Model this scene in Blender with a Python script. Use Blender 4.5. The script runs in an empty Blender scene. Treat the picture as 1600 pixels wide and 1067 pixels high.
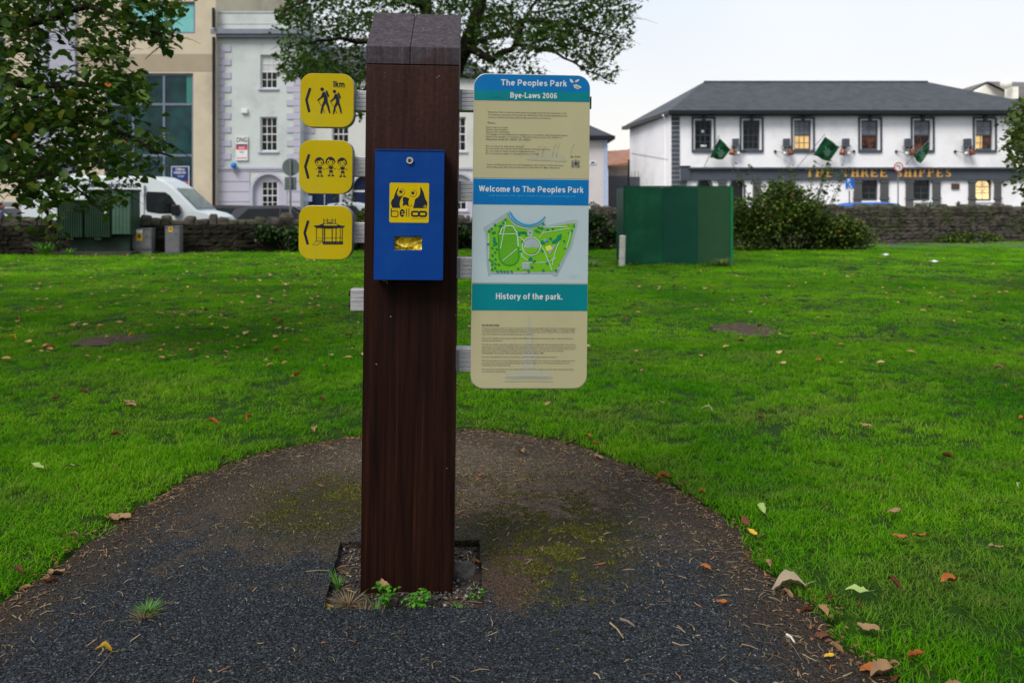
import bpy, bmesh, math, random
import numpy as np
from mathutils import Vector, Matrix, noise as mnoise
from mathutils.geometry import tessellate_polygon
random.seed(7); RNG = np.random.default_rng(7)
R = math.radians
S = bpy.context.scene; COL = S.collection

# ------------------------------------------------------------ camera, sky, sun, exposure
FPX, CX, HY, EYE = 1244.0, 800.0, 318.0, 1.6          # photograph: focal length in px, centre, horizon row, eye height
cd = bpy.data.cameras.new('camera'); cam = bpy.data.objects.new('camera', cd); COL.objects.link(cam)
cam.location = (0, 0, EYE); cam.rotation_euler = (R(90), 0, 0)
cd.sensor_width = 36; cd.lens = 28.0; cd.shift_y = -0.1347
cd.clip_start = 0.05; cd.clip_end = 3000
cd.dof.use_dof = True; cd.dof.focus_distance = 3.33; cd.dof.aperture_fstop = 3.2
S.camera = cam
SUN_EL, SUN_AZ = 50, 215                                # degrees; azimuth: from behind the camera, to the left
W = bpy.data.worlds.new('World'); S.world = W; W.use_nodes = True
nt = W.node_tree; nt.nodes.clear()
wo = nt.nodes.new('ShaderNodeOutputWorld'); bg = nt.nodes.new('ShaderNodeBackground')
sky = nt.nodes.new('ShaderNodeTexSky'); sky.sky_type = 'NISHITA'; sky.sun_disc = False
sky.sun_elevation = R(SUN_EL); sky.sun_rotation = R(SUN_AZ); sky.air_density = 1.0; sky.dust_density = 2.0
mx = nt.nodes.new('ShaderNodeMix'); mx.data_type = 'RGBA'; mx.inputs[0].default_value = 0.88
tc = nt.nodes.new('ShaderNodeTexCoord'); nz = nt.nodes.new('ShaderNodeTexNoise'); nz.inputs['Scale'].default_value = 2.2
nz.inputs['Detail'].default_value = 5
rp = nt.nodes.new('ShaderNodeValToRGB')
rp.color_ramp.elements[0].position = 0.3; rp.color_ramp.elements[0].color = (7.1, 7.8, 8.7, 1)
rp.color_ramp.elements[1].position = 0.7; rp.color_ramp.elements[1].color = (8.4, 8.8, 9.3, 1)
nt.links.new(tc.outputs['Generated'], nz.inputs['Vector']); nt.links.new(nz.outputs['Fac'], rp.inputs[0])
sp = nt.nodes.new('ShaderNodeSeparateXYZ'); nt.links.new(tc.outputs['Generated'], sp.inputs[0])      # warm pale band low down, cooler above
el = nt.nodes.new('ShaderNodeMapRange'); el.inputs[1].default_value = 0.02; el.inputs[2].default_value = 0.26; nt.links.new(sp.outputs['Z'], el.inputs[0])
hz = nt.nodes.new('ShaderNodeMix'); hz.data_type = 'RGBA'; nt.links.new(el.outputs[0], hz.inputs[0]); hz.inputs[6].default_value = (9.5, 8.95, 8.25, 1); nt.links.new(rp.outputs[0], hz.inputs[7])
nt.links.new(sky.outputs[0], mx.inputs[6]); nt.links.new(hz.outputs[2], mx.inputs[7])
nt.links.new(mx.outputs[2], bg.inputs[0]); bg.inputs[1].default_value = 0.12
nt.links.new(bg.outputs[0], wo.inputs[0])
sd = bpy.data.lights.new('sun', 'SUN'); so = bpy.data.objects.new('sun', sd); COL.objects.link(so)
sd.energy = 3.2; sd.angle = R(25); sd.color = (1, 0.93, 0.84)
sdir = Vector((math.sin(R(SUN_AZ)) * math.cos(R(SUN_EL)), math.cos(R(SUN_AZ)) * math.cos(R(SUN_EL)), math.sin(R(SUN_EL))))
so.rotation_euler = sdir.to_track_quat('Z', 'Y').to_euler(); so.location = (0, 0, 30)
S.view_settings.view_transform = 'Standard'; S.view_settings.look = 'None'
S.view_settings.exposure = 0.0; S.view_settings.gamma = 1
S.cycles.max_bounces = 6; S.cycles.transparent_max_bounces = 6; S.cycles.caustics_reflective = False; S.cycles.caustics_refractive = False

def PX(px, d): return (px - CX) / FPX * d               # picture column at depth d -> metres
def PZ(py, d): return EYE - (py - HY) / FPX * d
def GY(py): return FPX * EYE / (py - HY)                # depth at which flat ground shows on that row
def G(px, py): d = GY(py); return PX(px, d), d

# ------------------------------------------------------------ materials
MC = {}
TONE = {'sign yellow': .9, 'logo yellow': .8, 'dispenser blue': .78, 'panel blue': .78, 'panel teal': .82, 'panel khaki': .88, 'panel pale': .88, 'panel white lettering': .85, 'ghost print': .88, 'ghost print blue': .88, 'map green': .8, 'map mid green': .8, 'map road grey': .8, 'aluminium': .9,
        'white pub render': 1.2, 'pale green render': .86, 'cream render': .9, 'lavender rusticated render': .86, 'cream stone cladding': 1.08, 'rubble stone': 1.15, 'shaded mossy rubble': .75, 'pub dark grey': .85, 'pub mid grey': .85, 'gold leaf letters': .75,
        'hoarding dark green': 1.0, 'hoarding mid green': 1.0, 'hoarding light green': .8, 'transformer green': .75, 'van white': .9, 'lawn soil': .8, 'tree bark': .7, 'green flag cloth': .8, 'pinkish white render': .9, 'cabinet grey': .75, 'orange leaf': .8, 'tan leaf': .8, 'brown leaf': .7, 'bag plastic': .85, 'hole soil': .75}
def nd(t, typ, **kw):
    n = t.nodes.new(typ)
    for k, v in kw.items(): n.inputs[k].default_value = v
    return n
def mat(name, c, c2=None, scale=5.0, rough=0.6, bump=0.0, bscale=None, stretch=(1, 1, 1), metal=0.0, spec=0.22, contrast=(0.35, 0.65), detail=6, coat=0, emit=None, es=0, dirt=None, dscale=1.2, rvar=0.12):
    if name in MC: return MC[name]
    k = TONE.get(name, 1); c = tuple(min(.95, x * k) for x in c); c2 = c2 and tuple(min(.95, x * k) for x in c2); dirt = dirt and tuple(x * k for x in dirt)
    m = bpy.data.materials.new(name); m.use_nodes = True; t = m.node_tree
    p = t.nodes['Principled BSDF']; p.inputs['Roughness'].default_value = rough; p.inputs['Metallic'].default_value = metal
    p.inputs['Specular IOR Level'].default_value = spec; p.inputs['Coat Weight'].default_value = coat
    co = nd(t, 'ShaderNodeTexCoord'); mp = nd(t, 'ShaderNodeMapping', Scale=stretch); t.links.new(co.outputs['Object'], mp.inputs[0])
    n = nd(t, 'ShaderNodeTexNoise', Scale=scale, Detail=detail, Roughness=0.6); t.links.new(mp.outputs[0], n.inputs['Vector'])
    if c2 is None: c2 = tuple(x * 0.86 for x in c)
    r = nd(t, 'ShaderNodeValToRGB'); r.color_ramp.elements[0].position = contrast[0]; r.color_ramp.elements[1].position = contrast[1]
    r.color_ramp.elements[0].color = (*c2, 1); r.color_ramp.elements[1].color = (*c, 1)
    t.links.new(n.outputs['Fac'], r.inputs[0]); out = r.outputs[0]
    if dirt:
        n3 = nd(t, 'ShaderNodeTexNoise', Scale=dscale, Detail=8, Roughness=0.7); t.links.new(co.outputs['Object'], n3.inputs['Vector'])
        r3 = nd(t, 'ShaderNodeValToRGB'); r3.color_ramp.elements[0].position = 0.5; r3.color_ramp.elements[1].position = 0.72
        m3 = t.nodes.new('ShaderNodeMix'); m3.data_type = 'RGBA'
        t.links.new(n3.outputs['Fac'], r3.inputs[0]); t.links.new(r3.outputs[0], m3.inputs[0]); t.links.new(out, m3.inputs[6]); m3.inputs[7].default_value = (*dirt, 1)
        out = m3.outputs[2]
    t.links.new(out, p.inputs['Base Color'])
    if rvar:
        mr = nd(t, 'ShaderNodeMapRange'); mr.inputs[3].default_value = max(0.02, rough - rvar); mr.inputs[4].default_value = min(1, rough + rvar)
        t.links.new(n.outputs['Fac'], mr.inputs[0]); t.links.new(mr.outputs[0], p.inputs['Roughness'])
    if bump:
        n2 = nd(t, 'ShaderNodeTexNoise', Scale=bscale or scale * 4, Detail=5); t.links.new(mp.outputs[0], n2.inputs['Vector'])
        b = nd(t, 'ShaderNodeBump', Strength=min(1, bump * 10), Distance=bump * 0.1); t.links.new(n2.outputs['Fac'], b.inputs['Height']); t.links.new(b.outputs[0], p.inputs['Normal'])
    if emit: p.inputs['Emission Color'].default_value = (*emit, 1); p.inputs['Emission Strength'].default_value = es
    MC[name] = m; return m
def leafmat(name, cols, trans=0.35, rough=0.5, patch=None, spec=0.15):
    """foliage: tint attribute (per leaf) through a ramp, diffuse + translucent; patch = (scale, colour a, colour b) world noise"""
    if name in MC: return MC[name]
    m = bpy.data.materials.new(name); m.use_nodes = True; t = m.node_tree
    p = t.nodes['Principled BSDF']; p.inputs['Roughness'].default_value = rough; p.inputs['Specular IOR Level'].default_value = spec
    a = nd(t, 'ShaderNodeAttribute'); a.attribute_name = 'tint'
    r = nd(t, 'ShaderNodeValToRGB'); e = r.color_ramp.elements
    while len(e) < len(cols): e.new(0.5)
    for i, (pos, c) in enumerate(cols): e[i].position = pos; e[i].color = (*c, 1)
    t.links.new(a.outputs['Fac'], r.inputs[0]); out = r.outputs[0]
    if patch:
        g = nd(t, 'ShaderNodeNewGeometry'); n = nd(t, 'ShaderNodeTexNoise', Scale=patch[0], Detail=5, Roughness=0.62); t.links.new(g.outputs['Position'], n.inputs['Vector'])
        r2 = nd(t, 'ShaderNodeValToRGB'); r2.color_ramp.elements[0].position = 0.36; r2.color_ramp.elements[1].position = 0.66
        r2.color_ramp.elements[0].color = (*patch[1], 1); r2.color_ramp.elements[1].color = (*patch[2], 1)
        k = t.nodes.new('ShaderNodeMix'); k.data_type = 'RGBA'; k.blend_type = 'MULTIPLY'; k.inputs[0].default_value = 1
        t.links.new(n.outputs['Fac'], r2.inputs[0]); t.links.new(out, k.inputs[6]); t.links.new(r2.outputs[0], k.inputs[7]); out = k.outputs[2]
    t.links.new(out, p.inputs['Base Color'])
    tr = nd(t, 'ShaderNodeBsdfTranslucent'); t.links.new(out, tr.inputs[0])
    ms = nd(t, 'ShaderNodeMixShader', Fac=trans); o = t.nodes['Material Output']
    t.links.new(p.outputs[0], ms.inputs[1]); t.links.new(tr.outputs[0], ms.inputs[2]); t.links.new(ms.outputs[0], o.inputs[0])
    MC[name] = m; return m

# ------------------------------------------------------------ mesh building
class MB:
    def __init__(s): s.v = []; s.f = []
    def add(s, vs, fs):
        n = len(s.v); s.v += [tuple(v) for v in vs]; s.f += [tuple(i + n for i in f) for f in fs]; return s
    def quad(s, a, b, c, d): return s.add([a, b, c, d], [(0, 1, 2, 3)])
    def box(s, x0, x1, y0, y1, z0, z1, M=None):
        vs = [(x, y, z) for x in (x0, x1) for y in (y0, y1) for z in (z0, z1)]
        if M: vs = [M @ Vector(v) for v in vs]
        return s.add(vs, [(0, 1, 3, 2), (4, 6, 7, 5), (0, 4, 5, 1), (2, 3, 7, 6), (0, 2, 6, 4), (1, 5, 7, 3)])
    def tube(s, pts, rad, n=8, caps=True):
        pts = [Vector(p) for p in pts]; k = len(pts)
        if not hasattr(rad, '__len__'): rad = [rad] * k
        vs = []; up = None
        for i, p in enumerate(pts):
            d = (pts[min(i + 1, k - 1)] - pts[max(i - 1, 0)])
            d = d.normalized() if d.length > 1e-9 else Vector((0, 0, 1))
            if up is None: up = d.orthogonal().normalized()
            up = (up - d * up.dot(d)); up = up.normalized() if up.length > 1e-6 else d.orthogonal().normalized()
            w = d.cross(up)
            for j in range(n):
                a = 2 * math.pi * j / n; vs.append(p + (up * math.cos(a) + w * math.sin(a)) * rad[i])
        fs = [(i * n + j, i * n + (j + 1) % n, (i + 1) * n + (j + 1) % n, (i + 1) * n + j) for i in range(k - 1) for j in range(n)]
        if caps: fs += [tuple(range(n - 1, -1, -1)), tuple((k - 1) * n + j for j in range(n))]
        return s.add(vs, fs)
    def prism(s, poly, a, b, f):
        """poly: 2D loop; f(u, v, w) -> point; from w=a to w=b"""
        n = len(poly); vs = [f(u, v, a) for u, v in poly] + [f(u, v, b) for u, v in poly]
        tri = tessellate_polygon([[Vector((u, v, 0)) for u, v in poly]])
        fs = [tuple(t) for t in tri] + [tuple(i + n for i in reversed(t)) for t in tri] + [(i, (i + 1) % n, (i + 1) % n + n, i + n) for i in range(n)]
        return s.add(vs, fs)
    def sphere(s, c, r, sx=1, sy=1, sz=1, n=12, m=8):
        vs = [(c[0], c[1], c[2] + r * sz)]
        for i in range(1, m):
            t = math.pi * i / m
            for j in range(n):
                a = 2 * math.pi * j / n; vs.append((c[0] + r * sx * math.sin(t) * math.cos(a), c[1] + r * sy * math.sin(t) * math.sin(a), c[2] + r * sz * math.cos(t)))
        vs.append((c[0], c[1], c[2] - r * sz)); L = len(vs) - 1
        fs = [(0, 1 + j, 1 + (j + 1) % n) for j in range(n)] + [(L, 1 + (m - 2) * n + (j + 1) % n, 1 + (m - 2) * n + j) for j in range(n)]
        fs += [(1 + i * n + j, 1 + (i + 1) * n + j, 1 + (i + 1) * n + (j + 1) % n, 1 + i * n + (j + 1) % n) for i in range(m - 2) for j in range(n)]
        return s.add(vs, fs)
    def build(s, name, m, parent=None, bevel=0, smooth=False, seg=2):
        me = bpy.data.meshes.new(name); me.from_pydata(s.v, [], s.f)
        bm = bmesh.new(); bm.from_mesh(me); bmesh.ops.recalc_face_normals(bm, faces=bm.faces); bm.to_mesh(me); bm.free()
        if smooth:
            for p in me.polygons: p.use_smooth = True
        me.materials.append(m); o = bpy.data.objects.new(name, me); COL.objects.link(o)
        if parent: o.parent = parent
        if bevel:
            b = o.modifiers.new('edge', 'BEVEL'); b.width = bevel; b.segments = seg; b.limit_method = 'ANGLE'; b.angle_limit = R(35)
        return o
def XZ(y0): return lambda u, v, w: (u, y0 + w, v)
def fast(name, verts, faces, m, parent=None, tint=None, smooth=False):
    verts = np.asarray(verts, np.float32); faces = np.asarray(faces, np.int32); k = faces.shape[1]
    me = bpy.data.meshes.new(name); me.vertices.add(len(verts)); me.vertices.foreach_set('co', verts.ravel())
    me.loops.add(faces.size); me.loops.foreach_set('vertex_index', faces.ravel()); me.polygons.add(len(faces))
    me.polygons.foreach_set('loop_start', np.arange(0, faces.size, k, dtype=np.int32)); me.update(calc_edges=True)
    if tint is not None: a = me.attributes.new('tint', 'FLOAT', 'FACE'); a.data.foreach_set('value', np.asarray(tint, np.float32))
    if smooth: me.polygons.foreach_set('use_smooth', np.ones(len(faces), bool))
    me.materials.append(m); o = bpy.data.objects.new(name, me); COL.objects.link(o)
    if parent: o.parent = parent
    return o
USED = set()
def tag(o, label=None, cat=None, group=None, kind=None):
    if label: o['label'] = label; o['category'] = cat
    if group: o['group'] = group
    if kind: o['kind'] = kind
    return o
def thing(name, label, cat, loc=(0, 0, 0), rot=(0, 0, 0), group=None):
    o = bpy.data.objects.new(name, None); COL.objects.link(o); o.location = loc; o.rotation_euler = rot; o.empty_display_size = 0.2
    return tag(o, label, cat, group)
def kids(o): return [c for c in bpy.data.objects if c.parent is o]
def copy_tree(o, parent=None):
    c = o.copy(); COL.objects.link(c); c.parent = parent
    for k in kids(o): copy_tree(k, c)
    return c
def rrect(w, h, r, n=7, cx=0, cz=0):
    out = []
    for sx, sz, a0 in ((1, 1, 0), (-1, 1, 90), (-1, -1, 180), (1, -1, 270)):
        for i in range(n + 1):
            a = R(a0 + 90 * i / n); out.append((cx + sx * (w / 2 - r) + r * math.cos(a), cz + sz * (h / 2 - r) + r * math.sin(a)))
    return out

# ------------------------------------------------------------ flat printed marks
def text2d(s, size=1.0, bold=0.0, res=3, spacing=1.0, line=1.0, align='LEFT'):
    c = bpy.data.curves.new('t', 'FONT'); c.body = s; c.size = size; c.offset = bold; c.resolution_u = res; c.space_character = spacing; c.space_line = line; c.align_x = align
    c.fill_mode = 'BOTH' if hasattr(c, 'fill_mode') else c.fill_mode
    o = bpy.data.objects.new('t', c); COL.objects.link(o); bpy.context.view_layer.update()
    me = bpy.data.meshes.new_from_object(o.evaluated_get(bpy.context.evaluated_depsgraph_get()))
    vs = [(v.co.x, v.co.y) for v in me.vertices]; fs = [tuple(p.vertices) for p in me.polygons]
    bpy.data.objects.remove(o); bpy.data.curves.remove(c); bpy.data.meshes.remove(me); return vs, fs
def _a(cx, cy, rx, ry, a0, a1, n=14): return [(cx + rx * math.cos(R(a0 + (a1 - a0) * i / n)), cy + ry * math.sin(R(a0 + (a1 - a0) * i / n))) for i in range(n + 1)]
GLY = {'T': (.78, [[(0, .9), (.78, .9)], [(.39, .85), (.39, 0)]]), 'h': (.62, [[(.1, 1), (.1, 0)], _a(.31, .38, .21, .25, 165, 0, 8) + [(.52, 0)]]), 'e': (.66, [[(.12, .36), (.52, .36)], _a(.33, .36, .24, .27, 0, 318, 20)]),
 'P': (.72, [[(.1, 0), (.1, 1)], [(.12, .9), (.4, .9)] + _a(.4, .67, .23, .23, 80, -80, 10) + [(.4, .44), (.12, .44)]]), 'o': (.68, [_a(.34, .36, .25, .27, 0, 370, 24)]), 'p': (.66, [[(.1, -.26), (.1, .72)], _a(.33, .36, .23, .27, 0, 370, 22)]), 'l': (.2, [[(.1, 0), (.1, 1)]]),
 's': (.58, [_a(.29, .5, .19, .135, 25, 262, 12) + _a(.29, .225, .2, .14, 75, -155, 12)]), 'a': (.64, [_a(.28, .21, .18, .13, 0, 370, 18), [(.5, .5), (.5, .1), (.56, 0)], _a(.3, .46, .2, .17, 155, 0, 10)]), 'r': (.42, [[(.1, 0), (.1, .72)], _a(.36, .36, .26, .27, 165, 84, 8)]),
 'k': (.58, [[(.1, 0), (.1, 1)], [(.5, .7), (.14, .3)], [(.26, .44), (.53, 0)]]), 'B': (.74, [[(.1, 0), (.1, 1)], [(.12, .9), (.38, .9)] + _a(.38, .715, .2, .185, 80, -80, 8) + [(.38, .53), (.12, .53)], [(.38, .5)] + _a(.4, .315, .23, .215, 80, -80, 8) + [(.38, .1), (.12, .1)]]),
 'y': (.62, [[(.05, .72), (.32, .06)], [(.57, .72), (.3, -.06), (.24, -.17), (.06, -.19)]]), '-': (.36, [[(.02, .36), (.34, .36)]]), 'L': (.64, [[(.1, 0), (.1, 1)], [(.12, .1), (.62, .1)]]), 'w': (.9, [[(.05, .72), (.24, .06)], [(.24, .08), (.45, .7)], [(.45, .7), (.66, .08)], [(.66, .06), (.85, .72)]]),
 '2': (.64, [_a(.32, .69, .22, .21, 168, -35, 12) + [(.12, .14)], [(.06, .1), (.6, .1)]]), '0': (.64, [_a(.32, .5, .22, .4, 0, 370, 24)]), '6': (.64, [_a(.32, .31, .22, .21, 0, 370, 20), _a(.36, .5, .26, .4, 195, 50, 10)]), 'W': (1.0, [[(.06, 1), (.27, .05)], [(.27, .08), (.5, .95)], [(.5, .95), (.73, .08)], [(.73, .05), (.94, 1)]]),
 'c': (.6, [_a(.34, .36, .24, .27, 42, 318, 18)]), 'm': (.96, [[(.1, 0), (.1, .72)], _a(.29, .4, .19, .23, 165, 0, 8) + [(.48, 0)], _a(.67, .4, .19, .23, 170, 0, 8) + [(.86, 0)]]), 't': (.4, [[(.18, .95), (.18, .2), (.22, .1), (.38, .08)], [(.02, .64), (.36, .64)]]), 'H': (.76, [[(.1, 0), (.1, 1)], [(.66, 0), (.66, 1)], [(.12, .53), (.64, .53)]]),
 'i': (.2, [[(.1, 0), (.1, .72)], [(.1, .86), (.1, 1)]]), 'f': (.38, [[(.4, .92), (.28, .92), (.2, .82), (.19, 0)], [(.02, .64), (.38, .64)]]), '.': (.2, [[(.1, 0), (.1, .18)]]), '1': (.34, [[(.04, .84), (.22, .92), (.24, .88), (.24, 0)]])}
class Art:
    """printed shapes in a sign's own plane: (u right, v up) in metres, in front of y = yf"""
    def __init__(s, yf, parent): s.yf = yf; s.p = parent; s.mb = {}
    def _m(s, m, lay, name):
        return s.mb.setdefault((name, m.name, lay), [MB(), m, lay, name])
    def faces(s, vs, fs, m, lay=1, name='pictogram'):
        k = s._m(m, lay, name); y = s.yf - 0.0005 * lay; k[0].add([(u, y, v) for u, v in vs], fs)
    def poly(s, pts, m, lay=1, name='pictogram'):
        s.faces(pts, [tuple(t) for t in tessellate_polygon([[Vector((u, v, 0)) for u, v in pts]])], m, lay, name)
    def disc(s, c, r, m, lay=1, name='pictogram', n=20, ry=None):
        s.faces([(c[0] + r * math.cos(2 * math.pi * i / n), c[1] + (ry or r) * math.sin(2 * math.pi * i / n)) for i in range(n)], [tuple(range(n))], m, lay, name)
    def ring(s, c, r0, r1, m, lay=1, name='pictogram', n=24, a0=0, a1=360, ry=1):
        full = a1 - a0 >= 360; k = n if full else n + 1
        A = [R(a0 + (a1 - a0) * i / n) for i in range(k)]
        vs = [(c[0] + r0 * math.cos(a), c[1] + ry * r0 * math.sin(a)) for a in A] + [(c[0] + r1 * math.cos(a), c[1] + ry * r1 * math.sin(a)) for a in A]
        s.faces(vs, [(i, (i + 1) % k, (i + 1) % k + k, i + k) for i in range(n)], m, lay, name)
    def line(s, pts, w, m, lay=1, name='pictogram'):
        vs = []; n = len(pts)
        for i, p in enumerate(pts):
            a = pts[max(0, i - 1)]; b = pts[min(n - 1, i + 1)]; dx, dy = b[0] - a[0], b[1] - a[1]; L = math.hypot(dx, dy) or 1
            ww = w[i] if hasattr(w, '__len__') else w
            vs += [(p[0] - dy / L * ww / 2, p[1] + dx / L * ww / 2), (p[0] + dy / L * ww / 2, p[1] - dx / L * ww / 2)]
        s.faces(vs, [(2 * i, 2 * i + 1, 2 * i + 3, 2 * i + 2) for i in range(n - 1)], m, lay, name)
    def text(s, t, u, v, m, width=None, height=None, bold=0.0, lay=1, align='L', name='lettering', res=3, size=1, spacing=1.0, line=1.0, squash=False):
        vs, fs = text2d(t, 1.0, bold, res, spacing, line); 
        if not vs: return
        x0 = min(a for a, b in vs); x1 = max(a for a, b in vs); y0 = min(b for a, b in vs); y1 = max(b for a, b in vs)
        kx = width / (x1 - x0) if width else None; ky = height / (y1 - y0) if height else None
        if kx is None and ky is None: kx = ky = size
        kx = kx or ky; ky = ky or kx
        w = (x1 - x0) * kx; off = {'L': 0, 'C': -w / 2, 'R': -w}[align]
        s.faces([(u + off + (a - x0) * kx, v + (b - y1) * ky) for a, b in vs], fs, m, lay, name)
    def sans(s, t, u, v, m, width, height, sw=.19, lay=2, name='lettering'):
        """plain bold sans headings, each stroke laid down separately; v = cap line"""
        x = 0; st = []
        for ch in t:
            if ch == ' ': x += .34; continue
            w, L = GLY[ch]; st += [[(x + a, b) for a, b in l] for l in L]; x += w + .13
        tot = x - .13; kx, ky = width / tot, height
        for k, l in enumerate(st):
            pts = [(u + a * kx, v - height + b * ky) for a, b in l]; n = len(pts); vs = []; sx = sw * ky / 2
            for i, p in enumerate(pts):
                a, b = pts[max(0, i - 1)], pts[min(n - 1, i + 1)]; dx, dy = b[0] - a[0], b[1] - a[1]; q = math.hypot(dx, dy) or 1
                vs += [(p[0] - dy / q * sx, p[1] + dx / q * sx), (p[0] + dy / q * sx, p[1] - dx / q * sx)]
            mb = s._m(m, lay, name)[0]; y = s.yf - .0005 * lay - .00004 * (k % 4)
            mb.add([(a, y, b) for a, b in vs], [(2 * i, 2 * i + 1, 2 * i + 3, 2 * i + 2) for i in range(n - 1)])
    def done(s):
        return [k[0].build(k[3], k[1], s.p) for k in s.mb.values()]
M_alu = mat('aluminium', (0.62, 0.63, 0.66), (0.5, 0.51, 0.54), 12, 0.42, 0.02, metal=0.55, stretch=(1, 1, 6))
M_alud = mat('aluminium dull', (0.3, 0.3, 0.33), None, 14, 0.5, metal=0.4)
M_blk = mat('black plastic', (0.012, 0.012, 0.014), None, 20, 0.45)
M_ink = mat('sign ink', (0.008, 0.012, 0.028), None, 20, 0.5)

# ------------------------------------------------------------ ground: lawn soil, asphalt, road
PATH = [(-40, 950), (0, 942), (60, 905), (120, 862), (200, 803), (300, 746), (400, 710), (480, 693), (560, 681), (660, 673), (760, 671), (850, 684), (905, 697), (950, 714), (1010, 738), (1060, 764), (1110, 795), (1150, 825), (1165, 855), (1185, 885), (1230, 918), (1275, 955), (1310, 1000), (1350, 1030), (1395, 1067)]
PP = [G(x, y) for x, y in PATH]
PP = [(-2.3, -4.0), (-2.3, 2.4)] + PP + [(1.35, 1.6), (1.35, -4.0)]
def smooth_poly(p, per=0.04, amp=0.045):
    out = []
    for i in range(len(p)):
        a, b = Vector(p[i]), Vector(p[(i + 1) % len(p)]); n = max(1, int((b - a).length / per))
        for k in range(n):
            q = a.lerp(b, k / n); out.append((q.x + amp * mnoise.noise(Vector((q.x * 5, q.y * 5, 0))) + 0.5 * amp * mnoise.noise(Vector((q.x * 19, q.y * 19, 0))), q.y + amp * mnoise.noise(Vector((q.x * 5, q.y * 5, 9))) + 0.5 * amp * mnoise.noise(Vector((q.x * 19, q.y * 19, 9)))))
    return out
PPS = smooth_poly(PP); PN = np.array(PP)
def sdist(x, y, P=PN):
    """signed distance to a polygon, negative inside"""
    x = np.asarray(x, float); y = np.asarray(y, float); d = np.full(x.shape, 1e9); ins = np.zeros(x.shape, bool)
    for i in range(len(P)):
        ax, ay = P[i]; bx_, by_ = P[(i + 1) % len(P)]; ex, ey = bx_ - ax, by_ - ay
        t = np.clip(((x - ax) * ex + (y - ay) * ey) / (ex * ex + ey * ey), 0, 1)
        d = np.minimum(d, np.hypot(x - ax - t * ex, y - ay - t * ey))
        c = (ay > y) != (by_ > y)
        with np.errstate(divide='ignore', invalid='ignore'): ins ^= c & (x < (bx_ - ax) * (y - ay) / (by_ - ay) + ax)
    return np.where(ins, -d, d)
def zg(x, y):
    x = np.asarray(x, float); y = np.asarray(y, float)
    und = (0.012 * np.sin(x * 1.7 + 1.3 * np.sin(y * 0.9)) + 0.010 * np.sin(y * 2.3 + x * 0.6) + 0.02 * np.sin(x * 0.5 + y * 0.37)) * np.clip((y - 2) / 6, 0.15, 1) * np.clip((26 - y) / 6, 0, 1)
    s = sdist(x, y); return np.where(s < 0.02, -0.09, np.where(s < 0.3, 0.004 + und * (s / 0.3), 0.004 + und))
M_soil = mat('lawn soil', (0.02, 0.055, 0.004), (0.012, 0.03, 0.003), 9, 0.95, 0.06, 40, contrast=(0.3, 0.7), spec=0.1)
xs = np.concatenate([-np.geomspace(700, 9, 22), np.arange(-8.8, 8.81, 0.11), np.geomspace(9, 700, 22)])
ys = np.concatenate([-np.geomspace(200, 4, 10), np.arange(-3.8, 13, 0.11), np.arange(13.4, 30, 0.8), np.geomspace(31, 1400, 16)])
GX, GYY = np.meshgrid(xs, ys, indexing='ij'); ZZ = zg(GX, GYY)
ZZ = np.where(GYY > 29, -0.02, ZZ)
nx, ny = len(xs), len(ys); I = np.arange(nx * ny).reshape(nx, ny)
F = np.stack([I[:-1, :-1], I[1:, :-1], I[1:, 1:], I[:-1, 1:]], -1).reshape(-1, 4)
lawn = fast('ground', np.stack([GX, GYY, ZZ], -1).reshape(-1, 3), F, M_soil, smooth=True); tag(lawn, kind='structure')

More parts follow.
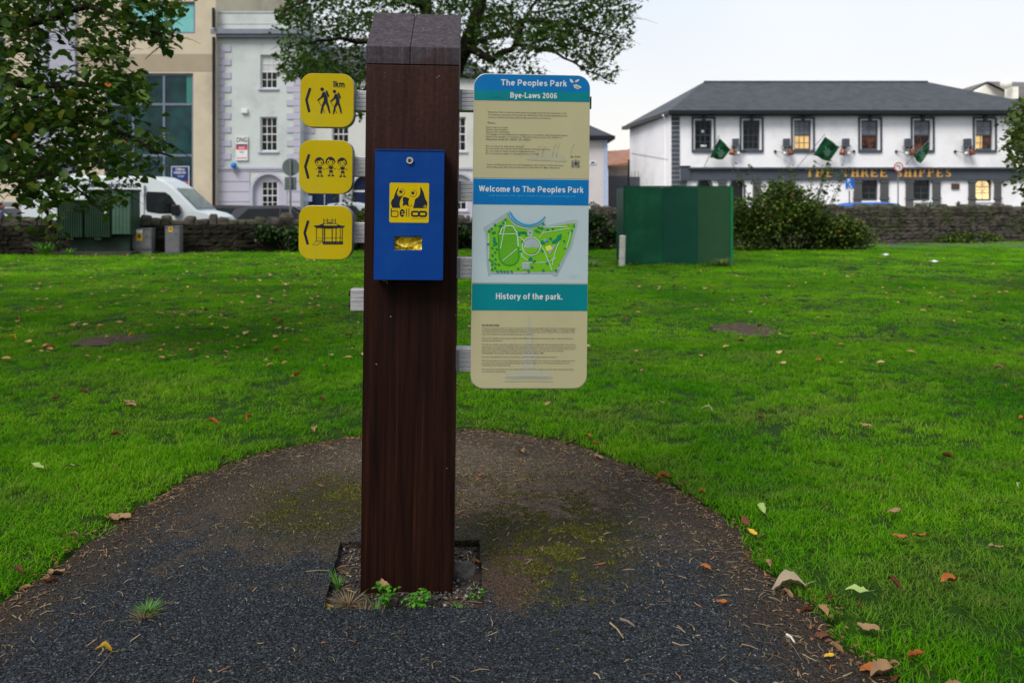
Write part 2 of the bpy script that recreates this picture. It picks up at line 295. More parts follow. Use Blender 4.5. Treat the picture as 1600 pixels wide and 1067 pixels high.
# asphalt apron with the square hole left round the post
def asphalt_mat():
    m = bpy.data.materials.new('asphalt'); m.use_nodes = True; t = m.node_tree; p = t.nodes['Principled BSDF']; p.inputs['Specular IOR Level'].default_value = 0.12
    co = nd(t, 'ShaderNodeTexCoord')
    v = nd(t, 'ShaderNodeTexVoronoi', Scale=150.0); t.links.new(co.outputs['Object'], v.inputs['Vector'])
    v2 = nd(t, 'ShaderNodeTexVoronoi', Scale=68.0); t.links.new(co.outputs['Object'], v2.inputs['Vector'])
    hs = nd(t, 'ShaderNodeSeparateColor'); t.links.new(v.outputs['Color'], hs.inputs[0])
    r = nd(t, 'ShaderNodeValToRGB'); e = r.color_ramp.elements; e[0].position = 0; e[0].color = (0.003, 0.004, 0.006, 1); e[1].position = 0.9; e[1].color = (0.038, 0.046, 0.056, 1); q = e.new(0.975); q.color = (0.1, 0.105, 0.115, 1)
    t.links.new(hs.outputs[0], r.inputs[0])
    # silt: brown skin on the asphalt, moss in a patch behind the post, paler straw-coloured litter
    def mask(cx, cy, rx, ry, soft, nscale, namp):
        mp = nd(t, 'ShaderNodeMapping', Location=(-cx / rx, -cy / ry, 0), Scale=(1 / rx, 1 / ry, 0)); t.links.new(co.outputs['Object'], mp.inputs[0])
        L = nd(t, 'ShaderNodeVectorMath'); L.operation = 'LENGTH'; t.links.new(mp.outputs[0], L.inputs[0])
        n = nd(t, 'ShaderNodeTexNoise', Scale=nscale, Detail=9, Roughness=0.72); t.links.new(co.outputs['Object'], n.inputs['Vector'])
        k = nd(t, 'ShaderNodeMath'); k.operation = 'MULTIPLY_ADD'; k.inputs[1].default_value = namp; t.links.new(n.outputs['Fac'], k.inputs[0]); t.links.new(L.outputs['Value'], k.inputs[2])
        mr = nd(t, 'ShaderNodeMapRange'); mr.inputs[1].default_value = 1 + namp * 0.5 + soft; mr.inputs[2].default_value = 1 + namp * 0.5 - soft; t.links.new(k.outputs[0], mr.inputs[0]); return mr.outputs[0]
    cur = r.outputs[0]
    def lay(fac, c1, c2, strength=1.0, sc_=90):
        nonlocal cur
        n = nd(t, 'ShaderNodeTexNoise', Scale=sc_, Detail=6, Roughness=0.75); t.links.new(co.outputs['Object'], n.inputs['Vector'])
        rr = nd(t, 'ShaderNodeValToRGB'); rr.color_ramp.elements[0].position = 0.38; rr.color_ramp.elements[1].position = 0.66; rr.color_ramp.elements[0].color = (*c1, 1); rr.color_ramp.elements[1].color = (*c2, 1); t.links.new(n.outputs['Fac'], rr.inputs[0])
        k = nd(t, 'ShaderNodeMath'); k.operation = 'MULTIPLY'; k.inputs[1].default_value = strength * 1.5; t.links.new(fac, k.inputs[0])
        # the stone tips stay clear of the silt
        k2 = nd(t, 'ShaderNodeMapRange'); k2.inputs[1].default_value = 0.0; k2.inputs[2].default_value = 0.6; k2.inputs[3].default_value = 0.7; k2.inputs[4].default_value = 1.0; t.links.new(v2.outputs['Distance'], k2.inputs[0])
        g1 = nd(t, 'ShaderNodeTexNoise', Scale=34.0, Detail=8, Roughness=0.8); t.links.new(co.outputs['Object'], g1.inputs['Vector']); g2 = nd(t, 'ShaderNodeMapRange'); g2.inputs[1].default_value = 0.34; g2.inputs[2].default_value = 0.5; t.links.new(g1.outputs['Fac'], g2.inputs[0])
        k4 = nd(t, 'ShaderNodeMath'); k4.operation = 'MULTIPLY'; t.links.new(k.outputs[0], k4.inputs[0]); t.links.new(g2.outputs[0], k4.inputs[1])
        k3 = nd(t, 'ShaderNodeMath'); k3.operation = 'MULTIPLY'; t.links.new(k4.outputs[0], k3.inputs[0]); t.links.new(k2.outputs[0], k3.inputs[1])
        mx = t.nodes.new('ShaderNodeMix'); mx.data_type = 'RGBA'; t.links.new(k3.outputs[0], mx.inputs[0]); t.links.new(cur, mx.inputs[6]); t.links.new(rr.outputs[0], mx.inputs[7]); cur = mx.outputs[2]
    x, y = G(600, 760); lay(mask(-0.35, 4.75, 1.75, 1.1, 0.25, 5, 2.6), (0.026, 0.02, 0.014), (0.12, 0.092, 0.064), 0.95)
    lay(mask(0.05, 5.2, 1.5, 0.5, 0.3, 4, 1.2), (0.045, 0.035, 0.025), (0.19, 0.148, 0.105), 0.95)
    lay(mask(0.18, 3.95, 0.42, 0.62, 0.3, 11, 2.4), (0.014, 0.014, 0.003), (0.055, 0.05, 0.008), .7)
    lay(mask(-0.98, 4.2, 0.35, 0.42, 0.3, 11, 2.6), (0.018, 0.018, 0.004), (0.055, 0.052, 0.012), .6)
    lay(mask(0.12, 4.35, 0.36, 0.28, 0.3, 14, 2.6), (0.05, 0.035, 0.024), (0.21, 0.15, 0.105), 1.2)
    lay(mask(0.0, 3.45, 0.12, 0.3, 0.3, 16, 2.2), (0.05, 0.03, 0.02), (0.1, 0.06, 0.04), 0.7)
    # dark brown litter along the edge: a ring mask
    a = mask(-0.46, 3.0, 1.45, 2.45, 0.14, 3, 0.5); inv = nd(t, 'ShaderNodeMath'); inv.operation = 'SUBTRACT'; inv.inputs[0].default_value = 1.0; t.links.new(a, inv.inputs[1])
    lay(inv.outputs[0], (0.018, 0.013, 0.009), (0.075, 0.055, 0.038), 1.0)
    t.links.new(cur, p.inputs['Base Color']); p.inputs['Roughness'].default_value = 0.75
    b = nd(t, 'ShaderNodeBump', Strength=1.0, Distance=0.009); iv = nd(t, 'ShaderNodeMath'); iv.operation = 'SUBTRACT'; iv.inputs[0].default_value = 1; t.links.new(v.outputs['Distance'], iv.inputs[1]); t.links.new(iv.outputs[0], b.inputs['Height'])
    b2 = nd(t, 'ShaderNodeBump', Strength=1.0, Distance=0.012); iv2 = nd(t, 'ShaderNodeMath'); iv2.operation = 'SUBTRACT'; iv2.inputs[0].default_value = 1; t.links.new(v2.outputs['Distance'], iv2.inputs[1]); t.links.new(iv2.outputs[0], b2.inputs['Height']); t.links.new(b.outputs[0], b2.inputs['Normal'])
    t.links.new(b2.outputs[0], p.inputs['Normal']); return m
M_asph = asphalt_mat()
HOLE = [G(505, 951), G(756, 949), G(750, 843), G(533, 846)]
HS = smooth_poly(HOLE, 0.02, 0.011)
bm = bmesh.new()
def loop(pts):
    vs = [bm.verts.new((x, y, 0.0)) for x, y in pts]; return vs, [bm.edges.new((vs[i], vs[(i + 1) % len(vs)])) for i in range(len(vs))]
v1, e1 = loop(PPS); v2, e2 = loop(HS); bmesh.ops.triangle_fill(bm, use_beauty=True, edges=e1 + e2)
for vs in (v1, v2):
    lo = [bm.verts.new((v.co.x, v.co.y, -0.1)) for v in vs]; n = len(vs)
    for i in range(n): bm.faces.new((vs[i], vs[(i + 1) % n], lo[(i + 1) % n], lo[i]))
bmesh.ops.recalc_face_normals(bm, faces=bm.faces)
me = bpy.data.meshes.new('path'); bm.to_mesh(me); bm.free(); me.materials.append(M_asph); path = bpy.data.objects.new('path', me); COL.objects.link(path); tag(path, kind='structure')
if sum(p.normal.z for p in me.polygons) < 0: me.flip_normals()
# soil in the hole: rough grid sheet
M_hole = mat('hole soil', (0.075, 0.055, 0.042), (0.02, 0.015, 0.012), 28, 0.95, 0.12, 60, contrast=(0.3, 0.7), spec=0.15)
gx = np.linspace(-0.86, -0.08, 90); gy = np.linspace(3.08, 3.84, 90); A, B = np.meshgrid(gx, gy, indexing='ij')
Zs = np.array([[-0.034 + 0.012 * mnoise.noise(Vector((a * 9, b * 9, 0))) + 0.008 * mnoise.noise(Vector((a * 40, b * 40, 2))) + (0.012 * math.exp(-((a + 0.62) ** 2 + (b - 3.2) ** 2) / 0.02)) for b in gy] for a in gx])
I = np.arange(90 * 90).reshape(90, 90); F = np.stack([I[:-1, :-1], I[1:, :-1], I[1:, 1:], I[:-1, 1:]], -1).reshape(-1, 4)
tag(fast('soil', np.stack([A, B, Zs], -1).reshape(-1, 3), F, M_hole, smooth=True), kind='structure')

# stones and crumbs in the hole and loose chips on the asphalt (nobody could count them)
def chips(name, pts, sizes, m, flat=0.6):
    base = np.array([(1, 0, 0), (-1, 0, 0), (0, 1, 0), (0, -1, 0), (0, 0, 1), (0, 0, -1)], float); n = len(pts)
    V = base[None] * (0.7 + 0.6 * RNG.random((n, 6, 1))) + RNG.normal(0, 0.18, (n, 6, 3)); V[:, :, 2] *= flat
    a = RNG.random(n) * 6.28; c, s = np.cos(a)[:, None], np.sin(a)[:, None]; X = V[:, :, 0] * c - V[:, :, 1] * s; Y = V[:, :, 0] * s + V[:, :, 1] * c; V[:, :, 0] = X; V[:, :, 1] = Y
    V = V * sizes[:, None, None] + np.asarray(pts)[:, None, :]
    f = np.array([(0, 2, 4), (2, 1, 4), (1, 3, 4), (3, 0, 4), (2, 0, 5), (1, 2, 5), (3, 1, 5), (0, 3, 5)]); F = (f[None] + 6 * np.arange(n)[:, None, None]).reshape(-1, 3)
    o = fast(name, V.reshape(-1, 3), F, m, tint=np.repeat(RNG.random(n), 8)); tag(o, kind='stuff'); return o
M_chip = leafmat('stone chips', [(0, (0.03, 0.032, 0.038)), (0.75, (0.06, 0.065, 0.075)), (0.9, (0.13, 0.12, 0.115)), (1, (0.36, 0.34, 0.31))], trans=0.0, rough=0.8)
n = 2600; hx = -0.8 + 0.7 * RNG.random(n); hy = 3.1 + 0.72 * RNG.random(n); keep = sdist(hx, hy, np.array(HOLE)) < -0.012; hx, hy = hx[keep], hy[keep]
chips('gravel', np.stack([hx, hy, np.full(len(hx), -0.028)], -1), 0.002 + 0.009 * RNG.random(len(hx)) ** 2.5, M_chip)
n = 9000; ax = -2.3 + 3.7 * RNG.random(n); ay = 2.2 + 3.6 * RNG.random(n); keep = (sdist(ax, ay) < -0.03) & (sdist(ax, ay, np.array(HOLE)) > 0.01); ax, ay = ax[keep], ay[keep]
chips('grit', np.stack([ax, ay, np.full(len(ax), 0.001)], -1), 0.0018 + 0.0026 * RNG.random(len(ax)) ** 3, M_chip)

# moss and crumbs of silt standing on the asphalt
M_moss = leafmat('moss', [(0, (0.025, 0.02, 0.008)), (.4, (0.035, 0.035, 0.006)), (.8, (0.07, 0.08, 0.008)), (1, (0.12, 0.13, 0.02))], trans=0, rough=1)
def blob(cx, cy, rx, ry, n):
    p = RNG.normal(0, .5, (n, 2)) * (rx, ry) + (cx, cy); k = np.array([mnoise.noise(Vector((a * 7, b * 7, 2))) + .6 * mnoise.noise(Vector((a * 21, b * 21, 5))) for a, b in p]); return p[k > .02]
q = np.concatenate([blob(.2, 3.85, .3, .62, 20000), blob(-1.0, 4.3, .38, .4, 10000), blob(-.1, 4.4, .8, .5, 5000)]); q = q[(sdist(q[:, 0], q[:, 1]) < -.03) & (sdist(q[:, 0], q[:, 1], np.array(HOLE)) > .02)]
chips('moss', np.column_stack([q, np.full(len(q), .0005)]), .0022 + .0035 * RNG.random(len(q)), M_moss, .7)

M_crumb = leafmat('silt crumbs', [(0, (0.03, 0.022, 0.014)), (.5, (0.11, 0.08, 0.05)), (.9, (0.24, 0.18, 0.12)), (1, (0.36, 0.3, 0.22))], trans=0, rough=1)
q = np.concatenate([blob(-.3, 4.95, 2.1, .9, 20000), blob(.15, 4.5, .6, .5, 11000), blob(-1.3, 4.3, .9, 1.2, 4000), blob(.8, 3.9, .5, 1.4, 4000)]); q = q[(sdist(q[:, 0], q[:, 1]) < -.01) & (sdist(q[:, 0], q[:, 1], np.array(HOLE)) > .02)]
chips('silt', np.column_stack([q, np.full(len(q), .0005)]), .0016 + .0034 * RNG.random(len(q)) ** 1.5, M_crumb, .5)
m = MB(); a_, b_ = Vector((*G(1370, 403.5), .03)), Vector((*G(1660, 424), .03)); w_ = Vector((0, .06, 0)); m.add([a_ - w_, b_ - w_, b_ + w_, a_ + w_, a_ - w_ + Vector((0, 0, .012)), b_ - w_ + Vector((0, 0, .012)), b_ + w_ + Vector((0, 0, .012)), a_ + w_ + Vector((0, 0, .012))], [(0, 1, 2, 3), (4, 5, 6, 7), (0, 1, 5, 4), (1, 2, 6, 5), (2, 3, 7, 6), (3, 0, 4, 7)]); tag(m.build('lawn_strip', mat('yellow green strip', (0.3, 0.34, 0.02), (0.12, 0.25, 0.01), 3, .8)), kind='structure')  # thin raised yellow-green strip across the far right lawn

# the street beyond the park wall
M_road = mat('street asphalt', (0.075, 0.075, 0.08), (0.055, 0.055, 0.06), 4, 0.85, 0.02, 60)
M_pave = mat('pavement concrete', (0.3, 0.29, 0.27), (0.24, 0.23, 0.22), 3, 0.85, 0.02, 40)
m = MB(); m.box(-60, 70, 28.6, 36.5, -0.06, 0.02); tag(m.build('road', M_road), kind='structure')
m = MB(); m.box(-60, 4.9, 36.5, 60, -0.08, 0.14); m.box(4.9, 70, 36.5, 70, -0.08, 0.136); tag(m.build('pavement', M_pave, bevel=0.01), kind='structure')
m = MB()
for x in np.arange(-58, 66, 5.4): m.box(x, x + 2.6, 32.4, 32.52, 0.02, 0.0245)
tag(m.build('road_markings', mat('road paint', (0.7, 0.7, 0.68), None, 8, 0.7)), kind='structure')

# ------------------------------------------------------------ lawn grass (instanced tufts, thinner far away)
M_gr = leafmat('grass blades', [(0, (0.043, 0.185, 0.002)), (0.55, (0.083, 0.28, 0.004)), (0.9, (0.155, 0.36, 0.01)), (1, (0.22, 0.25, 0.04))], trans=0.42, rough=0.7, spec=0.03,
               patch=(0.55, (0.5, 0.72, 0.7), (1.75, 1.3, 2.0)))
t_ = M_gr.node_tree; pb = t_.nodes['Principled BSDF']; src = pb.inputs['Base Color'].links[0].from_socket
g_ = nd(t_, 'ShaderNodeNewGeometry'); n_ = nd(t_, 'ShaderNodeTexNoise', Scale=.85, Detail=7, Roughness=.65); mp_ = nd(t_, 'ShaderNodeMapping', Location=(7, 3, 0), Scale=(.8, 1.4, 1)); t_.links.new(g_.outputs['Position'], mp_.inputs[0]); t_.links.new(mp_.outputs[0], n_.inputs['Vector'])
r_ = nd(t_, 'ShaderNodeMapRange'); r_.inputs[1].default_value = .5; r_.inputs[2].default_value = .7; r_.inputs[4].default_value = .6; t_.links.new(n_.outputs['Fac'], r_.inputs[0]); k_ = t_.nodes.new('ShaderNodeMix'); k_.data_type = 'RGBA'; t_.links.new(r_.outputs[0], k_.inputs[0]); t_.links.new(src, k_.inputs[6]); k_.inputs[7].default_value = (0.17, 0.19, 0.05, 1)
t_.links.new(k_.outputs[2], pb.inputs['Base Color']); t_.links.new(k_.outputs[2], [x for x in t_.nodes if x.type == 'BSDF_TRANSLUCENT'][0].inputs[0])
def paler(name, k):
    """the same grass, a little yellower, with brighter light on the open lawn put into the colour"""
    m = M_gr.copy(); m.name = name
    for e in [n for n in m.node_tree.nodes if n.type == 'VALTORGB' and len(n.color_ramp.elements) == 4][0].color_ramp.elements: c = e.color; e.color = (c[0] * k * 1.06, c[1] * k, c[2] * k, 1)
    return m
M_gr2, M_gr3 = paler('open lawn blades', 1.15), paler('far lawn blades', 1.4)  # farther blades lightened to carry the brighter light out there
def tuft(nb, rad, h, wdt, lean, seed, bm_=None):
    rg = np.random.default_rng(seed); V = []; F = []; T = []
    for _ in range(nb):
        a = rg.random() * 6.28; r = rad * math.sqrt(rg.random()); x, y = r * math.cos(a), r * math.sin(a); hh = h * (0.5 + 0.8 * rg.random()); d = rg.random() * 6.28
        L = hh * lean * (0.3 + rg.random()); w = wdt * (0.6 + 0.7 * rg.random()); px_, py_ = -math.sin(d) * w / 2, math.cos(d) * w / 2
        t2 = rg.random() * 0.6; k = len(V)
        for s_, ww in ((0, 1.0), (0.5, 0.8), (1, 0.0)):
            ox, oy, oz = L * s_ ** 2 * math.cos(d), L * s_ ** 2 * math.sin(d), hh * s_ * (1 - 0.25 * s_ * lean)
            if s_ < 1: V += [(x + ox - px_ * ww, y + oy - py_ * ww, oz), (x + ox + px_ * ww, y + oy + py_ * ww, oz)]
            else: V += [(x + ox, y + oy, oz)]
        F += [(k, k + 1, k + 3), (k, k + 3, k + 2), (k + 2, k + 3, k + 4)]; tt = min(1, max(0, rg.normal(0.5, 0.14))) if rg.random() > 0.035 else 1.0; T += [tt] * 3
    me = bpy.data.meshes.new('tuft'); me.from_pydata(V, [], F); at = me.attributes.new('tint', 'FLOAT', 'FACE'); at.data.foreach_set('value', np.array(T, np.float32)); me.materials.append(bm_ or M_gr)
    return bpy.data.objects.new('tuft', me)
def scatter(name, P, rot, scl, idx, protos, host=None):
    me = bpy.data.meshes.new(name); me.vertices.add(len(P)); me.vertices.foreach_set('co', np.asarray(P, np.float32).ravel())
    for nm, ty, d, key in (('rot', 'FLOAT_VECTOR', rot, 'vector'), ('scl', 'FLOAT_VECTOR', scl, 'vector'), ('idx', 'INT', idx, 'value')):
        at = me.attributes.new(nm, ty, 'POINT'); at.data.foreach_set(key, np.asarray(d, np.int32 if ty == 'INT' else np.float32).ravel())
    o = bpy.data.objects.new(name, me); COL.objects.link(o)
    g = bpy.data.node_groups.new(name, 'GeometryNodeTree'); g.interface.new_socket('Geometry', in_out='INPUT', socket_type='NodeSocketGeometry'); g.interface.new_socket('Geometry', in_out='OUTPUT', socket_type='NodeSocketGeometry')
    gi = g.nodes.new('NodeGroupInput'); go = g.nodes.new('NodeGroupOutput'); ip = g.nodes.new('GeometryNodeInstanceOnPoints'); jn = g.nodes.new('GeometryNodeJoinGeometry')
    for p in reversed(protos):
        oi = g.nodes.new('GeometryNodeObjectInfo'); oi.inputs['Object'].default_value = p; oi.inputs['As Instance'].default_value = True; g.links.new(oi.outputs['Geometry'], jn.inputs[0])
    m2p = g.nodes.new('GeometryNodeMeshToPoints'); g.links.new(gi.outputs[0], m2p.inputs[0])
    def na(nm, ty):
        a = g.nodes.new('GeometryNodeInputNamedAttribute'); a.data_type = ty; a.inputs['Name'].default_value = nm; return [s for s in a.outputs if s.enabled and s.name == 'Attribute'][0]
    g.links.new(m2p.outputs[0], ip.inputs['Points']); g.links.new(jn.outputs[0], ip.inputs['Instance']); ip.inputs['Pick Instance'].default_value = True
    g.links.new(na('idx', 'INT'), ip.inputs['Instance Index']); g.links.new(na('rot', 'FLOAT_VECTOR'), ip.inputs['Rotation']); g.links.new(na('scl', 'FLOAT_VECTOR'), ip.inputs['Scale'])
    g.links.new(ip.outputs[0], go.inputs[0]); md = o.modifiers.new('scatter', 'NODES'); md.node_group = g; return o
BARE = [(*G(1160, 512), 0.40, 0.46), (*G(175, 534), 0.5, 0.36), (*G(145, 541), 0.35, 0.2)]
def bare(x, y, grow=1.0):
    k = np.zeros(np.shape(x), bool)
    for cx, cy, rx, ry in BARE: k |= ((x - cx) / (rx * grow)) ** 2 + ((y - cy) / (ry * grow)) ** 2 < 1
    return k
def field(r0, r1, dens, scale, wide=0.80, seed=1, kk=0):
    rg = np.random.default_rng(seed); A = wide * (r1 * r1 - r0 * r0) * 1.0; n = int(A * dens)
    y = np.sqrt(r0 * r0 + (r1 * r1 - r0 * r0) * rg.random(n)); x = (rg.random(n) * 2 - 1) * (y * wide + 1.6)
    ok = (sdist(x, y) > 0.012 + 0.03 * rg.random(n)) & ~bare(x, y, 0.55 + 0.6 * rg.random(n)) & (y < wall_y(x) + 0.2); x, y = x[ok], y[ok]; n = len(x)
    u = np.array([mnoise.noise(Vector((a * 0.9, b * 0.9, 4))) for a, b in zip(x, y)]) ; e = np.clip(sdist(x, y) / 0.25, 0.35, 1)
    s = scale * (0.8 + 0.45 * rg.random(n)); hz = s * (1 + 0.55 * u) * (0.75 + 0.25 * e)
    return np.stack([x, y, zg(x, y) - 0.004], -1), np.stack([rg.normal(0, 0.12, n), rg.normal(0, 0.12, n), rg.random(n) * 6.28], -1), np.stack([s, s, hz], -1), rg.integers(0, 3, n) + kk
WALLP = [(-60, 22.0), (-16.0, 24.6), (-9, 26.2), (-5.2, 27.4), (2, 28.0), (13.5, 31.0), (22, 33.3), (60, 36.0)]
def wall_y(x): return np.interp(x, [p[0] for p in WALLP], [p[1] for p in WALLP]) - 0.3
protos = [tuft(46, 0.06, 0.036, 0.0038, 0.95, s) for s in (1, 2, 3)] + [tuft(60, 0.11, 0.03, 0.006, 0.95, s, M_gr2) for s in (4, 5, 6)] + [tuft(80, 0.2, 0.03, 0.010, 0.95, s, M_gr3) for s in (7, 8, 9)]
parts_ = [field(1.9, 5.2, 640, .95, seed=1, kk=0), field(5.2, 9.5, 260, 1.05, seed=2, kk=0), field(9.5, 17, 90, 1.0, seed=3, kk=3), field(17, 34, 26, 1.05, seed=4, kk=6)]
cat_ = [np.concatenate([p[i] for p in parts_]) for i in range(4)]
gs = scatter('grass', *cat_, protos); tag(gs, kind='stuff')
M_bare = mat('bare earth', (0.085, 0.06, 0.045), (0.03, 0.022, 0.018), 14, 0.95, 0.08, 50, contrast=(0.3, 0.7), spec=0.1)
for cx, cy, rx, ry in BARE[:2]:
    m = MB(); vs = [(cx, cy, float(zg(cx, cy)) + 0.012)]
    for i in range(40):
        a = 2 * math.pi * i / 40; k = 1.05 + 0.35 * mnoise.noise(Vector((math.cos(a) * 1.5, math.sin(a) * 1.5, cx))) + .12 * mnoise.noise(Vector((math.cos(a) * 6, math.sin(a) * 6, cx))); x, y = cx + rx * k * math.cos(a), cy + ry * k * math.sin(a); vs.append((x, y, float(zg(x, y)) + 0.008))
    m.add(vs, [(0, 1 + i, 1 + (i + 1) % 40) for i in range(40)]); tag(m.build('bare_ground', M_bare), kind='structure')

# ------------------------------------------------------------ rubble park wall
M_stone = mat('rubble stone', (0.085, 0.075, 0.062), (0.016, 0.014, 0.012), 3.5, 0.9, 0.12, 16, contrast=(0.32, 0.68), dirt=(0.035, 0.05, 0.012), dscale=1.1, spec=0.2)
M_stone_shaded = mat('shaded mossy rubble', (0.05, 0.042, 0.034), (0.008, 0.008, 0.006), 2.2, 0.95, 0.12, 16, contrast=(0.35, 0.7), dirt=(0.02, 0.028, 0.008), dscale=.9, spec=0.12)  # darker copy for the left stretch: moss plus tree shade mixed into the colour
M_mort = mat('wall mortar', (0.04, 0.036, 0.03), (0.012, 0.012, 0.01), 5, 0.95, 0.1, 20)
def stones(mb, A, B, z0, z1, cw, ch, th, rg, jit=0.2, faces=-1):
    A, B = Vector((*A, 0)), Vector((*B, 0)); D = (B - A); L = D.length; D.normalize(); Nn = Vector((D.y, -D.x, 0))
    z = z0
    while z < z1 - 0.04:
        h = min(ch * (0.7 + 0.7 * rg.random()), z1 - z); s = -rg.random() * cw
        while s < L:
            w = cw * (0.5 + 1.1 * rg.random()); a, b = max(0, s), min(L, s + w - 0.015)
            if b - a > 0.04:
                off = th + 0.05 * rg.random(); vs = []
                for u in (a, (a + b) / 2, b):
                    for zz in (z, z + h / 2, z + h - 0.015):
                        q = 1.0 if (u == (a + b) / 2 or zz == z + h / 2) else 0.55
                        vs.append(A + D * (u + (rg.random() - 0.5) * jit * 0.2) + Nn * (off * q + rg.random() * 0.03) + Vector((0, 0, zz + (rg.random() - 0.5) * jit * 0.15)))
                bs = [A + D * u + Vector((0, 0, zz)) for u in (a, b) for zz in (z, z + h - 0.015)]
                mb.add(vs + bs, [(i * 3 + j, (i + 1) * 3 + j, (i + 1) * 3 + j + 1, i * 3 + j + 1) for i in (0, 1) for j in (0, 1)] + [(9, 0, 1, 2, 10), (12, 8, 7, 6, 11), (10, 2, 5, 8, 12), (11, 6, 3, 0, 9)])
            s += w
        z += h
def wall_piece(name, label, P, z0, ztop, cope_h, seed, sm=None):
    rg = random.Random(seed); w = thing(name, label, 'wall', (P[0][0], P[0][1], 0)); off = Vector((P[0][0], P[0][1], 0))
    core, face, cop = MB(), MB(), MB()
    for (A, B) in zip(P[:-1], P[1:]):
        a, b = Vector((*A, 0)), Vector((*B, 0)); d = (b - a).normalized(); n = Vector((-d.y, d.x, 0)); ht = ztop
        core.add([a + Vector((0, 0, -.1)), b + Vector((0, 0, -.1)), b + n * .4 + Vector((0, 0, -.1)), a + n * .4 + Vector((0, 0, -.1)), a + Vector((0, 0, ht)), b + Vector((0, 0, ht)), b + n * .4 + Vector((0, 0, ht)), a + n * .4 + Vector((0, 0, ht))], [(0, 1, 2, 3), (4, 5, 6, 7), (0, 1, 5, 4), (1, 2, 6, 5), (2, 3, 7, 6), (3, 0, 4, 7)])
        stones(face, A, B, z0, ht, 0.3, 0.15, 0.03, rg, jit=.45)
        L = (b - a).length; s = 0
        while s < L:
            wd = 0.16 + 0.34 * rg.random(); h = cope_h * (0.4 + 0.95 * rg.random()); e = min(s + wd, L); c = a + d * (s + e) / 2 + n * 0.2
            M = Matrix.Translation(c + Vector((0, 0, ht))) @ Matrix.Rotation(math.atan2(d.y, d.x) + (rg.random() - .5) * .1, 4, 'Z') @ Matrix.Rotation((rg.random() - .5) * .25, 4, 'Y')
            hw = (e - s) / 2 - 0.01; vs = []
            for zz, q in ((-0.03, 1), (h * 0.6, 1.0), (h, 0.7)):
                for x, y in ((-hw, -.24), (hw, -.24), (hw, .24), (-hw, .24)): vs.append(M @ Vector((x * q + (rg.random() - .5) * .03, y * q + (rg.random() - .5) * .04, zz + (rg.random() - .5) * .04 * (zz > 0))))
            cop.add(vs, [(0, 1, 2, 3), (8, 9, 10, 11)] + [(k * 4 + i, k * 4 + (i + 1) % 4, k * 4 + 4 + (i + 1) % 4, k * 4 + 4 + i) for k in (0, 1) for i in range(4)])
            s = e
    for mb, nm, mt in ((core, 'core', M_mort), (face, 'facing_stones', sm or M_stone), (cop, 'coping', M_stone)):
        mb.v = [tuple(Vector(v) - off) for v in mb.v]; o = mb.build(nm, mt, w, bevel=0.02 if nm != 'core' else 0, seg=1)
    return w
wall_piece('park_wall', 'dark rubble stone park wall with rough upright coping, on the left behind the lawn', [(-34, 23.4), (-16.0, 24.6), (-9, 26.2), (-5.2, 27.4), (2, 28.0)], 0, 0.93, 0.28, 5, M_stone_shaded)
wall_piece('park_wall', 'grey rubble stone park wall in front of the pub, on the right behind the lawn', [(2.05, 28.0), (13.5, 31.0), (22, 33.3), (48, 37.0)], 0, 1.32, 0.2, 6)

# ------------------------------------------------------------ building kit
M_glass = mat('window glass', (0.012, 0.016, 0.018), (0.006, 0.008, 0.01), 1.2, 0.08, spec=0.25, rvar=0.03)
M_white = mat('white joinery', (0.72, 0.73, 0.74), None, 12, 0.5)
M_slate = None
def slate_mat(name, c, c2):
    m = bpy.data.materials.new(name); m.use_nodes = True; t = m.node_tree; p = t.nodes['Principled BSDF']; co = nd(t, 'ShaderNodeTexCoord')
    b = nd(t, 'ShaderNodeTexBrick', Scale=1.0); b.inputs['Brick Width'].default_value = 0.3; b.inputs['Row Height'].default_value = 0.13; b.inputs['Mortar Size'].default_value = 0.008
    sp = nd(t, 'ShaderNodeSeparateXYZ'); cb = nd(t, 'ShaderNodeCombineXYZ'); t.links.new(co.outputs['Object'], sp.inputs[0])
    ad = nd(t, 'ShaderNodeMath'); ad.operation = 'ADD'; t.links.new(sp.outputs['X'], ad.inputs[0]); t.links.new(sp.outputs['Y'], ad.inputs[1])
    t.links.new(sp.outputs['X'], cb.inputs[0]); t.links.new(sp.outputs['Z'], cb.inputs[1]); t.links.new(cb.outputs[0], b.inputs['Vector'])
    b.inputs['Color1'].default_value = (*c, 1); b.inputs['Color2'].default_value = (*c2, 1); b.inputs['Mortar'].default_value = (*[x * 0.45 for x in c], 1)
    n = nd(t, 'ShaderNodeTexNoise', Scale=0.9, Detail=6); t.links.new(co.outputs['Object'], n.inputs['Vector']); mx = t.nodes.new('ShaderNodeMix'); mx.data_type = 'RGBA'; mx.blend_type = 'MULTIPLY'; mx.inputs[0].default_value = 0.6
    r = nd(t, 'ShaderNodeValToRGB'); r.color_ramp.elements[0].position = 0.3; r.color_ramp.elements[0].color = (0.6, 0.6, 0.6, 1); t.links.new(n.outputs['Fac'], r.inputs[0]); t.links.new(b.outputs['Color'], mx.inputs[6]); t.links.new(r.outputs[0], mx.inputs[7]); t.links.new(mx.outputs[2], p.inputs['Base Color']); p.inputs['Roughness'].default_value = 0.55
    return m
M_slate = slate_mat('blue grey slate', (0.04, 0.045, 0.06), (0.017, 0.02, 0.028))
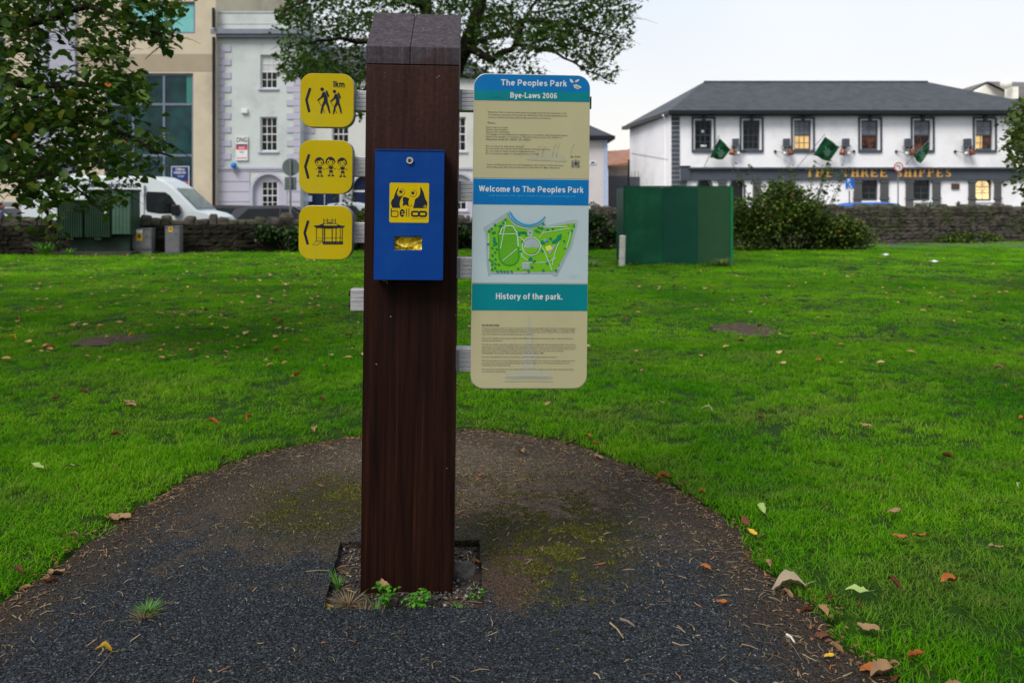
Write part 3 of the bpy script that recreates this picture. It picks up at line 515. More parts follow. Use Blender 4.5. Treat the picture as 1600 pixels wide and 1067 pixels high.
def facade(mb, x0, x1, z0, z1, y, holes, dep=0.22):
    xs = sorted({x0, x1, *[h[0] for h in holes], *[h[1] for h in holes]}); zs = sorted({z0, z1, *[h[2] for h in holes], *[h[3] for h in holes]})
    for i in range(len(xs) - 1):
        for j in range(len(zs) - 1):
            cx, cz = (xs[i] + xs[i + 1]) / 2, (zs[j] + zs[j + 1]) / 2
            if not any(h[0] < cx < h[1] and h[2] < cz < h[3] for h in holes): mb.quad((xs[i], y, zs[j]), (xs[i + 1], y, zs[j]), (xs[i + 1], y, zs[j + 1]), (xs[i], y, zs[j + 1]))
    for a, b, c, d in holes:
        for p, q in (((a, c), (b, c)), ((b, c), (b, d)), ((b, d), (a, d)), ((a, d), (a, c))): mb.quad((p[0], y, p[1]), (q[0], y, q[1]), (q[0], y + dep, q[1]), (p[0], y + dep, p[1]))
    return mb
def body(mb, x0, x1, z0, z1, y0, y1):                      # sides, back and top behind a facade
    mb.quad((x0, y0, z0), (x0, y1, z0), (x0, y1, z1), (x0, y0, z1)).quad((x1, y0, z0), (x1, y1, z0), (x1, y1, z1), (x1, y0, z1)).quad((x0, y1, z0), (x1, y1, z0), (x1, y1, z1), (x0, y1, z1)).quad((x0, y0, z1), (x1, y0, z1), (x1, y1, z1), (x0, y1, z1))
def window(par, x0, x1, z0, z1, y, cols=3, rows=4, fm=None, sill=True, bar=0.03, border=0.06, gm=None, mid=True, dep=0.12, sm=None, glint=None, blind=None):
    fm = fm or M_white; m = MB(); a, b = y + dep, y + dep + 0.06
    m.box(x0, x0 + border, a, b, z0, z1); m.box(x1 - border, x1, a, b, z0, z1); m.box(x0 + border, x1 - border, a, b, z0, z0 + border * 1.3); m.box(x0 + border, x1 - border, a, b, z1 - border, z1)
    ix0, ix1, iz0, iz1 = x0 + border, x1 - border, z0 + border * 1.3, z1 - border
    for i in range(1, cols): xx = ix0 + (ix1 - ix0) * i / cols; m.box(xx - bar / 2, xx + bar / 2, a + 0.01, b - 0.012, iz0, iz1)
    for j in range(1, rows):
        zz = iz0 + (iz1 - iz0) * j / rows; t = bar * (1.7 if mid and j * 2 == rows else 1); m.box(ix0, ix1, a + 0.005, b - 0.005, zz - t / 2, zz + t / 2)
    w = m.build('window', fm, par)
    g = MB(); g.box(x0 + 0.01, x1 - 0.01, b - 0.02, b + 0.0, z0 + 0.01, z1 - 0.01); g.build('pane', gm or M_glass, w)
    if glint: g = MB(); g.box(glint[0], glint[1], b - 0.025, b - 0.021, glint[2], glint[3]); g.build('sunset_reflection', M_sunset_refl, w)
    if blind: g = MB(); g.box(x0 + border, x1 - border, b - 0.026, b - 0.0215, z1 - (z1 - z0) * blind, z1 - border); g.build('blind', mat('window blind', (0.5, 0.52, 0.52), None, 3, 0.7), w)
    if sill: s = MB(); s.box(x0 - 0.1, x1 + 0.1, y - 0.09, y + dep, z0 - 0.09, z0 - 0.001); s.build('sill', sm or fm, w, bevel=0.01)
    return w
M_sunset_refl = mat('sunset reflection pane', (0.6, 0.4, 0.15), (0.3, 0.18, 0.06), 3, 0.3, emit=(1.0, 0.66, 0.27), es=0.55)  # glow stands in for the sunset sky mirrored in the glass

# ------------------------------------------------------------ cream office block, far left
D1 = 41.6; X_ = lambda px: PX(px, D1); Z_ = lambda py: PZ(py, D1)
M_cream = mat('cream stone cladding', (0.50, 0.44, 0.33), (0.45, 0.39, 0.29), 1.2, 0.75, 0.01, 30, dirt=(0.33, 0.28, 0.22), dscale=0.35)
M_cream2 = mat('tan stone band', (0.36, 0.3, 0.22), (0.31, 0.26, 0.19), 1.2, 0.75, 0.01, 30)
M_lil = mat('lilac render', (0.37, 0.38, 0.46), None, 1.5, 0.7)
M_gframe = mat('grey window frame', (0.16, 0.19, 0.26), None, 8, 0.4)
M_teal = mat('teal glass', (0.01, 0.055, 0.06), (0.003, 0.02, 0.024), 0.6, 0.06, spec=0.25, contrast=(0.4, 0.6), rvar=0.02)
M_cyan = mat('pale cyan blind', (0.2, 0.5, 0.5), (0.14, 0.42, 0.42), 1, 0.3)
bl = thing('office_block', 'cream stone office block with tall teal glass bays behind the white van', 'building', (X_(150), D1, 0)); bo = Vector(bl.location)
class LMB(MB):
    """mesh builder in world coordinates, stored relative to a thing's base"""
    def __init__(s, base): super().__init__(); s.b = Vector(base)
    def build(s, *a, **k):
        s.v = [tuple(Vector(v) - s.b) for v in s.v]; return super().build(*a, **k)
_MB = MB
def based(base):
    global MB
    class T(LMB):
        def __init__(s): super().__init__(base)
    MB = T
def unbased():
    global MB
    MB = _MB
based(bl.location)
gz = 0.1
H = [(X_(163), X_(302), gz, Z_(115)), (X_(190), X_(305), Z_(53), Z_(3)), (X_(-60), X_(9), Z_(275), Z_(60)), (X_(-320), X_(-120), gz, Z_(115)), (X_(-300), X_(-120), Z_(53), Z_(3)), (X_(52), X_(120), gz, Z_(255))]
m = facade(MB(), X_(-420), X_(337.3), 0, 15.5, D1, H, 0.3); body(m, X_(-420), X_(337.3), 0, 15.5, D1, D1 + 13); m.build('wall', M_cream, bl)
m = MB(); m.box(X_(120.5), X_(337), D1 - 0.012, D1 - 0.001, Z_(112), Z_(85)); m.build('stone_band', M_cream2, bl)
m = MB(); m.box(X_(54), X_(120), D1 - 0.16, D1 - 0.002, Z_(253), 15.5); m.build('lilac_panel', M_lil, bl)
m = MB(); m.box(X_(75), X_(79), D1 - 0.22, D1 - 0.165, 3.6, 15.5); m.build('downpipe', M_gframe, bl)
m = MB(); m.box(X_(-420), X_(51), D1 - 0.05, D1 - 0.001, Z_(322), Z_(316)); m.build('plinth_moulding', M_gframe, bl)
def bay(x0, x1, z0, z1, vx, hz, pane_m, name='window'):
    m = MB(); y = D1 + 0.1; t = 0.11
    m.box(x0, x0 + t, y, y + .08, z0, z1); m.box(x1 - t, x1, y, y + .08, z0, z1); m.box(x0 + t, x1 - t, y, y + .08, z1 - t, z1); m.box(x0 + t, x1 - t, y, y + .08, z0, z0 + t)
    for v in vx: m.box(v - t / 2, v + t / 2, y - .004, y + .07, z0 + t, z1 - t)
    for h in hz: m.box(x0 + t, x1 - t, y + .003, y + .066, h - t / 2, h + t / 2)
    w = m.build(name, M_gframe, bl); g = MB(); g.box(x0 + .02, x1 - .02, y + .05, y + .07, z0 + .02, z1 - .02); g.build('pane', pane_m, w); return w
w1 = bay(X_(163), X_(302), gz, Z_(115), [X_(207), X_(255)], [Z_(163), Z_(243)], M_teal)
for a_, b_ in ((212, 219), (290, 298)): g = MB(); g.box(X_(a_), X_(b_), D1 + .144, D1 + .149, Z_(161), Z_(117)); g.build('blind', mat('teal blind', (0.04, 0.2, 0.17), None, 2, 0.5), w1)
bay(X_(190), X_(305), Z_(53), Z_(3), [X_(258)], [], M_cyan)
bay(X_(-60), X_(9), Z_(275), Z_(60), [X_(-25)], [Z_(163)], M_teal); bay(X_(-320), X_(-120), gz, Z_(115), [X_(-250), X_(-185)], [Z_(163), Z_(243)], M_teal); bay(X_(-300), X_(-120), Z_(53), Z_(3), [X_(-210)], [], M_cyan)
dr = bay(X_(52), X_(120), gz, Z_(255), [X_(80)], [Z_(275)], M_glass, 'door')
g = MB(); g.box(X_(90), X_(112), D1 + .07, D1 + .096, Z_(300), Z_(262)); g.build('inner_frame', M_gframe, dr)
ps = MB(); ps.box(X_(267), X_(295), D1 + .06, D1 + .085, Z_(290), Z_(260)); po_ = ps.build('poster', M_white, bl)
a = Art(-0.0, po_); 
_f = XZ(0)
def marks(par, y, items):
    """flat printed rectangles and words in world x, z on a face at depth y; stored relative to the based() origin"""
    g_ = {}
    for it in items:
        mt, lay = it[0], it[1]; mb = g_.setdefault((mt.name, lay), [MB(), mt, lay])[0]; yy = y - 0.004 * lay
        if it[2] == 'r': mb.quad((it[3], yy, it[4]), (it[5], yy, it[4]), (it[5], yy, it[6]), (it[3], yy, it[6]))
        elif it[2] == 'p': mb.add([(u, yy, v) for u, v in it[3]], [tuple(t) for t in tessellate_polygon([[Vector((u, v, 0)) for u, v in it[3]]])])
        else:
            vs, fs = text2d(it[3], 1, 0.02, 2); x0, x1 = min(p[0] for p in vs), max(p[0] for p in vs); y0, y1 = min(p[1] for p in vs), max(p[1] for p in vs)
            mb.add([(it[4] + (p[0] - x0) / (x1 - x0) * (it[5] - it[4]), yy, it[6] + (p[1] - y0) / (y1 - y0) * (it[7] - it[6])) for p in vs], fs)
    return [v[0].build('print', v[1], par) for v in g_.values()]
M_navy = mat('poster navy', (0.01, 0.04, 0.16), None, 5, 0.5); M_red = mat('sign red', (0.55, 0.03, 0.03), None, 5, 0.5)
marks(po_, D1 + .058, [(M_navy, 1, 'r', X_(268), Z_(284), X_(294), Z_(261)), (M_red, 1, 'r', X_(268), Z_(289.3), X_(294), Z_(284.4)), (M_white, 2, 't', 'Office', X_(274), X_(288), Z_(266.5), Z_(263)), (M_white, 2, 't', 'WINDOW', X_(271), X_(290), Z_(272), Z_(268)), (M_white, 2, 't', 'TO LET', X_(277), X_(287), Z_(277), Z_(274.5))])
unbased()

# ------------------------------------------------------------ georgian row
M_geo = mat('pale green render', (0.6, 0.65, 0.64), (0.56, 0.61, 0.6), 0.9, 0.75, 0.006, 30, dirt=(0.4, 0.45, 0.45), dscale=0.5)
M_lav = mat('lavender rusticated render', (0.5, 0.5, 0.6), (0.46, 0.46, 0.55), 0.9, 0.75)
M_geo2 = mat('cream render', (0.62, 0.64, 0.6), (0.57, 0.59, 0.56), 0.9, 0.75, dirt=(0.45, 0.46, 0.44), dscale=0.5)
M_corn = mat('lead grey cornice', (0.2, 0.22, 0.27), None, 3, 0.6); M_dark = mat('black cast iron', (0.012, 0.014, 0.02), None, 9, 0.4)
M_navydoor = mat('navy door', (0.006, 0.014, 0.05), None, 4, 0.4)
def rustic(x0, x1, z0, z1, y, holes, par, dep=0.05):
    """banded ground storey: courses proud of the wall, with open joints"""
    m = MB(); z = z0; ch = 0.53
    while z < z1 - 0.1:
        t = min(z + ch - 0.035, z1); xs = [x0]
        for a, b, c, d in sorted(holes):
            if c < t and d > z: xs += [a, b]
        xs.append(x1)
        for i in range(0, len(xs), 2):
            if xs[i + 1] - xs[i] > 0.02: m.box(xs[i], xs[i + 1], y - dep, y - 0.001, z, t)
        z += ch
    return m.build('rusticated_courses', M_lav, par, bevel=0.008, seg=1)
def arch_ring(cx, zc, r0, r1, ya, yb, n=16, legs=0):
    pts = [(cx + r1 * math.cos(R(180 * i / n)), zc + r1 * math.sin(R(180 * i / n))) for i in range(n + 1)]; inn = [(cx + r0 * math.cos(R(180 * i / n)), zc + r0 * math.sin(R(180 * i / n))) for i in range(n, -1, -1)]
    m = MB(); 
    for i in range(n):
        q = [pts[i], pts[i + 1], inn[n - i - 1], inn[n - i]]; m.prism(q, ya, yb, lambda u, v, w: (u, w, v))
    if legs: m.box(cx - r1, cx - r0, ya, yb, zc - legs, zc); m.box(cx + r0, cx + r1, ya, yb, zc - legs, zc)
    return m
def spandrel(m, x0, x1, zc, ztop, y, yb, n=12):
    cx, r = (x0 + x1) / 2, (x1 - x0) / 2
    for s in (-1, 1):
        arc = [(cx + s * r * math.cos(R(90 * i / n)), zc + (ztop - zc) * math.sin(R(90 * i / n))) for i in range(n + 1)]
        m.prism(arc + [(cx + s * r, ztop)], y, yb, lambda u, v, w: (u, w, v))
def geo(par, x0, x1, y, wx, wall_m, top, quo_l, quo_r, doors=(), gx=None):
    gx = gx or wx
    Z = lambda py: PZ(py, y); D = y; hw = 13.2 * y / FPX; holes = []; arch = []
    zb, zt1, z2b, z2t = Z(237), Z(183), Z(139), Z(86); str_ = Z(265)
    for c in wx:
        holes += [(c - hw, c + hw, zb, zt1)] + ([(c - hw, c + hw, z2b, z2t)] if top > Z(86) + 0.2 else [])
    for c in gx: ar = 25 * y / FPX; arch.append((c - ar, c + ar, 0.15, Z(272)))
    m = facade(MB(), x0, x1, 0, top, y, holes + arch, 0.25)
    for a, b, c, d in arch: spandrel(m, a, b, Z(298), d, y + 0.002, y + 0.24)
    body(m, x0, x1, 0, top, y, y + 11); m.build('wall', wall_m, par)
    rustic(x0 + (0.02 if quo_l else 0.0), x1, 0.1, str_, y, [(a - .14, b + .14, c, d + .12) for a, b, c, d in arch], par)
    m = MB(); m.box(x0, x1, y - 0.1, y - 0.001, str_ + 0.002, str_ + 0.13); m.build('string_course', M_lav, par, bevel=0.01)
    for i, (c, (a, b, c0, d)) in enumerate(zip(gx, arch)):
        arch_ring(c, Z(298), b - c, b - c + .13, y - .07, y - .002, legs=Z(298) - .15).build('arch_surround', M_lav, par)
        if i in doors:
            m = MB(); m.box(a, b, y + .18, y + .245, .15, d); dd = m.build('door', M_navydoor, par)
            m = MB(); m.box(c - .012, c + .012, y + .165, y + .179, .2, Z(300)); m.box(a + .05, b - .05, y + .165, y + .179, Z(300), Z(300) + .08); m.build('door_trim', M_white, dd)
        else:
            m = MB(); q = [(c - hw, Z(327)), (c + hw, Z(327)), (c + hw, Z(283)), (c - hw, Z(283))]; m = facade(MB(), a, b, .15, d, y + .17, [(c - hw, c + hw, Z(329), Z(283))], .1); m.build('arch_infill', M_lav, par)
            window(par, c - hw, c + hw, Z(329), Z(283), y + .17, 3, 4, dep=.04, sill=True, sm=M_lav)
    for j, c in enumerate(wx):
        window(par, c - hw, c + hw, zb, zt1, y, 3, 4, sm=M_lav)
        if top > Z(86) + 0.2: window(par, c - hw, c + hw, z2b, z2t, y, 3, 4, sm=M_lav, blind=0.5 if j == 0 else None)
    for side, on in ((0, quo_l), (1, quo_r)):
        if on:
            m = MB(); z = str_ + .15; k = 0
            while z < top - .6:
                wd = .74 if k % 2 else .37
                if side == 0: m.box(x0, x0 + wd, y - .05, y - .001, z, z + .34)
                else: m.box(x1 - wd, x1, y - .05, y - .001, z, z + .34)
                z += .355; k += 1
            m.build('quoins', M_lav, par, bevel=0.012, seg=1)
YA = 42.0; gA = thing('georgian_house', 'pale green three storey georgian house with lavender quoins and sash windows, behind parked cars', 'building', (-13.4, YA, 0)); based(gA.location)
xa0, xa1 = PX(339.5, YA), PX(470, YA)
geo(gA, xa0, xa1, YA, [PX(420, YA)], M_geo, PZ(60, YA), True, True)
m = MB(); m.box(xa0 - .12, xa1 + .12, YA - .32, YA + 10.9, PZ(60, YA), PZ(56, YA)); m.box(xa0 - .2, xa1 + .2, YA - .42, YA + 10.95, PZ(56, YA) + .001, PZ(48, YA)); m.build('cornice', M_corn, gA, bevel=0.02)
m = MB(); m.box(xa0, xa1, YA - .05, YA + 10.8, PZ(48, YA) + .001, PZ(21, YA)); m.box(xa0 - .03, xa1 + .03, YA - .09, YA + 10.85, PZ(21, YA) + .001, PZ(19, YA)); m.box(xa0 - .02, xa1 + .02, YA - .07, YA - .051, PZ(38.5, YA), PZ(37, YA)); m.build('parapet', M_geo, gA)
m = MB(); m.tube([(xa0 + .0, YA - .5, .2), (xa0 + .0, YA - .5, PZ(60, YA) - .05)], .075, 8); m.tube([(xa0 + .0, YA - .52, PZ(47, YA)), (xa0 + .0, YA - .52, PZ(17, YA))], .08, 8); m.build('downpipe', M_dark, gA)
m = MB(); m.box(PX(378, YA), PX(388, YA), YA - .15, YA - .002, PZ(178, YA), PZ(171, YA)); m.build('alarm_box', M_white, gA, bevel=.03)
m = MB(); cxx, czz = PX(368, YA), PZ(259, YA); m.sphere((cxx, YA - .25, czz), .16, n=14, m=8); dm = m.build('security_dome', mat('bright blue plastic', (0.01, 0.2, 0.6), None, 5, 0.3), gA, smooth=True)
m = MB(); m.tube([(cxx + .02, YA - .25, czz - .14), (cxx + .02, YA - .25, czz - .38), (cxx + .02, YA - .002, czz - .4)], .03, 6); m.build('dome_bracket', M_gframe, dm)
unbased()
zs_ = thing('estate_agent_board', 'small white estate agent board lettered DNG with a red band, on the georgian house', 'sign', (PX(378, YA), YA - .06, PZ(232, YA))); based(zs_.location)
m = MB(); m.box(PX(369.5, YA), PX(388, YA), YA - .1, YA - .056, PZ(251, YA), PZ(213, YA)); bb = m.build('board', M_white, zs_)
XX = lambda p: PX(p, YA); ZY = lambda p: PZ(p, YA)
marks(bb, YA - .101, [(M_ink, 1, 't', 'DNG', XX(371), XX(387), ZY(223), ZY(215)), (M_navy, 1, 'r', XX(370), ZY(228), XX(387.5), ZY(225.8)), (M_red, 1, 'r', XX(370), ZY(234.5), XX(387.5), ZY(228.2)), (M_white, 2, 't', 'SOLD', XX(374), XX(384), ZY(233.3), ZY(229.6)), (M_ink, 1, 't', 'DNG', XX(376), XX(382), ZY(239.5), ZY(236.8)), (M_red, 1, 'r', XX(371), ZY(248), XX(386.5), ZY(246.8))])
unbased()
YB = 42.7; gB = thing('georgian_house', 'cream and lavender georgian terrace with arched ground floor, partly hidden by the post', 'building', (-6, YB, 0)); based(gB.location)
xb0, xb1 = PX(470, YB) - .0, PX(762, YB)
geo(gB, xb0 + 0.02, xb1, YB, [PX(532, YB), PX(623, YB), PX(715, YB)], M_geo2, PZ(118, YB), True, True, (0, 1), [PX(506, YB), PX(575, YB), PX(645, YB), PX(716, YB)])
zt = PZ(118, YB)
m2 = MB(); m2.add([(xb0 + .02, YB - .3, zt), (xb1 + .3, YB - .3, zt), (xb1 - 2.5, YB + 5.5, zt + 2.6), (xb0 + .02, YB + 5.5, zt + 2.6), (xb0 + .02, YB + 11.3, zt), (xb1 + .3, YB + 11.3, zt), (xb0 + .02, YB - .3, zt - .12), (xb1 + .3, YB - .3, zt - .12), (xb1 + .3, YB + 11.3, zt - .12), (xb0 + .02, YB + 11.3, zt - .12)],
    [(0, 1, 2, 3), (3, 2, 5, 4), (1, 5, 2), (0, 3, 4), (6, 7, 1, 0), (7, 8, 5, 1), (8, 9, 4, 5), (6, 7, 8, 9), (6, 0, 4, 9)]); m2.build('roof', M_slate, gB)
m = MB(); m.box(PX(466, YB), PX(488, YB), YB - .09, YB - .056, PZ(315, YB), PZ(306, YB)); m.build('wall_plaque', mat('pale blue plaque', (0.45, 0.55, 0.7), None, 8, 0.4), gB)
m = MB(); m.box(PX(549, YB), PX(552, YB), YB - .3, YB - .002, PZ(243, YB), PZ(236, YB)); m.build('wall_lamp', M_gframe, gB)
unbased()
# lower house that ends the row, seen right of the board
YC = 43.0; gC = thing('end_house', 'low pinkish white house with slate hipped roof, just right of the information board', 'building', (2, YC, 0)); based(gC.location)
xc0, xc1 = PX(762, YC) + .04, PX(948, YC); zt = PZ(214, YC)
M_pink = mat('pinkish white render', (0.6, 0.57, 0.58), (0.55, 0.52, 0.53), .8, .75, dirt=(0.5, 0.47, 0.46), dscale=.5)
m = facade(MB(), xc0, xc1, 0, zt, YC, [(PX(840, YC), PX(866, YC), PZ(290, YC), PZ(245, YC))], .22); body(m, xc0, xc1, 0, zt, YC, YC + 9); m.build('wall', M_pink, gC)
window(gC, PX(840, YC), PX(866, YC), PZ(290, YC), PZ(245, YC), YC, 2, 2)
m = MB(); m.box(PX(943.5, YC), xc1 + .03, YC - .06, YC - .001, .1, zt); m.build('corner_strip', mat('pale blue paint', (0.36, 0.45, 0.66), None, 3, .6), gC)
e0, e1 = xc0 - .02, xc1 + .35; ya, yb = YC - .35, YC + 9.3; zr = zt + 2.7; rx = e1 - 4.6
m = MB(); m.add([(e0, ya, zt + .02), (e1, ya, zt + .02), (e1, yb, zt + .02), (e0, yb, zt + .02), (e0, (ya + yb) / 2, zr), (rx, (ya + yb) / 2, zr)], [(0, 1, 5, 4), (1, 2, 5), (2, 3, 4, 5), (3, 0, 4), (0, 1, 2, 3)]); m.build('roof', M_slate, gC)
m = MB(); m.box(e0, e1 + .04, ya - .08, ya - .005, zt - .16, zt + .03); m.box(e1 + .002, e1 + .06, ya, yb, zt - .16, zt + .03); m.box(e0, e1, ya, YC - .002, zt - .18, zt - .15); m.build('gutter', M_dark, gC)
m = MB(); m.box(PX(921, YC), PX(931, YC), YC - .05, YC - .001, PZ(257, YC), PZ(252, YC)); nb = m.build('name_plate', M_white, gC); marks(nb, YC - .051, [(M_navy, 1, 'r', PX(923, YC), PZ(255.8, YC), PX(929, YC), PZ(253, YC))])
it = []; cxp_, czp = PX(926, YC), PZ(323, YC)
for dx, dz, r_ in ((0, -.02, .13), (-.18, .1, .06), (-.08, .2, .06), (.05, .21, .06), (.16, .12, .06)): it.append((M_dark, 1, 'p', [(cxp_ + dx + r_ * math.cos(R(30 * i)), czp + dz + r_ * 1.1 * math.sin(R(30 * i))) for i in range(12)]))
wl = [o for o in kids(gC) if o.name.startswith('wall')][0]; [setattr(o, 'name', 'paw_print') for o in marks(wl, YC - .0, it)]
unbased()
# beige block above and behind the georgian parapet
bk = thing('rear_block', 'plain beige building rising behind the georgian parapet', 'building', (-13, 56, 0)); based(bk.location)
m = MB(); m.box(PX(300, 56), PX(428, 56), 56, 64, 0, 17); m.build('wall', mat('beige render', (0.48, 0.44, 0.37), None, 1, .8, dirt=(0.38, 0.34, 0.29), dscale=.4), bk)
m = MB(); x0, x1 = PX(417, 54), PX(480, 54); m.add([(x0, 54, PZ(19, 54)), (x1, 54, PZ(19, 54)), (x1, 55.9, PZ(19, 54)), (x0, 55.9, PZ(19, 54)), (x0 + 1.2, 55, PZ(8, 54)), (x1, 55, PZ(2, 54)), (x0, 54, PZ(30, 54)), (x1, 54, PZ(30, 54)), (x1, 55.9, PZ(30, 54)), (x0, 55.9, PZ(30, 54))], [(0, 1, 5, 4), (2, 3, 4, 5), (3, 0, 4), (1, 2, 5), (6, 7, 1, 0), (7, 8, 2, 1), (8, 9, 3, 2), (9, 6, 0, 3), (6, 7, 8, 9)]); m.build('roof', M_slate, bk)
unbased()

# ------------------------------------------------------------ the pub
YP = 40.0; xp = lambda p: PX(p, YP); zp = lambda p: PZ(p, YP)
pub = thing('pub', 'long white pub with dark grey trim, slate hip roof and gold THE THREE SHIPPES lettering', 'pub', (xp(1048), YP, 0)); based(pub.location)
M_pub = mat('white pub render', (0.74, 0.74, 0.77), (0.7, 0.7, 0.73), .9, .7, .004, 40, dirt=(0.56, 0.57, 0.6), dscale=.5)
M_pg = mat('pub dark grey', (0.085, 0.1, 0.125), (0.07, 0.083, 0.105), 3, .55); M_pg2 = mat('pub mid grey', (0.12, 0.125, 0.135), None, 3, .55)
M_gold = mat('gold leaf letters', (0.9, 0.5, 0.12), (0.75, 0.4, 0.09), 6, .4)
M_lead = mat('leaded glass grey', (0.22, 0.24, 0.28), (0.14, 0.15, 0.18), 2, .2); M_amb = mat('amber glass', (0.16, 0.05, 0.02), (0.02, 0.01, 0.008), 2.5, .2, contrast=(.45, .55))
x0, x1, xr = xp(1048), xp(1650), (xp(978) + 0) ; zt = zp(176)
up = [1099, 1174, 1254, 1359, 1441, 1538, 1606]; ZU0, ZU1 = zp(235), zp(188)
holes = [(xp(c - 13.5), xp(c + 13.5), ZU0, ZU1) for c in up]
low = [(1346, 1372), (1427, 1454), (1524, 1550)]
holes += [(xp(a), xp(b), zp(314), zp(281)) for a, b in low] + [(xp(c - 10), xp(c + 10), .9, zp(281)) for c in (1101, 1152)] + [(xp(1200), xp(1222), .2, zp(284))]
m = facade(MB(), x0, x1, 0, zt, YP, holes, .24)
for c in (1101, 1152): spandrel(m, xp(c - 10), xp(c + 10), zp(291), zp(281), YP + .002, YP + .2)
BL = (PX(984, 47.5), 47.5)                                 # the side wall runs back to here
m.quad((x0, YP, 0), (BL[0], BL[1], 0), (BL[0], BL[1], zt), (x0, YP, zt)).quad((x1, YP, 0), (x1, 49, 0), (x1, 49, zt), (x1, YP, zt)).quad((BL[0], BL[1], 0), (x1, 49, 0), (x1, 49, zt), (BL[0], BL[1], zt))
m.build('wall', M_pub, pub)
z_e = zt + .02; ea, eb, ec, ed = (xp(1043), YP - .4), (x1 + .5, YP - .4), (x1 + .5, 49.4), (PX(973, 47.6), 48.0); rl, rr2 = (PX(1100, 44.2), 44.2, PZ(128.5, 44.2)), (PX(1449, 44.2), 44.2, PZ(128.5, 44.2))
m = MB(); m.add([(*ea, z_e), (*eb, z_e), (*ec, z_e), (*ed, z_e), rl, rr2], [(0, 1, 5, 4), (1, 2, 5), (2, 3, 4, 5), (3, 0, 4), (0, 1, 2, 3)]); rf = m.build('roof', M_slate, pub)
m = MB(); m.tube([rl, rr2], .07, 6); m.build('ridge_tiles', M_pg, rf)
m = MB(); m.box(ea[0] - .05, eb[0], ea[1] - .12, ea[1] - .005, z_e - .16, z_e + .03); m.box(ea[0], eb[0], ea[1] + .0, YP - .002, z_e - .2, z_e - .165)
d_ = Vector((ed[0] - ea[0], ed[1] - ea[1], 0)).normalized(); n_ = Vector((-d_.y, d_.x, 0)) ; A, B = Vector((*ea, 0)), Vector((*ed, 0))
m.add([A + n_ * .01 + Vector((0, 0, z_e - .16)), B + n_ * .01 + Vector((0, 0, z_e - .16)), B + n_ * .01 + Vector((0, 0, z_e + .03)), A + n_ * .01 + Vector((0, 0, z_e + .03)), A - n_ * .35 + Vector((0, 0, z_e - .16)), B - n_ * .35 + Vector((0, 0, z_e - .16))], [(0, 1, 2, 3), (0, 1, 5, 4)]); m.build('gutter', M_dark, pub)
m = MB(); m.tube([(x0 - .09, YP + .9, .2), (x0 - .09, YP + .9, zt - .3), (x0 - .3, YP + .4, zt - .1)], .05, 8); m.build('downpipe', M_pub, pub)
m = MB(); m.tube([(x0 - .06 - 0.0, YP + .4, zt - 2.35), (BL[0] + .03, BL[1] - .3, zt - 1.6)], .012, 4); m.build('cable', M_pg, pub)
m = MB(); z = .1
while z < zt - .25: m.box(xp(1049), xp(1061.5), YP - .06, YP - .001, z, min(z + .2, zt - .2)); z += .225
m.build('quoin_pilaster', M_pg, pub)
m = MB(); m.box(xp(1049) + .005, xp(1061.5) - .005, YP - .045, YP - .0005, .1, zt - .2); m.build('quoin_backing', M_pub, pub)
m = MB(); m.box(xp(1077), x1, YP - .14, YP - .001, zp(282), zp(265)); m.box(xp(1074), x1, YP - .3, YP - .002, zp(265) + .001, zp(262)); m.box(xp(1063), xp(1076.8), YP - .22, YP - .001, zp(283), zp(261)); m.box(xp(1062), xp(1077.5), YP - .27, YP - .001, zp(261) + .001, zp(259.5)); m.build('fascia', M_pg, pub, bevel=.008, seg=1)
def pil(c0, c1):
    m = MB(); a, b = xp(c0), xp(c1); z = .12
    m.box(a, b, YP - .1, YP - .001, .12, zp(283)); n = 4
    for i in range(n): u = a + (b - a) * (i + .5) / n; m.box(u - .025, u + .025, YP - .125, YP - .1005, zp(308), zp(286))
    m.box(a - .03, b + .03, YP - .15, YP - .002, zp(311.5), zp(309)); m.box(a - .03, b + .03, YP - .15, YP - .002, zp(285.5), zp(283.2)); return m.build('pilaster', M_pg2, pub)
for a, b in ((1122, 1134), (1176, 1188), (1229, 1241), (1333, 1344.5), (1374.5, 1387), (1414.5, 1425.5), (1456, 1468), (1512.5, 1522.5), (1552.5, 1562.5), (1062.5, 1072)): pil(a, b)
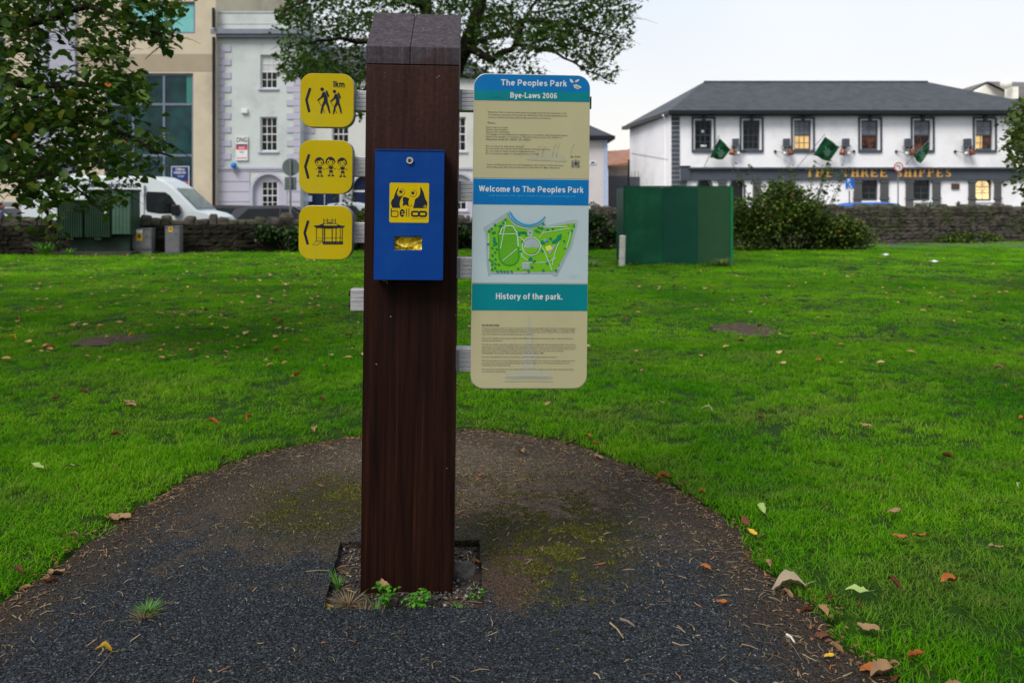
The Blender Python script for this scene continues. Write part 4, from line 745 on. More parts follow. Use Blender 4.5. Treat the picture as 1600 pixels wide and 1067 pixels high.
for i, c in enumerate(up):
    a, b = xp(c - 18.5), xp(c + 18.5); z0, z1 = zp(238.5), zp(183.5); s = MB(); t = .085
    s.box(a, a + t, YP - .07, YP - .001, z0, z1); s.box(b - t, b, YP - .07, YP - .001, z0, z1); s.box(a + t, b - t, YP - .07, YP - .001, z1 - t, z1); s.box(a + t, b - t, YP - .09, YP - .001, z0, z0 + .12); s.box(xp(c - 2.3), xp(c + 2.3), YP - .12, YP - .0, zp(188.5), zp(181)); s.box(xp(c - 3.2), xp(c + 3.2), YP - .15, YP - .0, zp(181) + .001, zp(180))
    s.build('window_surround', M_pg, pub)
    w = window(pub, xp(c - 13.5), xp(c + 13.5), ZU0, ZU1, YP, 3 if i in (0, 1, 2) else 2, 4 if i < 2 else 2, fm=M_pg, sill=False, bar=.028, border=.075, gm=M_glass if i < 2 else M_amb, dep=.13)
    zm = (ZU0 + ZU1) / 2 + .02; yb_ = YP + .13
    if i >= 2:                                              # raised sash of leaded glass above, amber glass below
        g = MB(); g.box(xp(c - 11.5), xp(c + 11.5), yb_ + .012, yb_ + .03, zm, ZU1 - .08); g.build('leaded_pane', M_lead, w)
        L = MB(); cxx, czz = xp(c), (zm + ZU1 - .08) / 2
        for k in range(8):
            a_ = R(22.5 + 45 * k); L.tube([(cxx + .13 * math.cos(a_), yb_ + .006, czz + .12 * math.sin(a_)), (cxx + .13 * math.cos(a_ + R(45)), yb_ + .006, czz + .12 * math.sin(a_ + R(45)))], .01, 4); L.tube([(cxx + .13 * math.cos(a_), yb_ + .006, czz + .12 * math.sin(a_)), (cxx + .33 * math.cos(a_), yb_ + .006, czz + .3 * math.sin(a_))], .009, 4)
        L.box(xp(c - 13), xp(c + 13), yb_ - .01, yb_ + .011, zm - .05, zm); L.build('leading', M_pg, w)
    if i in (2, 5):  # emission imitates the sunset reflected in these lower panes
        g = MB(); g.box(xp(c - 11.3), xp(c + (11.3 if i == 2 else -1)), yb_ + .03, yb_ + .035, ZU0 + .1, zm - .05); g.build('sunset_reflection', M_sunset_refl, w)
        g = MB(); 
        for k in (-3.8, 3.8): g.box(xp(c + k) - .012, xp(c + k) + .012, yb_ + .0, yb_ + .028, ZU0 + .1, zm - .05)
        g.box(xp(c - 11.3), xp(c + 11.3), yb_ + .002, yb_ + .026, (ZU0 + zm) / 2 - .012, (ZU0 + zm) / 2 + .012); g.build('glazing_bar', M_pg, w)
    if i == 1:
        L = MB(); cxx, czz = xp(c), ZU1 - .55
        for k in range(12): a_ = R(30 * k); L.tube([(cxx + .2 * math.cos(a_), yb_ + .0, czz + .2 * math.sin(a_)), (cxx + .2 * math.cos(a_ + R(30)), yb_ + .0, czz + .2 * math.sin(a_ + R(30)))], .014, 4)
        L.build('leading', M_pg, w)
    if i == 0:
        g = MB(); g.box(xp(c - 4), xp(c + 6), yb_ + .02, yb_ + .03, ZU0 + .18, ZU0 + .28); g.box(xp(c - 2), xp(c + 2), yb_ + .02, yb_ + .03, ZU1 - .62, ZU1 - .48); g.build('window_display', M_white, w)
for i, (a, b) in enumerate(low):
    w = window(pub, xp(a), xp(b), zp(314), zp(281), YP, 2, 3, fm=M_pg, gm=M_glass, sm=M_pub, bar=.03, border=.07)
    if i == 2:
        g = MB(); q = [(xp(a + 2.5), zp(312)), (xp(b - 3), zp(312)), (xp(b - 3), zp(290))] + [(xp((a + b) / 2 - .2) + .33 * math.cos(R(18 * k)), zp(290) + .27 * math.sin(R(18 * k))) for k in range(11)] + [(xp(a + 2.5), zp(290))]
        g.prism(q, YP + .135, YP + .14, lambda u, v, w_: (u, w_, v)); g.build('sunset_reflection', mat('bright sunset reflection pane', (0.6, 0.45, 0.2), None, 2, .3, emit=(1, .72, .34), es=.95), w)  # glowing arch shape imitates sunset sky reflected in this window
        L = MB(); cxx, czz = xp((a + b) / 2), zp(294)
        for k in range(8): a_ = R(22.5 + 45 * k); L.tube([(cxx + .13 * math.cos(a_), YP + .13, czz + .14 * math.sin(a_)), (cxx + .13 * math.cos(a_ + R(45)), YP + .13, czz + .14 * math.sin(a_ + R(45)))], .011, 4); L.tube([(cxx + .13 * math.cos(a_), YP + .13, czz + .14 * math.sin(a_)), (cxx + .33 * math.cos(a_), YP + .13, czz + .34 * math.sin(a_))], .01, 4)
        L.build('leading', M_pg, w)
for c in (1101, 1152):
    g = MB(); g.box(xp(c - 10), xp(c + 10), YP + .2, YP + .235, .9, zp(281)); w = g.build('arched_window', M_glass, pub); arch_ring(xp(c), zp(291), 10 * YP / FPX - .02, 10 * YP / FPX + .07, YP - .04, YP - .002, legs=1.2).build('arch_frame', M_pg, w)
g = MB(); g.box(xp(1200), xp(1222), YP + .15, YP + .235, .2, zp(284)); g.build('door', M_pg, pub)
g = MB(); g.box(xp(1486), xp(1498), YP - .07, YP - .001, zp(296), zp(287)); mb_ = g.build('menu_case', mat('menu brown', (0.09, 0.055, 0.04), None, 9, .4), pub); 
g = MB(); g.box(xp(1069), xp(1078), YP - .06, YP - .001, zp(187), zp(180)); g.build('alarm_box', M_pub, pub)
# gold slab-serif letters, each stroke built up
def glyph(mb, ch, x, z, w, h, y):
    T = h * .23; t = h * .12
    def bar(a, b, c, d): mb.box(x + a * w, x + b * w, y - .03, y - .002, z + c * h, z + d * h)
    v = T / w; hh = t / h
    def stem(u): bar(u - v / 2, u + v / 2, 0, 1)
    def serif(u, top): bar(u - v * .95, u - v * .505, 1 - hh if top else 0, 1 if top else hh); bar(u + v * .505, u + v * .95, 1 - hh if top else 0, 1 if top else hh)
    def bowl(u0, c, r, a0=-90, a1=90, sx=1.0):
        n = 10; P_ = [(R(a0 + (a1 - a0) * i / n)) for i in range(n + 1)]
        for i in range(n):
            q = [(x + u0 * w + (r) * sx * math.cos(P_[i]), z + c + r * math.sin(P_[i])), (x + u0 * w + r * sx * math.cos(P_[i + 1]), z + c + r * math.sin(P_[i + 1])), (x + u0 * w + (r * sx - t * 1.5) * math.cos(P_[i + 1]), z + c + (r - t * 1.1) * math.sin(P_[i + 1])), (x + u0 * w + (r * sx - t * 1.5) * math.cos(P_[i]), z + c + (r - t * 1.1) * math.sin(P_[i]))]
            mb.prism(q, y - .03, y - .002, lambda a, b, c_: (a, c_, b))
    if ch == 'T': stem(.5); bar(0, .5 - v / 2, 1 - hh, 1); bar(.5 + v / 2, 1, 1 - hh, 1); bar(0, .12, .74, 1 - hh); bar(.88, 1, .74, 1 - hh); serif(.5, False)
    if ch == 'H': stem(.2); stem(.8); bar(.2 + v / 2, .8 - v / 2, .45, .45 + hh); [serif(u, b) for u in (.2, .8) for b in (0, 1)]
    if ch == 'I': stem(.5); serif(.5, 0); serif(.5, 1)
    if ch == 'E': stem(.22); [bar(.22 + v / 2, e, a, a + hh) for a, e in ((0, .95), (.45, .75), (1 - hh, .92))]; bar(.86, .95, hh, .26); bar(.84, .92, .76, 1 - hh)
    if ch in 'PR': stem(.22); serif(.22, 0); bar(.22 + v / 2, .55, 1 - hh, 1); bar(.22 + v / 2, .55, .46, .46 + hh); bowl(.55, h * .73, h * .27, sx=1.1)
    if ch == 'R': mb.prism([(x + .5 * w, z + .46 * h), (x + .72 * w, z + .46 * h), (x + 1.02 * w, z), (x + .76 * w, z)], y - .03, y - .002, lambda a, b, c_: (a, c_, b))
    if ch == 'S': bowl(.5, h * .74, h * .26, 20, 270, 1.15); bowl(.5, h * .27, h * .27, -160, 90, 1.15)
def word(s, p0, p1):
    n = len(s); wd = [.6 if c == 'I' else 1 for c in s]; tot = sum(wd); sp = (xp(p1) - xp(p0)) / (tot + .25 * (n - 1)); x = xp(p0)
    for c, w_ in zip(s, wd):
        mb = MB(); glyph(mb, c, x, zp(277), sp * w_, zp(264) - zp(277), YP - .142); mb.build('fascia_letter', M_gold, pub); x += sp * (w_ + .25)
word('THE', 1257, 1300); word('THREE', 1313, 1384); word('SHIPPES', 1397, 1484)
unbased()
# lanterns on the pub wall
M_cop = mat('copper lantern', (0.3, 0.1, 0.05), (0.16, 0.06, 0.04), 6, .35, metal=.5)
def lantern(px, flip, label):
    x = xp(px); r = thing('wall_lantern', label, 'lantern', (x, YP, zp(237)), group='copper and black lanterns along the pub wall'); s = -1 if flip else 1
    g = MB(); g.sphere((-s * .12, -.34, -.12), .09); g.build('globe', M_white, r, smooth=True)
    m = MB(); m.box(-.14, .14, -.4, -.1, .3, .62); m.add([(-.22, -.46, .22), (.22, -.46, .22), (.22, -.04, .22), (-.22, -.04, .22), (-.14, -.38, .3), (.14, -.38, .3), (.14, -.12, .3), (-.14, -.12, .3)], [(0, 1, 2, 3), (4, 5, 6, 7), (0, 1, 5, 4), (1, 2, 6, 5), (2, 3, 7, 6), (3, 0, 4, 7)]); m.build('lantern_head', M_pg, r, bevel=.015)
    m = MB(); m.tube([(s * .12, -.3, .22), (s * .14, -.3, .05), (s * .2, -.32, -.1), (s * .22, -.32, -.2)], [.05, .09, .14, .13], 12); m.build('copper_shade', M_cop, r, smooth=True)
    m = MB(); m.tube([(0, 0, 0), (0, -.12, 0), (-s * .2, -.25, -.12), (s * .1, -.3, -.2), (s * .1, -.3, .05)], .025, 6); m.tube([(0, 0, .15), (0, -.25, .18)], .03, 6); m.tube([(-s * .5, 0, 0), (-s * .5, -.1, 0), (-s * .25, -.25, -.06), (0, -.3, -.1)], .018, 6); m.sphere((-s * .5, -.05, 0), .07); m.build('bracket_arm', M_dark, r)
for px, f, l in ((1147, 1, 'copper and black lantern between the first green flag and the second upper window'), (1226, 0, 'black lantern left of the pub window with its golden lower panes'), (1318, 1, 'copper and black lantern right of the middle green flag'), (1415, 0, 'copper and black lantern above the round red ringed street sign'), (1507, 0, 'dark lantern left of the last clear upper window, near the tree')): lantern(px, f, l)
# flags
M_flag = mat('green flag cloth', (0.004, 0.085, 0.028), (0.003, 0.06, 0.02), 3, .7)
def flag(pole, quad, label):
    (ax, ay), (bx_, by_) = pole; r = thing('flag', label, 'flag', (xp(ax), YP, zp(ay)), group='green flags on the pub front'); b = Vector(r.location)
    P0 = Vector((xp(ax), YP - .02, zp(ay))); P1 = Vector((xp(bx_), YP - .95, PZ(by_, YP - .95))); P1.x = PX(bx_, YP - .95)
    m = MB(); m.tube([P0 - b, P1 - b], .017, 6); m.sphere(P1 - b, .035); m.build('pole', M_alud, r)
    Q = [Vector((PX(x, YP - dy), YP - dy, PZ(y, YP - dy))) - b for x, y, dy in quad]; m = MB(); n = 10; vs = []
    for i in range(n + 1):
        for j in range(n + 1):
            u, v = i / n, j / n; q = Q[0] * (1 - u) * (1 - v) + Q[1] * u * (1 - v) + Q[2] * u * v + Q[3] * (1 - u) * v; vs.append(q + Vector((0, .05 * math.sin(u * 9 + v * 3), .02 * math.sin(u * 7))))
    m.add(vs, [(i * (n + 1) + j, (i + 1) * (n + 1) + j, (i + 1) * (n + 1) + j + 1, i * (n + 1) + j + 1) for i in range(n) for j in range(n)]); c = m.build('cloth', M_flag, r, smooth=True); sm = c.modifiers.new('thick', 'SOLIDIFY'); sm.thickness = .006
    ctr = (Q[0] + Q[1] + Q[2] + Q[3]) / 4; ex = (Q[1] - Q[0]).normalized(); ez = (Q[3] - Q[0]).normalized(); m = MB(); fwd = Vector((0, -.085, 0)); ez = Vector((0, 0, 1)); ex = Vector((1, 0, 0))
    for k in range(10): 
        a0, a1 = R(40 + 30 * k), R(70 + 30 * k); rr = .12
        m.add([ctr + fwd + ex * (rr * math.cos(a0)) + ez * (.12 + rr * math.sin(a0)), ctr + fwd + ex * (rr * math.cos(a1)) + ez * (.12 + rr * math.sin(a1)), ctr + fwd + ex * (.085 * math.cos(a1)) + ez * (.12 + .085 * math.sin(a1)), ctr + fwd + ex * (.085 * math.cos(a0)) + ez * (.12 + .085 * math.sin(a0))], [(0, 1, 2, 3)])
    for k in range(3): z = -.08 - .09 * k; m.add([ctr + fwd + ex * (-.2 + .04 * k) + ez * z, ctr + fwd + ex * (.18 - .05 * k) + ez * z, ctr + fwd + ex * (.18 - .05 * k) + ez * (z + .035), ctr + fwd + ex * (-.2 + .04 * k) + ez * (z + .035)], [(0, 1, 2, 3)])
    m.build('flag_emblem', mat('flag print', (0.14, 0.26, 0.2), None, 12, .7), c)
flag(((1100, 261), (1123, 213)), [(1124, 216, .9), (1142, 234, .8), (1129, 250, .5), (1109, 247, .35)], 'green flag left of the first lantern, above the green hoarding')
flag(((1245, 262), (1288, 211)), [(1289, 214, .9), (1312, 230, .85), (1295, 253, .5), (1271, 243, .4)], 'largest green flag, beside the window with golden lower panes')
flag(((1415, 257), (1452, 219)), [(1451, 221, .9), (1450, 240, .75), (1438, 256, .5), (1426, 245, .3)], 'half furled green flag hanging over the SHIPPES lettering')

# gates, small roofs and the far gable
yg = 46.0
g1 = thing('yard_gate', 'dark grey boarded yard gate with spikes between the low house and the pub', 'gate', (PX(985, yg), yg, 0)); based(g1.location)
M_gate = mat('gate grey', (0.07, 0.078, 0.095), None, 2, .5); m = MB(); m.box(PX(950, yg), PX(981, yg), yg, yg + .06, .1, PZ(276, yg)); m.build('gate_leaf', M_gate, g1)
m = MB(); m.box(PX(983.5, yg - .6), PX(1030, yg - .6), yg - .6, yg - .54, .1, PZ(277, yg)); m.build('gate_leaf', M_gate, g1)
m = MB(); m.box(PX(981, yg), PX(983.5, yg), yg - .1, yg + .05, .1, PZ(250, yg)); m.build('gate_post', M_dark, g1); m = MB(); m.box(PX(1028, yg - .7), PX(1033, yg - .7), yg - .75, yg - .61, .1, PZ(274, yg)); m.build('gate_post', M_dark, g1)
m = MB()
for i in range(9): x = PX(987 + 5 * i, yg - .6); m.tube([(x, yg - .57, PZ(277, yg)), (x, yg - .57, PZ(270, yg)), (x, yg - .57, PZ(267.5, yg))], [.012, .018, .002], 4)
m.build('spikes', M_gate, g1)
unbased()
yo = 49; fn = thing('board_fence', 'weathered brown vertical board fence above and behind the grey gate', 'fence', (PX(966, yo), yo, 0)); m = MB()
for i in range(16): x = PX(950 + 2.15 * i, yo) - fn.location.x; m.box(x, x + .075, 0, .03, .1, PZ(259, yo) + .05 * math.sin(i * 2.1))
m.build('boards', mat('old fence wood', (0.13, 0.11, 0.09), (0.06, 0.05, 0.04), 3, .9, stretch=(6, 1, .5)), fn); m = MB(); m.box(PX(950, yo) - fn.location.x, PX(984, yo) - fn.location.x, .035, .08, 3.2, 3.3); m.build('rail', MC['old fence wood'], fn)
yr = 62.0; hs = thing('tiled_cottage', 'small cottage with orange brown tiled roof glimpsed between the low house and the pub', 'house', (PX(965, yr), yr, 0)); based(hs.location)
M_tile = slate_mat('orange clay tiles', (0.36, 0.15, 0.075), (0.26, 0.1, 0.05)); zb_ = PZ(258, yr)
m = MB(); m.box(PX(925, yr), PX(1010, yr), yr, yr + 7, 0, zb_); m.build('wall', M_pub, hs)
m = MB(); a, b = PX(948, yr), PX(1040, yr)
m.add([(a, yr - .4, PZ(259, yr)), (b, yr - .4, PZ(247, yr)), (b, yr + 6, PZ(205, yr)), (a + 2.5, yr + 6, PZ(226, yr)), (a - 1.4, yr + 6, PZ(231, yr)), (a, yr - .4, PZ(262, yr)), (b, yr - .4, PZ(262, yr))], [(0, 1, 2, 3), (0, 3, 4), (5, 6, 1, 0)]); rf = m.build('roof', M_tile, hs); so_ = rf.modifiers.new('thick', 'SOLIDIFY'); so_.thickness = .12
m = MB(); m.box(PX(948, yr), PX(961, yr), yr + 4.8, yr + 6, PZ(262, yr), PZ(223, yr)); m.box(PX(947.5, yr), PX(961.5, yr), yr + 4.7, yr + 6.1, PZ(223, yr) + .001, PZ(221, yr)); m.build('chimney', mat('chimney render', (0.6, 0.52, 0.5), None, 4, .7), rf)
unbased()
yh = 64.0; fh = thing('gabled_house', 'far house with bright white gable above the right end of the pub roof', 'house', (PX(1570, yh), yh, 0)); based(fh.location)
ax, zz = PX(1541, yh), PZ(131, yh); m = MB(); q = [(PX(1508, yh), 0), (PX(1572, yh + .0), 0), (PX(1572, yh), PZ(146, yh)), (ax, zz), (PX(1508, yh), PZ(163, yh))]
m.prism(q, yh, yh + 1.2, lambda u, v, w: (u + w * .0, w, v)); m.build('gable_wall', mat('bright white render', (0.93, 0.9, 0.82), None, 3, .6), fh)
m = MB(); m.add([(ax - .1, yh - .3, zz + .12), (PX(1760, yh), yh + 1, zz + .12), (PX(1760, yh), yh - 2.4, PZ(166, yh)), (PX(1580, yh), yh - 2.4, PZ(166, yh)), (ax, yh + 5, zz - .1 + .12), (PX(1760, yh), yh + 6, PZ(166, yh)), (PX(1505, yh), yh + 5, PZ(166, yh))], [(0, 1, 2, 3), (0, 1, 5, 4), (0, 4, 6)]); rf = m.build('roof', slate_mat('brown grey tiles', (0.17, 0.16, 0.15), (0.13, 0.12, 0.115)), fh)
m = MB(); m.box(PX(1567, yh - 1), PX(1576, yh - 1), yh - 2.2, yh - 1.2, PZ(160, yh), PZ(142, yh)); m.sphere((PX(1568, yh - 2), yh - 2.3, PZ(138, yh)), .42); m.build('chimney', MC['bright white render'], rf)
unbased()

# ------------------------------------------------------------ trees and shrubs
M_bark = mat('tree bark', (0.05, 0.038, 0.028), (0.014, 0.011, 0.009), 6, 0.95, 0.2, 18, stretch=(1, 1, .25), spec=.15)
LIME = leafmat('lime leaves', [(0, (0.02, 0.052, 0.007)), (.5, (0.044, 0.10, 0.012)), (.9, (0.1, 0.165, 0.018)), (.992, (0.18, 0.2, 0.02)), (1, (0.42, 0.15, 0.02))], trans=.3)
SYC = leafmat('sycamore leaves', [(0, (0.018, 0.044, 0.006)), (.5, (0.038, 0.086, 0.011)), (.98, (0.08, 0.14, 0.018)), (1, (0.2, 0.12, 0.02))], trans=.35)
SHR = leafmat('shrub leaves', [(0, (0.02, 0.048, 0.008)), (.5, (0.062, 0.112, 0.015)), (.9, (0.15, 0.21, 0.03)), (1, (0.22, 0.2, 0.06))], trans=.3)
IVY = leafmat('ivy leaves', [(0, (0.010, 0.028, 0.009)), (.6, (0.03, 0.065, 0.016)), (1, (0.08, 0.13, 0.03))], trans=.15, rough=.35)
LT = {'ovate': ([(0, 0, 0), (-.42, .3, .07), (-.36, .72, .05), (0, 1.1, -.12), (.36, .72, .05), (.42, .3, .07)], [(0, 3, 2, 1), (0, 5, 4, 3)]),
      'lobed': ([(0, 0, 0), (-.5, .15, .05), (-.62, .62, .0), (-.2, .6, .04), (0, 1.0, -.1), (.2, .6, .04), (.62, .62, 0), (.5, .15, .05)], [(0, 3, 2, 1), (0, 7, 6, 5), (0, 5, 4, 3)])}
def leaves(name, C, size, m, parent, shape='ovate', up=.6, hang=.4, tint=None):
    C = np.asarray(C, float); n = len(C); T, Fs = LT[shape]; T = np.array(T); k = len(T)
    nrm = RNG.normal(0, 1, (n, 3)) * (1 - up * .5); nrm[:, 2] = np.abs(nrm[:, 2]) * .6 + up; nrm /= np.linalg.norm(nrm, axis=1)[:, None]
    d = RNG.normal(0, 1, (n, 3)); d[:, 2] -= hang * 1.5; d -= (d * nrm).sum(1)[:, None] * nrm; d /= np.linalg.norm(d, axis=1)[:, None]; s = np.cross(d, nrm)
    sz = size * (.6 + .8 * RNG.random(n)); V = C[:, None, :] + sz[:, None, None] * (T[None, :, 0, None] * s[:, None, :] + T[None, :, 1, None] * d[:, None, :] + T[None, :, 2, None] * nrm[:, None, :])
    F = (np.array(Fs)[None] + k * np.arange(n)[:, None, None]).reshape(-1, 4); tt = np.clip(RNG.normal(.5, .22, n) if tint is None else tint, 0, .985); tt[RNG.random(n) < .003] = 1
    return fast(name, V.reshape(-1, 3), F, m, parent, tint=np.repeat(tt, len(Fs)))
def inpoly(x, y, P): return sdist(x, y, np.array(P)) < 0
def proj(C): C = np.asarray(C); return CX + FPX * C[:, 0] / C[:, 1], HY - FPX * (C[:, 2] - EYE) / C[:, 1]
def bez(a, b, c, n=8): return [a * (1 - t) ** 2 + b * 2 * t * (1 - t) + c * t * t for t in [i / n for i in range(n + 1)]]
def tree(name, label, cat, trunk, limbs, clusters, per, lsize, lm, shape, r_cl=.45, flat=.55, outline=None, gaps=(), trad=(.3, .2), drop=0.0, keepout=None, group=None, shade=True):
    base = Vector((trunk[0][0], trunk[0][1], 0)); t = thing(name, label, cat, tuple(base), group=group)
    m = MB(); TP = [Vector(p) - base for p in trunk]; n = len(TP); m.tube(TP, [trad[0] * 1.25] + [trad[0] + (trad[1] - trad[0]) * i / (n - 1) for i in range(1, n)], 14); m.build('trunk', M_bark, t, smooth=True)
    br = MB(); nodes = []
    for P_, r0, r1 in limbs:
        P_ = [Vector(p) - base for p in P_]; q = []
        for i in range(len(P_) - 1):
            for k in range(5): q.append(P_[i].lerp(P_[i + 1], k / 5) + (Vector((mnoise.noise(P_[i] * 3 + Vector((k, 0, 0))), mnoise.noise(P_[i] * 2 + Vector((0, k, 5))), mnoise.noise(P_[i] + Vector((0, 3, k))))) * .09 if k else Vector()))
        q.append(P_[-1]); rr = [r0 + (r1 - r0) * i / (len(q) - 1) for i in range(len(q))]; br.tube(q, rr, 8)
        nodes += [(p, r) for p, r in zip(q, rr)][2:]
    cl = [Vector(c) - base for c in clusters]; cl.sort(key=lambda c: min((c - p).length for p, r in nodes)); L = []
    for c in cl:
        p, r = min(nodes, key=lambda a_: (a_[0] - c).length + .0 * a_[1]); d = (c - p).length
        if d > .15:
            mid = (p + c) / 2 + Vector((RNG.normal(0, .1), RNG.normal(0, .1), .14 * d)); q = bez(p, mid, c, 5); r0 = min(r * .55, .012 + .018 * d); br.tube(q, [r0 * (1 - .75 * i / 5) for i in range(6)], 5, caps=False); nodes += [(q[3], r0 * .55), (q[5], r0 * .3)]
        k = int(per * (.6 + .8 * RNG.random())); O = RNG.normal(0, 1, (k, 3)); O /= np.linalg.norm(O, axis=1)[:, None]; O *= (RNG.random((k, 1)) ** .5) * r_cl; O[:, 2] *= flat; O[:, 2] -= drop * np.hypot(O[:, 0], O[:, 1]) ** 2 / r_cl
        L.append(O + np.array(c)[None])
        for _ in range(3): e = Vector(O[RNG.integers(k)]) * .9; br.tube([c, c + e * .5 + Vector((0, 0, .03)), c + e], [.006, .004, .002], 3, caps=False)
    br.build('branches', M_bark, t, smooth=True); L = np.concatenate(L); Wp = L + np.array(base)[None]
    if outline: x, y = proj(Wp); ok = inpoly(x, y, outline) | (Wp[:, 1] < .5)
    else: ok = np.ones(len(L), bool)
    if gaps:
        for g, keep in gaps: ok &= ~(inpoly(x, y, g) & (RNG.random(len(L)) > keep))
    leaves('crown', L[ok], lsize, lm, t, shape); return t
def fill(outline, n, d0, d1, rgn=None, bias=1.0):
    xs_ = [p[0] for p in outline]; ys_ = [p[1] for p in outline]; out = []
    while len(out) < n:
        x = min(xs_) + (max(xs_) - min(xs_)) * RNG.random(300); y = min(ys_) + (max(ys_) - min(ys_)) * RNG.random(300); ok = inpoly(x, y, outline)
        for a, b in zip(x[ok], y[ok]): d = d0 + (d1 - d0) * RNG.random(); out.append((PX(a, d), d, PZ(b, d)))
    return out[:n]
W3 = lambda px, py, d: (PX(px, d), d, PZ(py, d))
# lime tree whose low boughs hang in from the left
OL = [(-900, -420), (400, -420), (340, -120), (305, -10), (306, 16), (284, 40), (275, 72), (262, 82), (240, 66), (222, 55), (206, 70), (212, 98), (228, 120), (243, 150), (238, 168), (262, 180), (262, 196), (272, 222), (280, 243), (268, 262), (246, 272), (215, 284), (206, 296), (186, 325), (168, 348), (150, 335), (132, 322), (116, 330), (104, 372), (96, 402), (76, 402), (70, 380), (44, 370), (24, 350), (10, 330), (0, 318), (-200, 330), (-900, 300)]
GL = [([(74, 52), (122, 56), (122, 84), (118, 108), (76, 108)], .12), ([(122, 82), (160, 92), (204, 100), (222, 118), (190, 112), (150, 108), (122, 106)], .2), ([(196, 62), (225, 60), (240, 78), (268, 88), (268, 110), (208, 100)], .1), ([(0, 262), (30, 270), (30, 318), (10, 325), (0, 318)], .35), ([(50, 196), (90, 205), (80, 232), (52, 232)], .35), ([(60, 128), (110, 112), (160, 122), (160, 130), (110, 124), (70, 140)], .3), ([(105, 280), (225, 280), (225, 300), (185, 302), (105, 300)], .35), ([(40, 325), (175, 310), (175, 350), (120, 410), (60, 410)], .4)]
IN_ = [(-40, -60), (300, -60), (300, 16), (265, 75), (205, 62), (235, 150), (262, 190), (276, 243), (205, 290), (165, 340), (120, 322), (90, 395), (40, 365), (0, 318), (-40, 318)]
cl = fill(IN_, 215, 7.2, 9.4) + fill([(-700, -380), (330, -380), (300, -60), (-40, -60), (-40, 300), (-500, 280)], 150, 6.8, 11) + [(-9 + RNG.normal(0, 2.4), 9.5 + RNG.normal(0, 2.2), 6.2 + RNG.normal(0, 1.3)) for _ in range(120)]
B0 = (-9.3, 9.6)
limbs = [([(-9.3, 9.6, 2.2), W3(-250, 60, 9.2), W3(0, 40, 8.8), W3(140, 10, 8.3), W3(262, 60, 7.8)], .11, .012), ([(-9.3, 9.6, 2.0), W3(-200, 150, 9), W3(-20, 120, 8.6), W3(110, 130, 8.2), W3(232, 160, 7.9)], .1, .01), ([(-9.3, 9.6, 1.9), W3(-180, 190, 8.8), W3(0, 200, 8.4), W3(130, 190, 8.1), W3(270, 245, 7.6)], .09, .01), ([(-9.3, 9.6, 1.8), W3(-200, 220, 8.6), W3(-20, 260, 8.2), W3(60, 300, 8), W3(90, 385, 7.7)], .07, .008), ([W3(0, 200, 8.4), W3(60, 250, 8), W3(160, 330, 7.7)], .03, .006), ([(-9.3, 9.6, 3.5), (-8, 9.8, 5.2), (-5.5, 9.2, 6.6), (-3.8, 8.5, 6.4)], .14, .02), ([(-9.3, 9.6, 3.3), (-10.5, 8.8, 5.5), (-11.8, 8.2, 7)], .14, .02), ([(-9.3, 9.6, 4), (-9, 10.5, 6.5), (-8.6, 11.2, 8.3)], .15, .02)]
tree('lime_tree', 'lime tree with large heart shaped leaves whose low boughs hang into the upper left', 'tree', [(*B0, -.1), (-9.35, 9.6, 1.5), (-9.2, 9.6, 3), (-9.3, 9.6, 4.2)], limbs, cl, 28, .078, LIME, 'ovate', .38, .5, OL, GL, (.3, .2), drop=.35)
# sycamore behind the post
OS = [(200, -900), (1300, -900), (1120, -200), (1018, -20), (1012, 4), (990, 22), (1000, 48), (986, 58), (992, 74), (970, 84), (950, 92), (972, 104), (966, 128), (948, 136), (925, 122), (906, 104), (880, 84), (852, 80), (842, 92), (856, 104), (852, 118), (700, 125), (700, 140), (568, 150), (572, 195), (556, 208), (548, 190), (540, 150), (470, 122), (448, 132), (430, 118), (436, 96), (420, 88), (440, 76), (418, 50), (432, 34), (428, 18), (446, 6), (440, -20), (330, -200)]
GS = [([(780, 70), (795, 58), (810, 70), (796, 88)], .1), ([(780, 105), (810, 88), (838, 82), (850, 100), (848, 112), (800, 118)], .45), ([(560, 12), (620, 8), (625, 20), (560, 20)], .3), ([(860, 20), (1000, -10), (1000, 60), (900, 40)], .8)]
ins = [(445, -15), (1000, -15), (985, 50), (975, 78), (960, 85), (968, 125), (948, 134), (905, 98), (850, 74), (845, 112), (560, 120), (562, 190), (545, 185), (470, 122), (436, 118), (430, 60)]
cl = fill(ins, 330, 15.5, 21.5) + fill([(430, -15), (1010, -15), (1100, -250), (900, -420), (480, -420), (330, -200)], 190, 15, 22) + fill([(560, 118), (850, 110), (720, 130), (570, 190)], 20, 17, 20)
T0 = (PX(655, 18), 18.0)
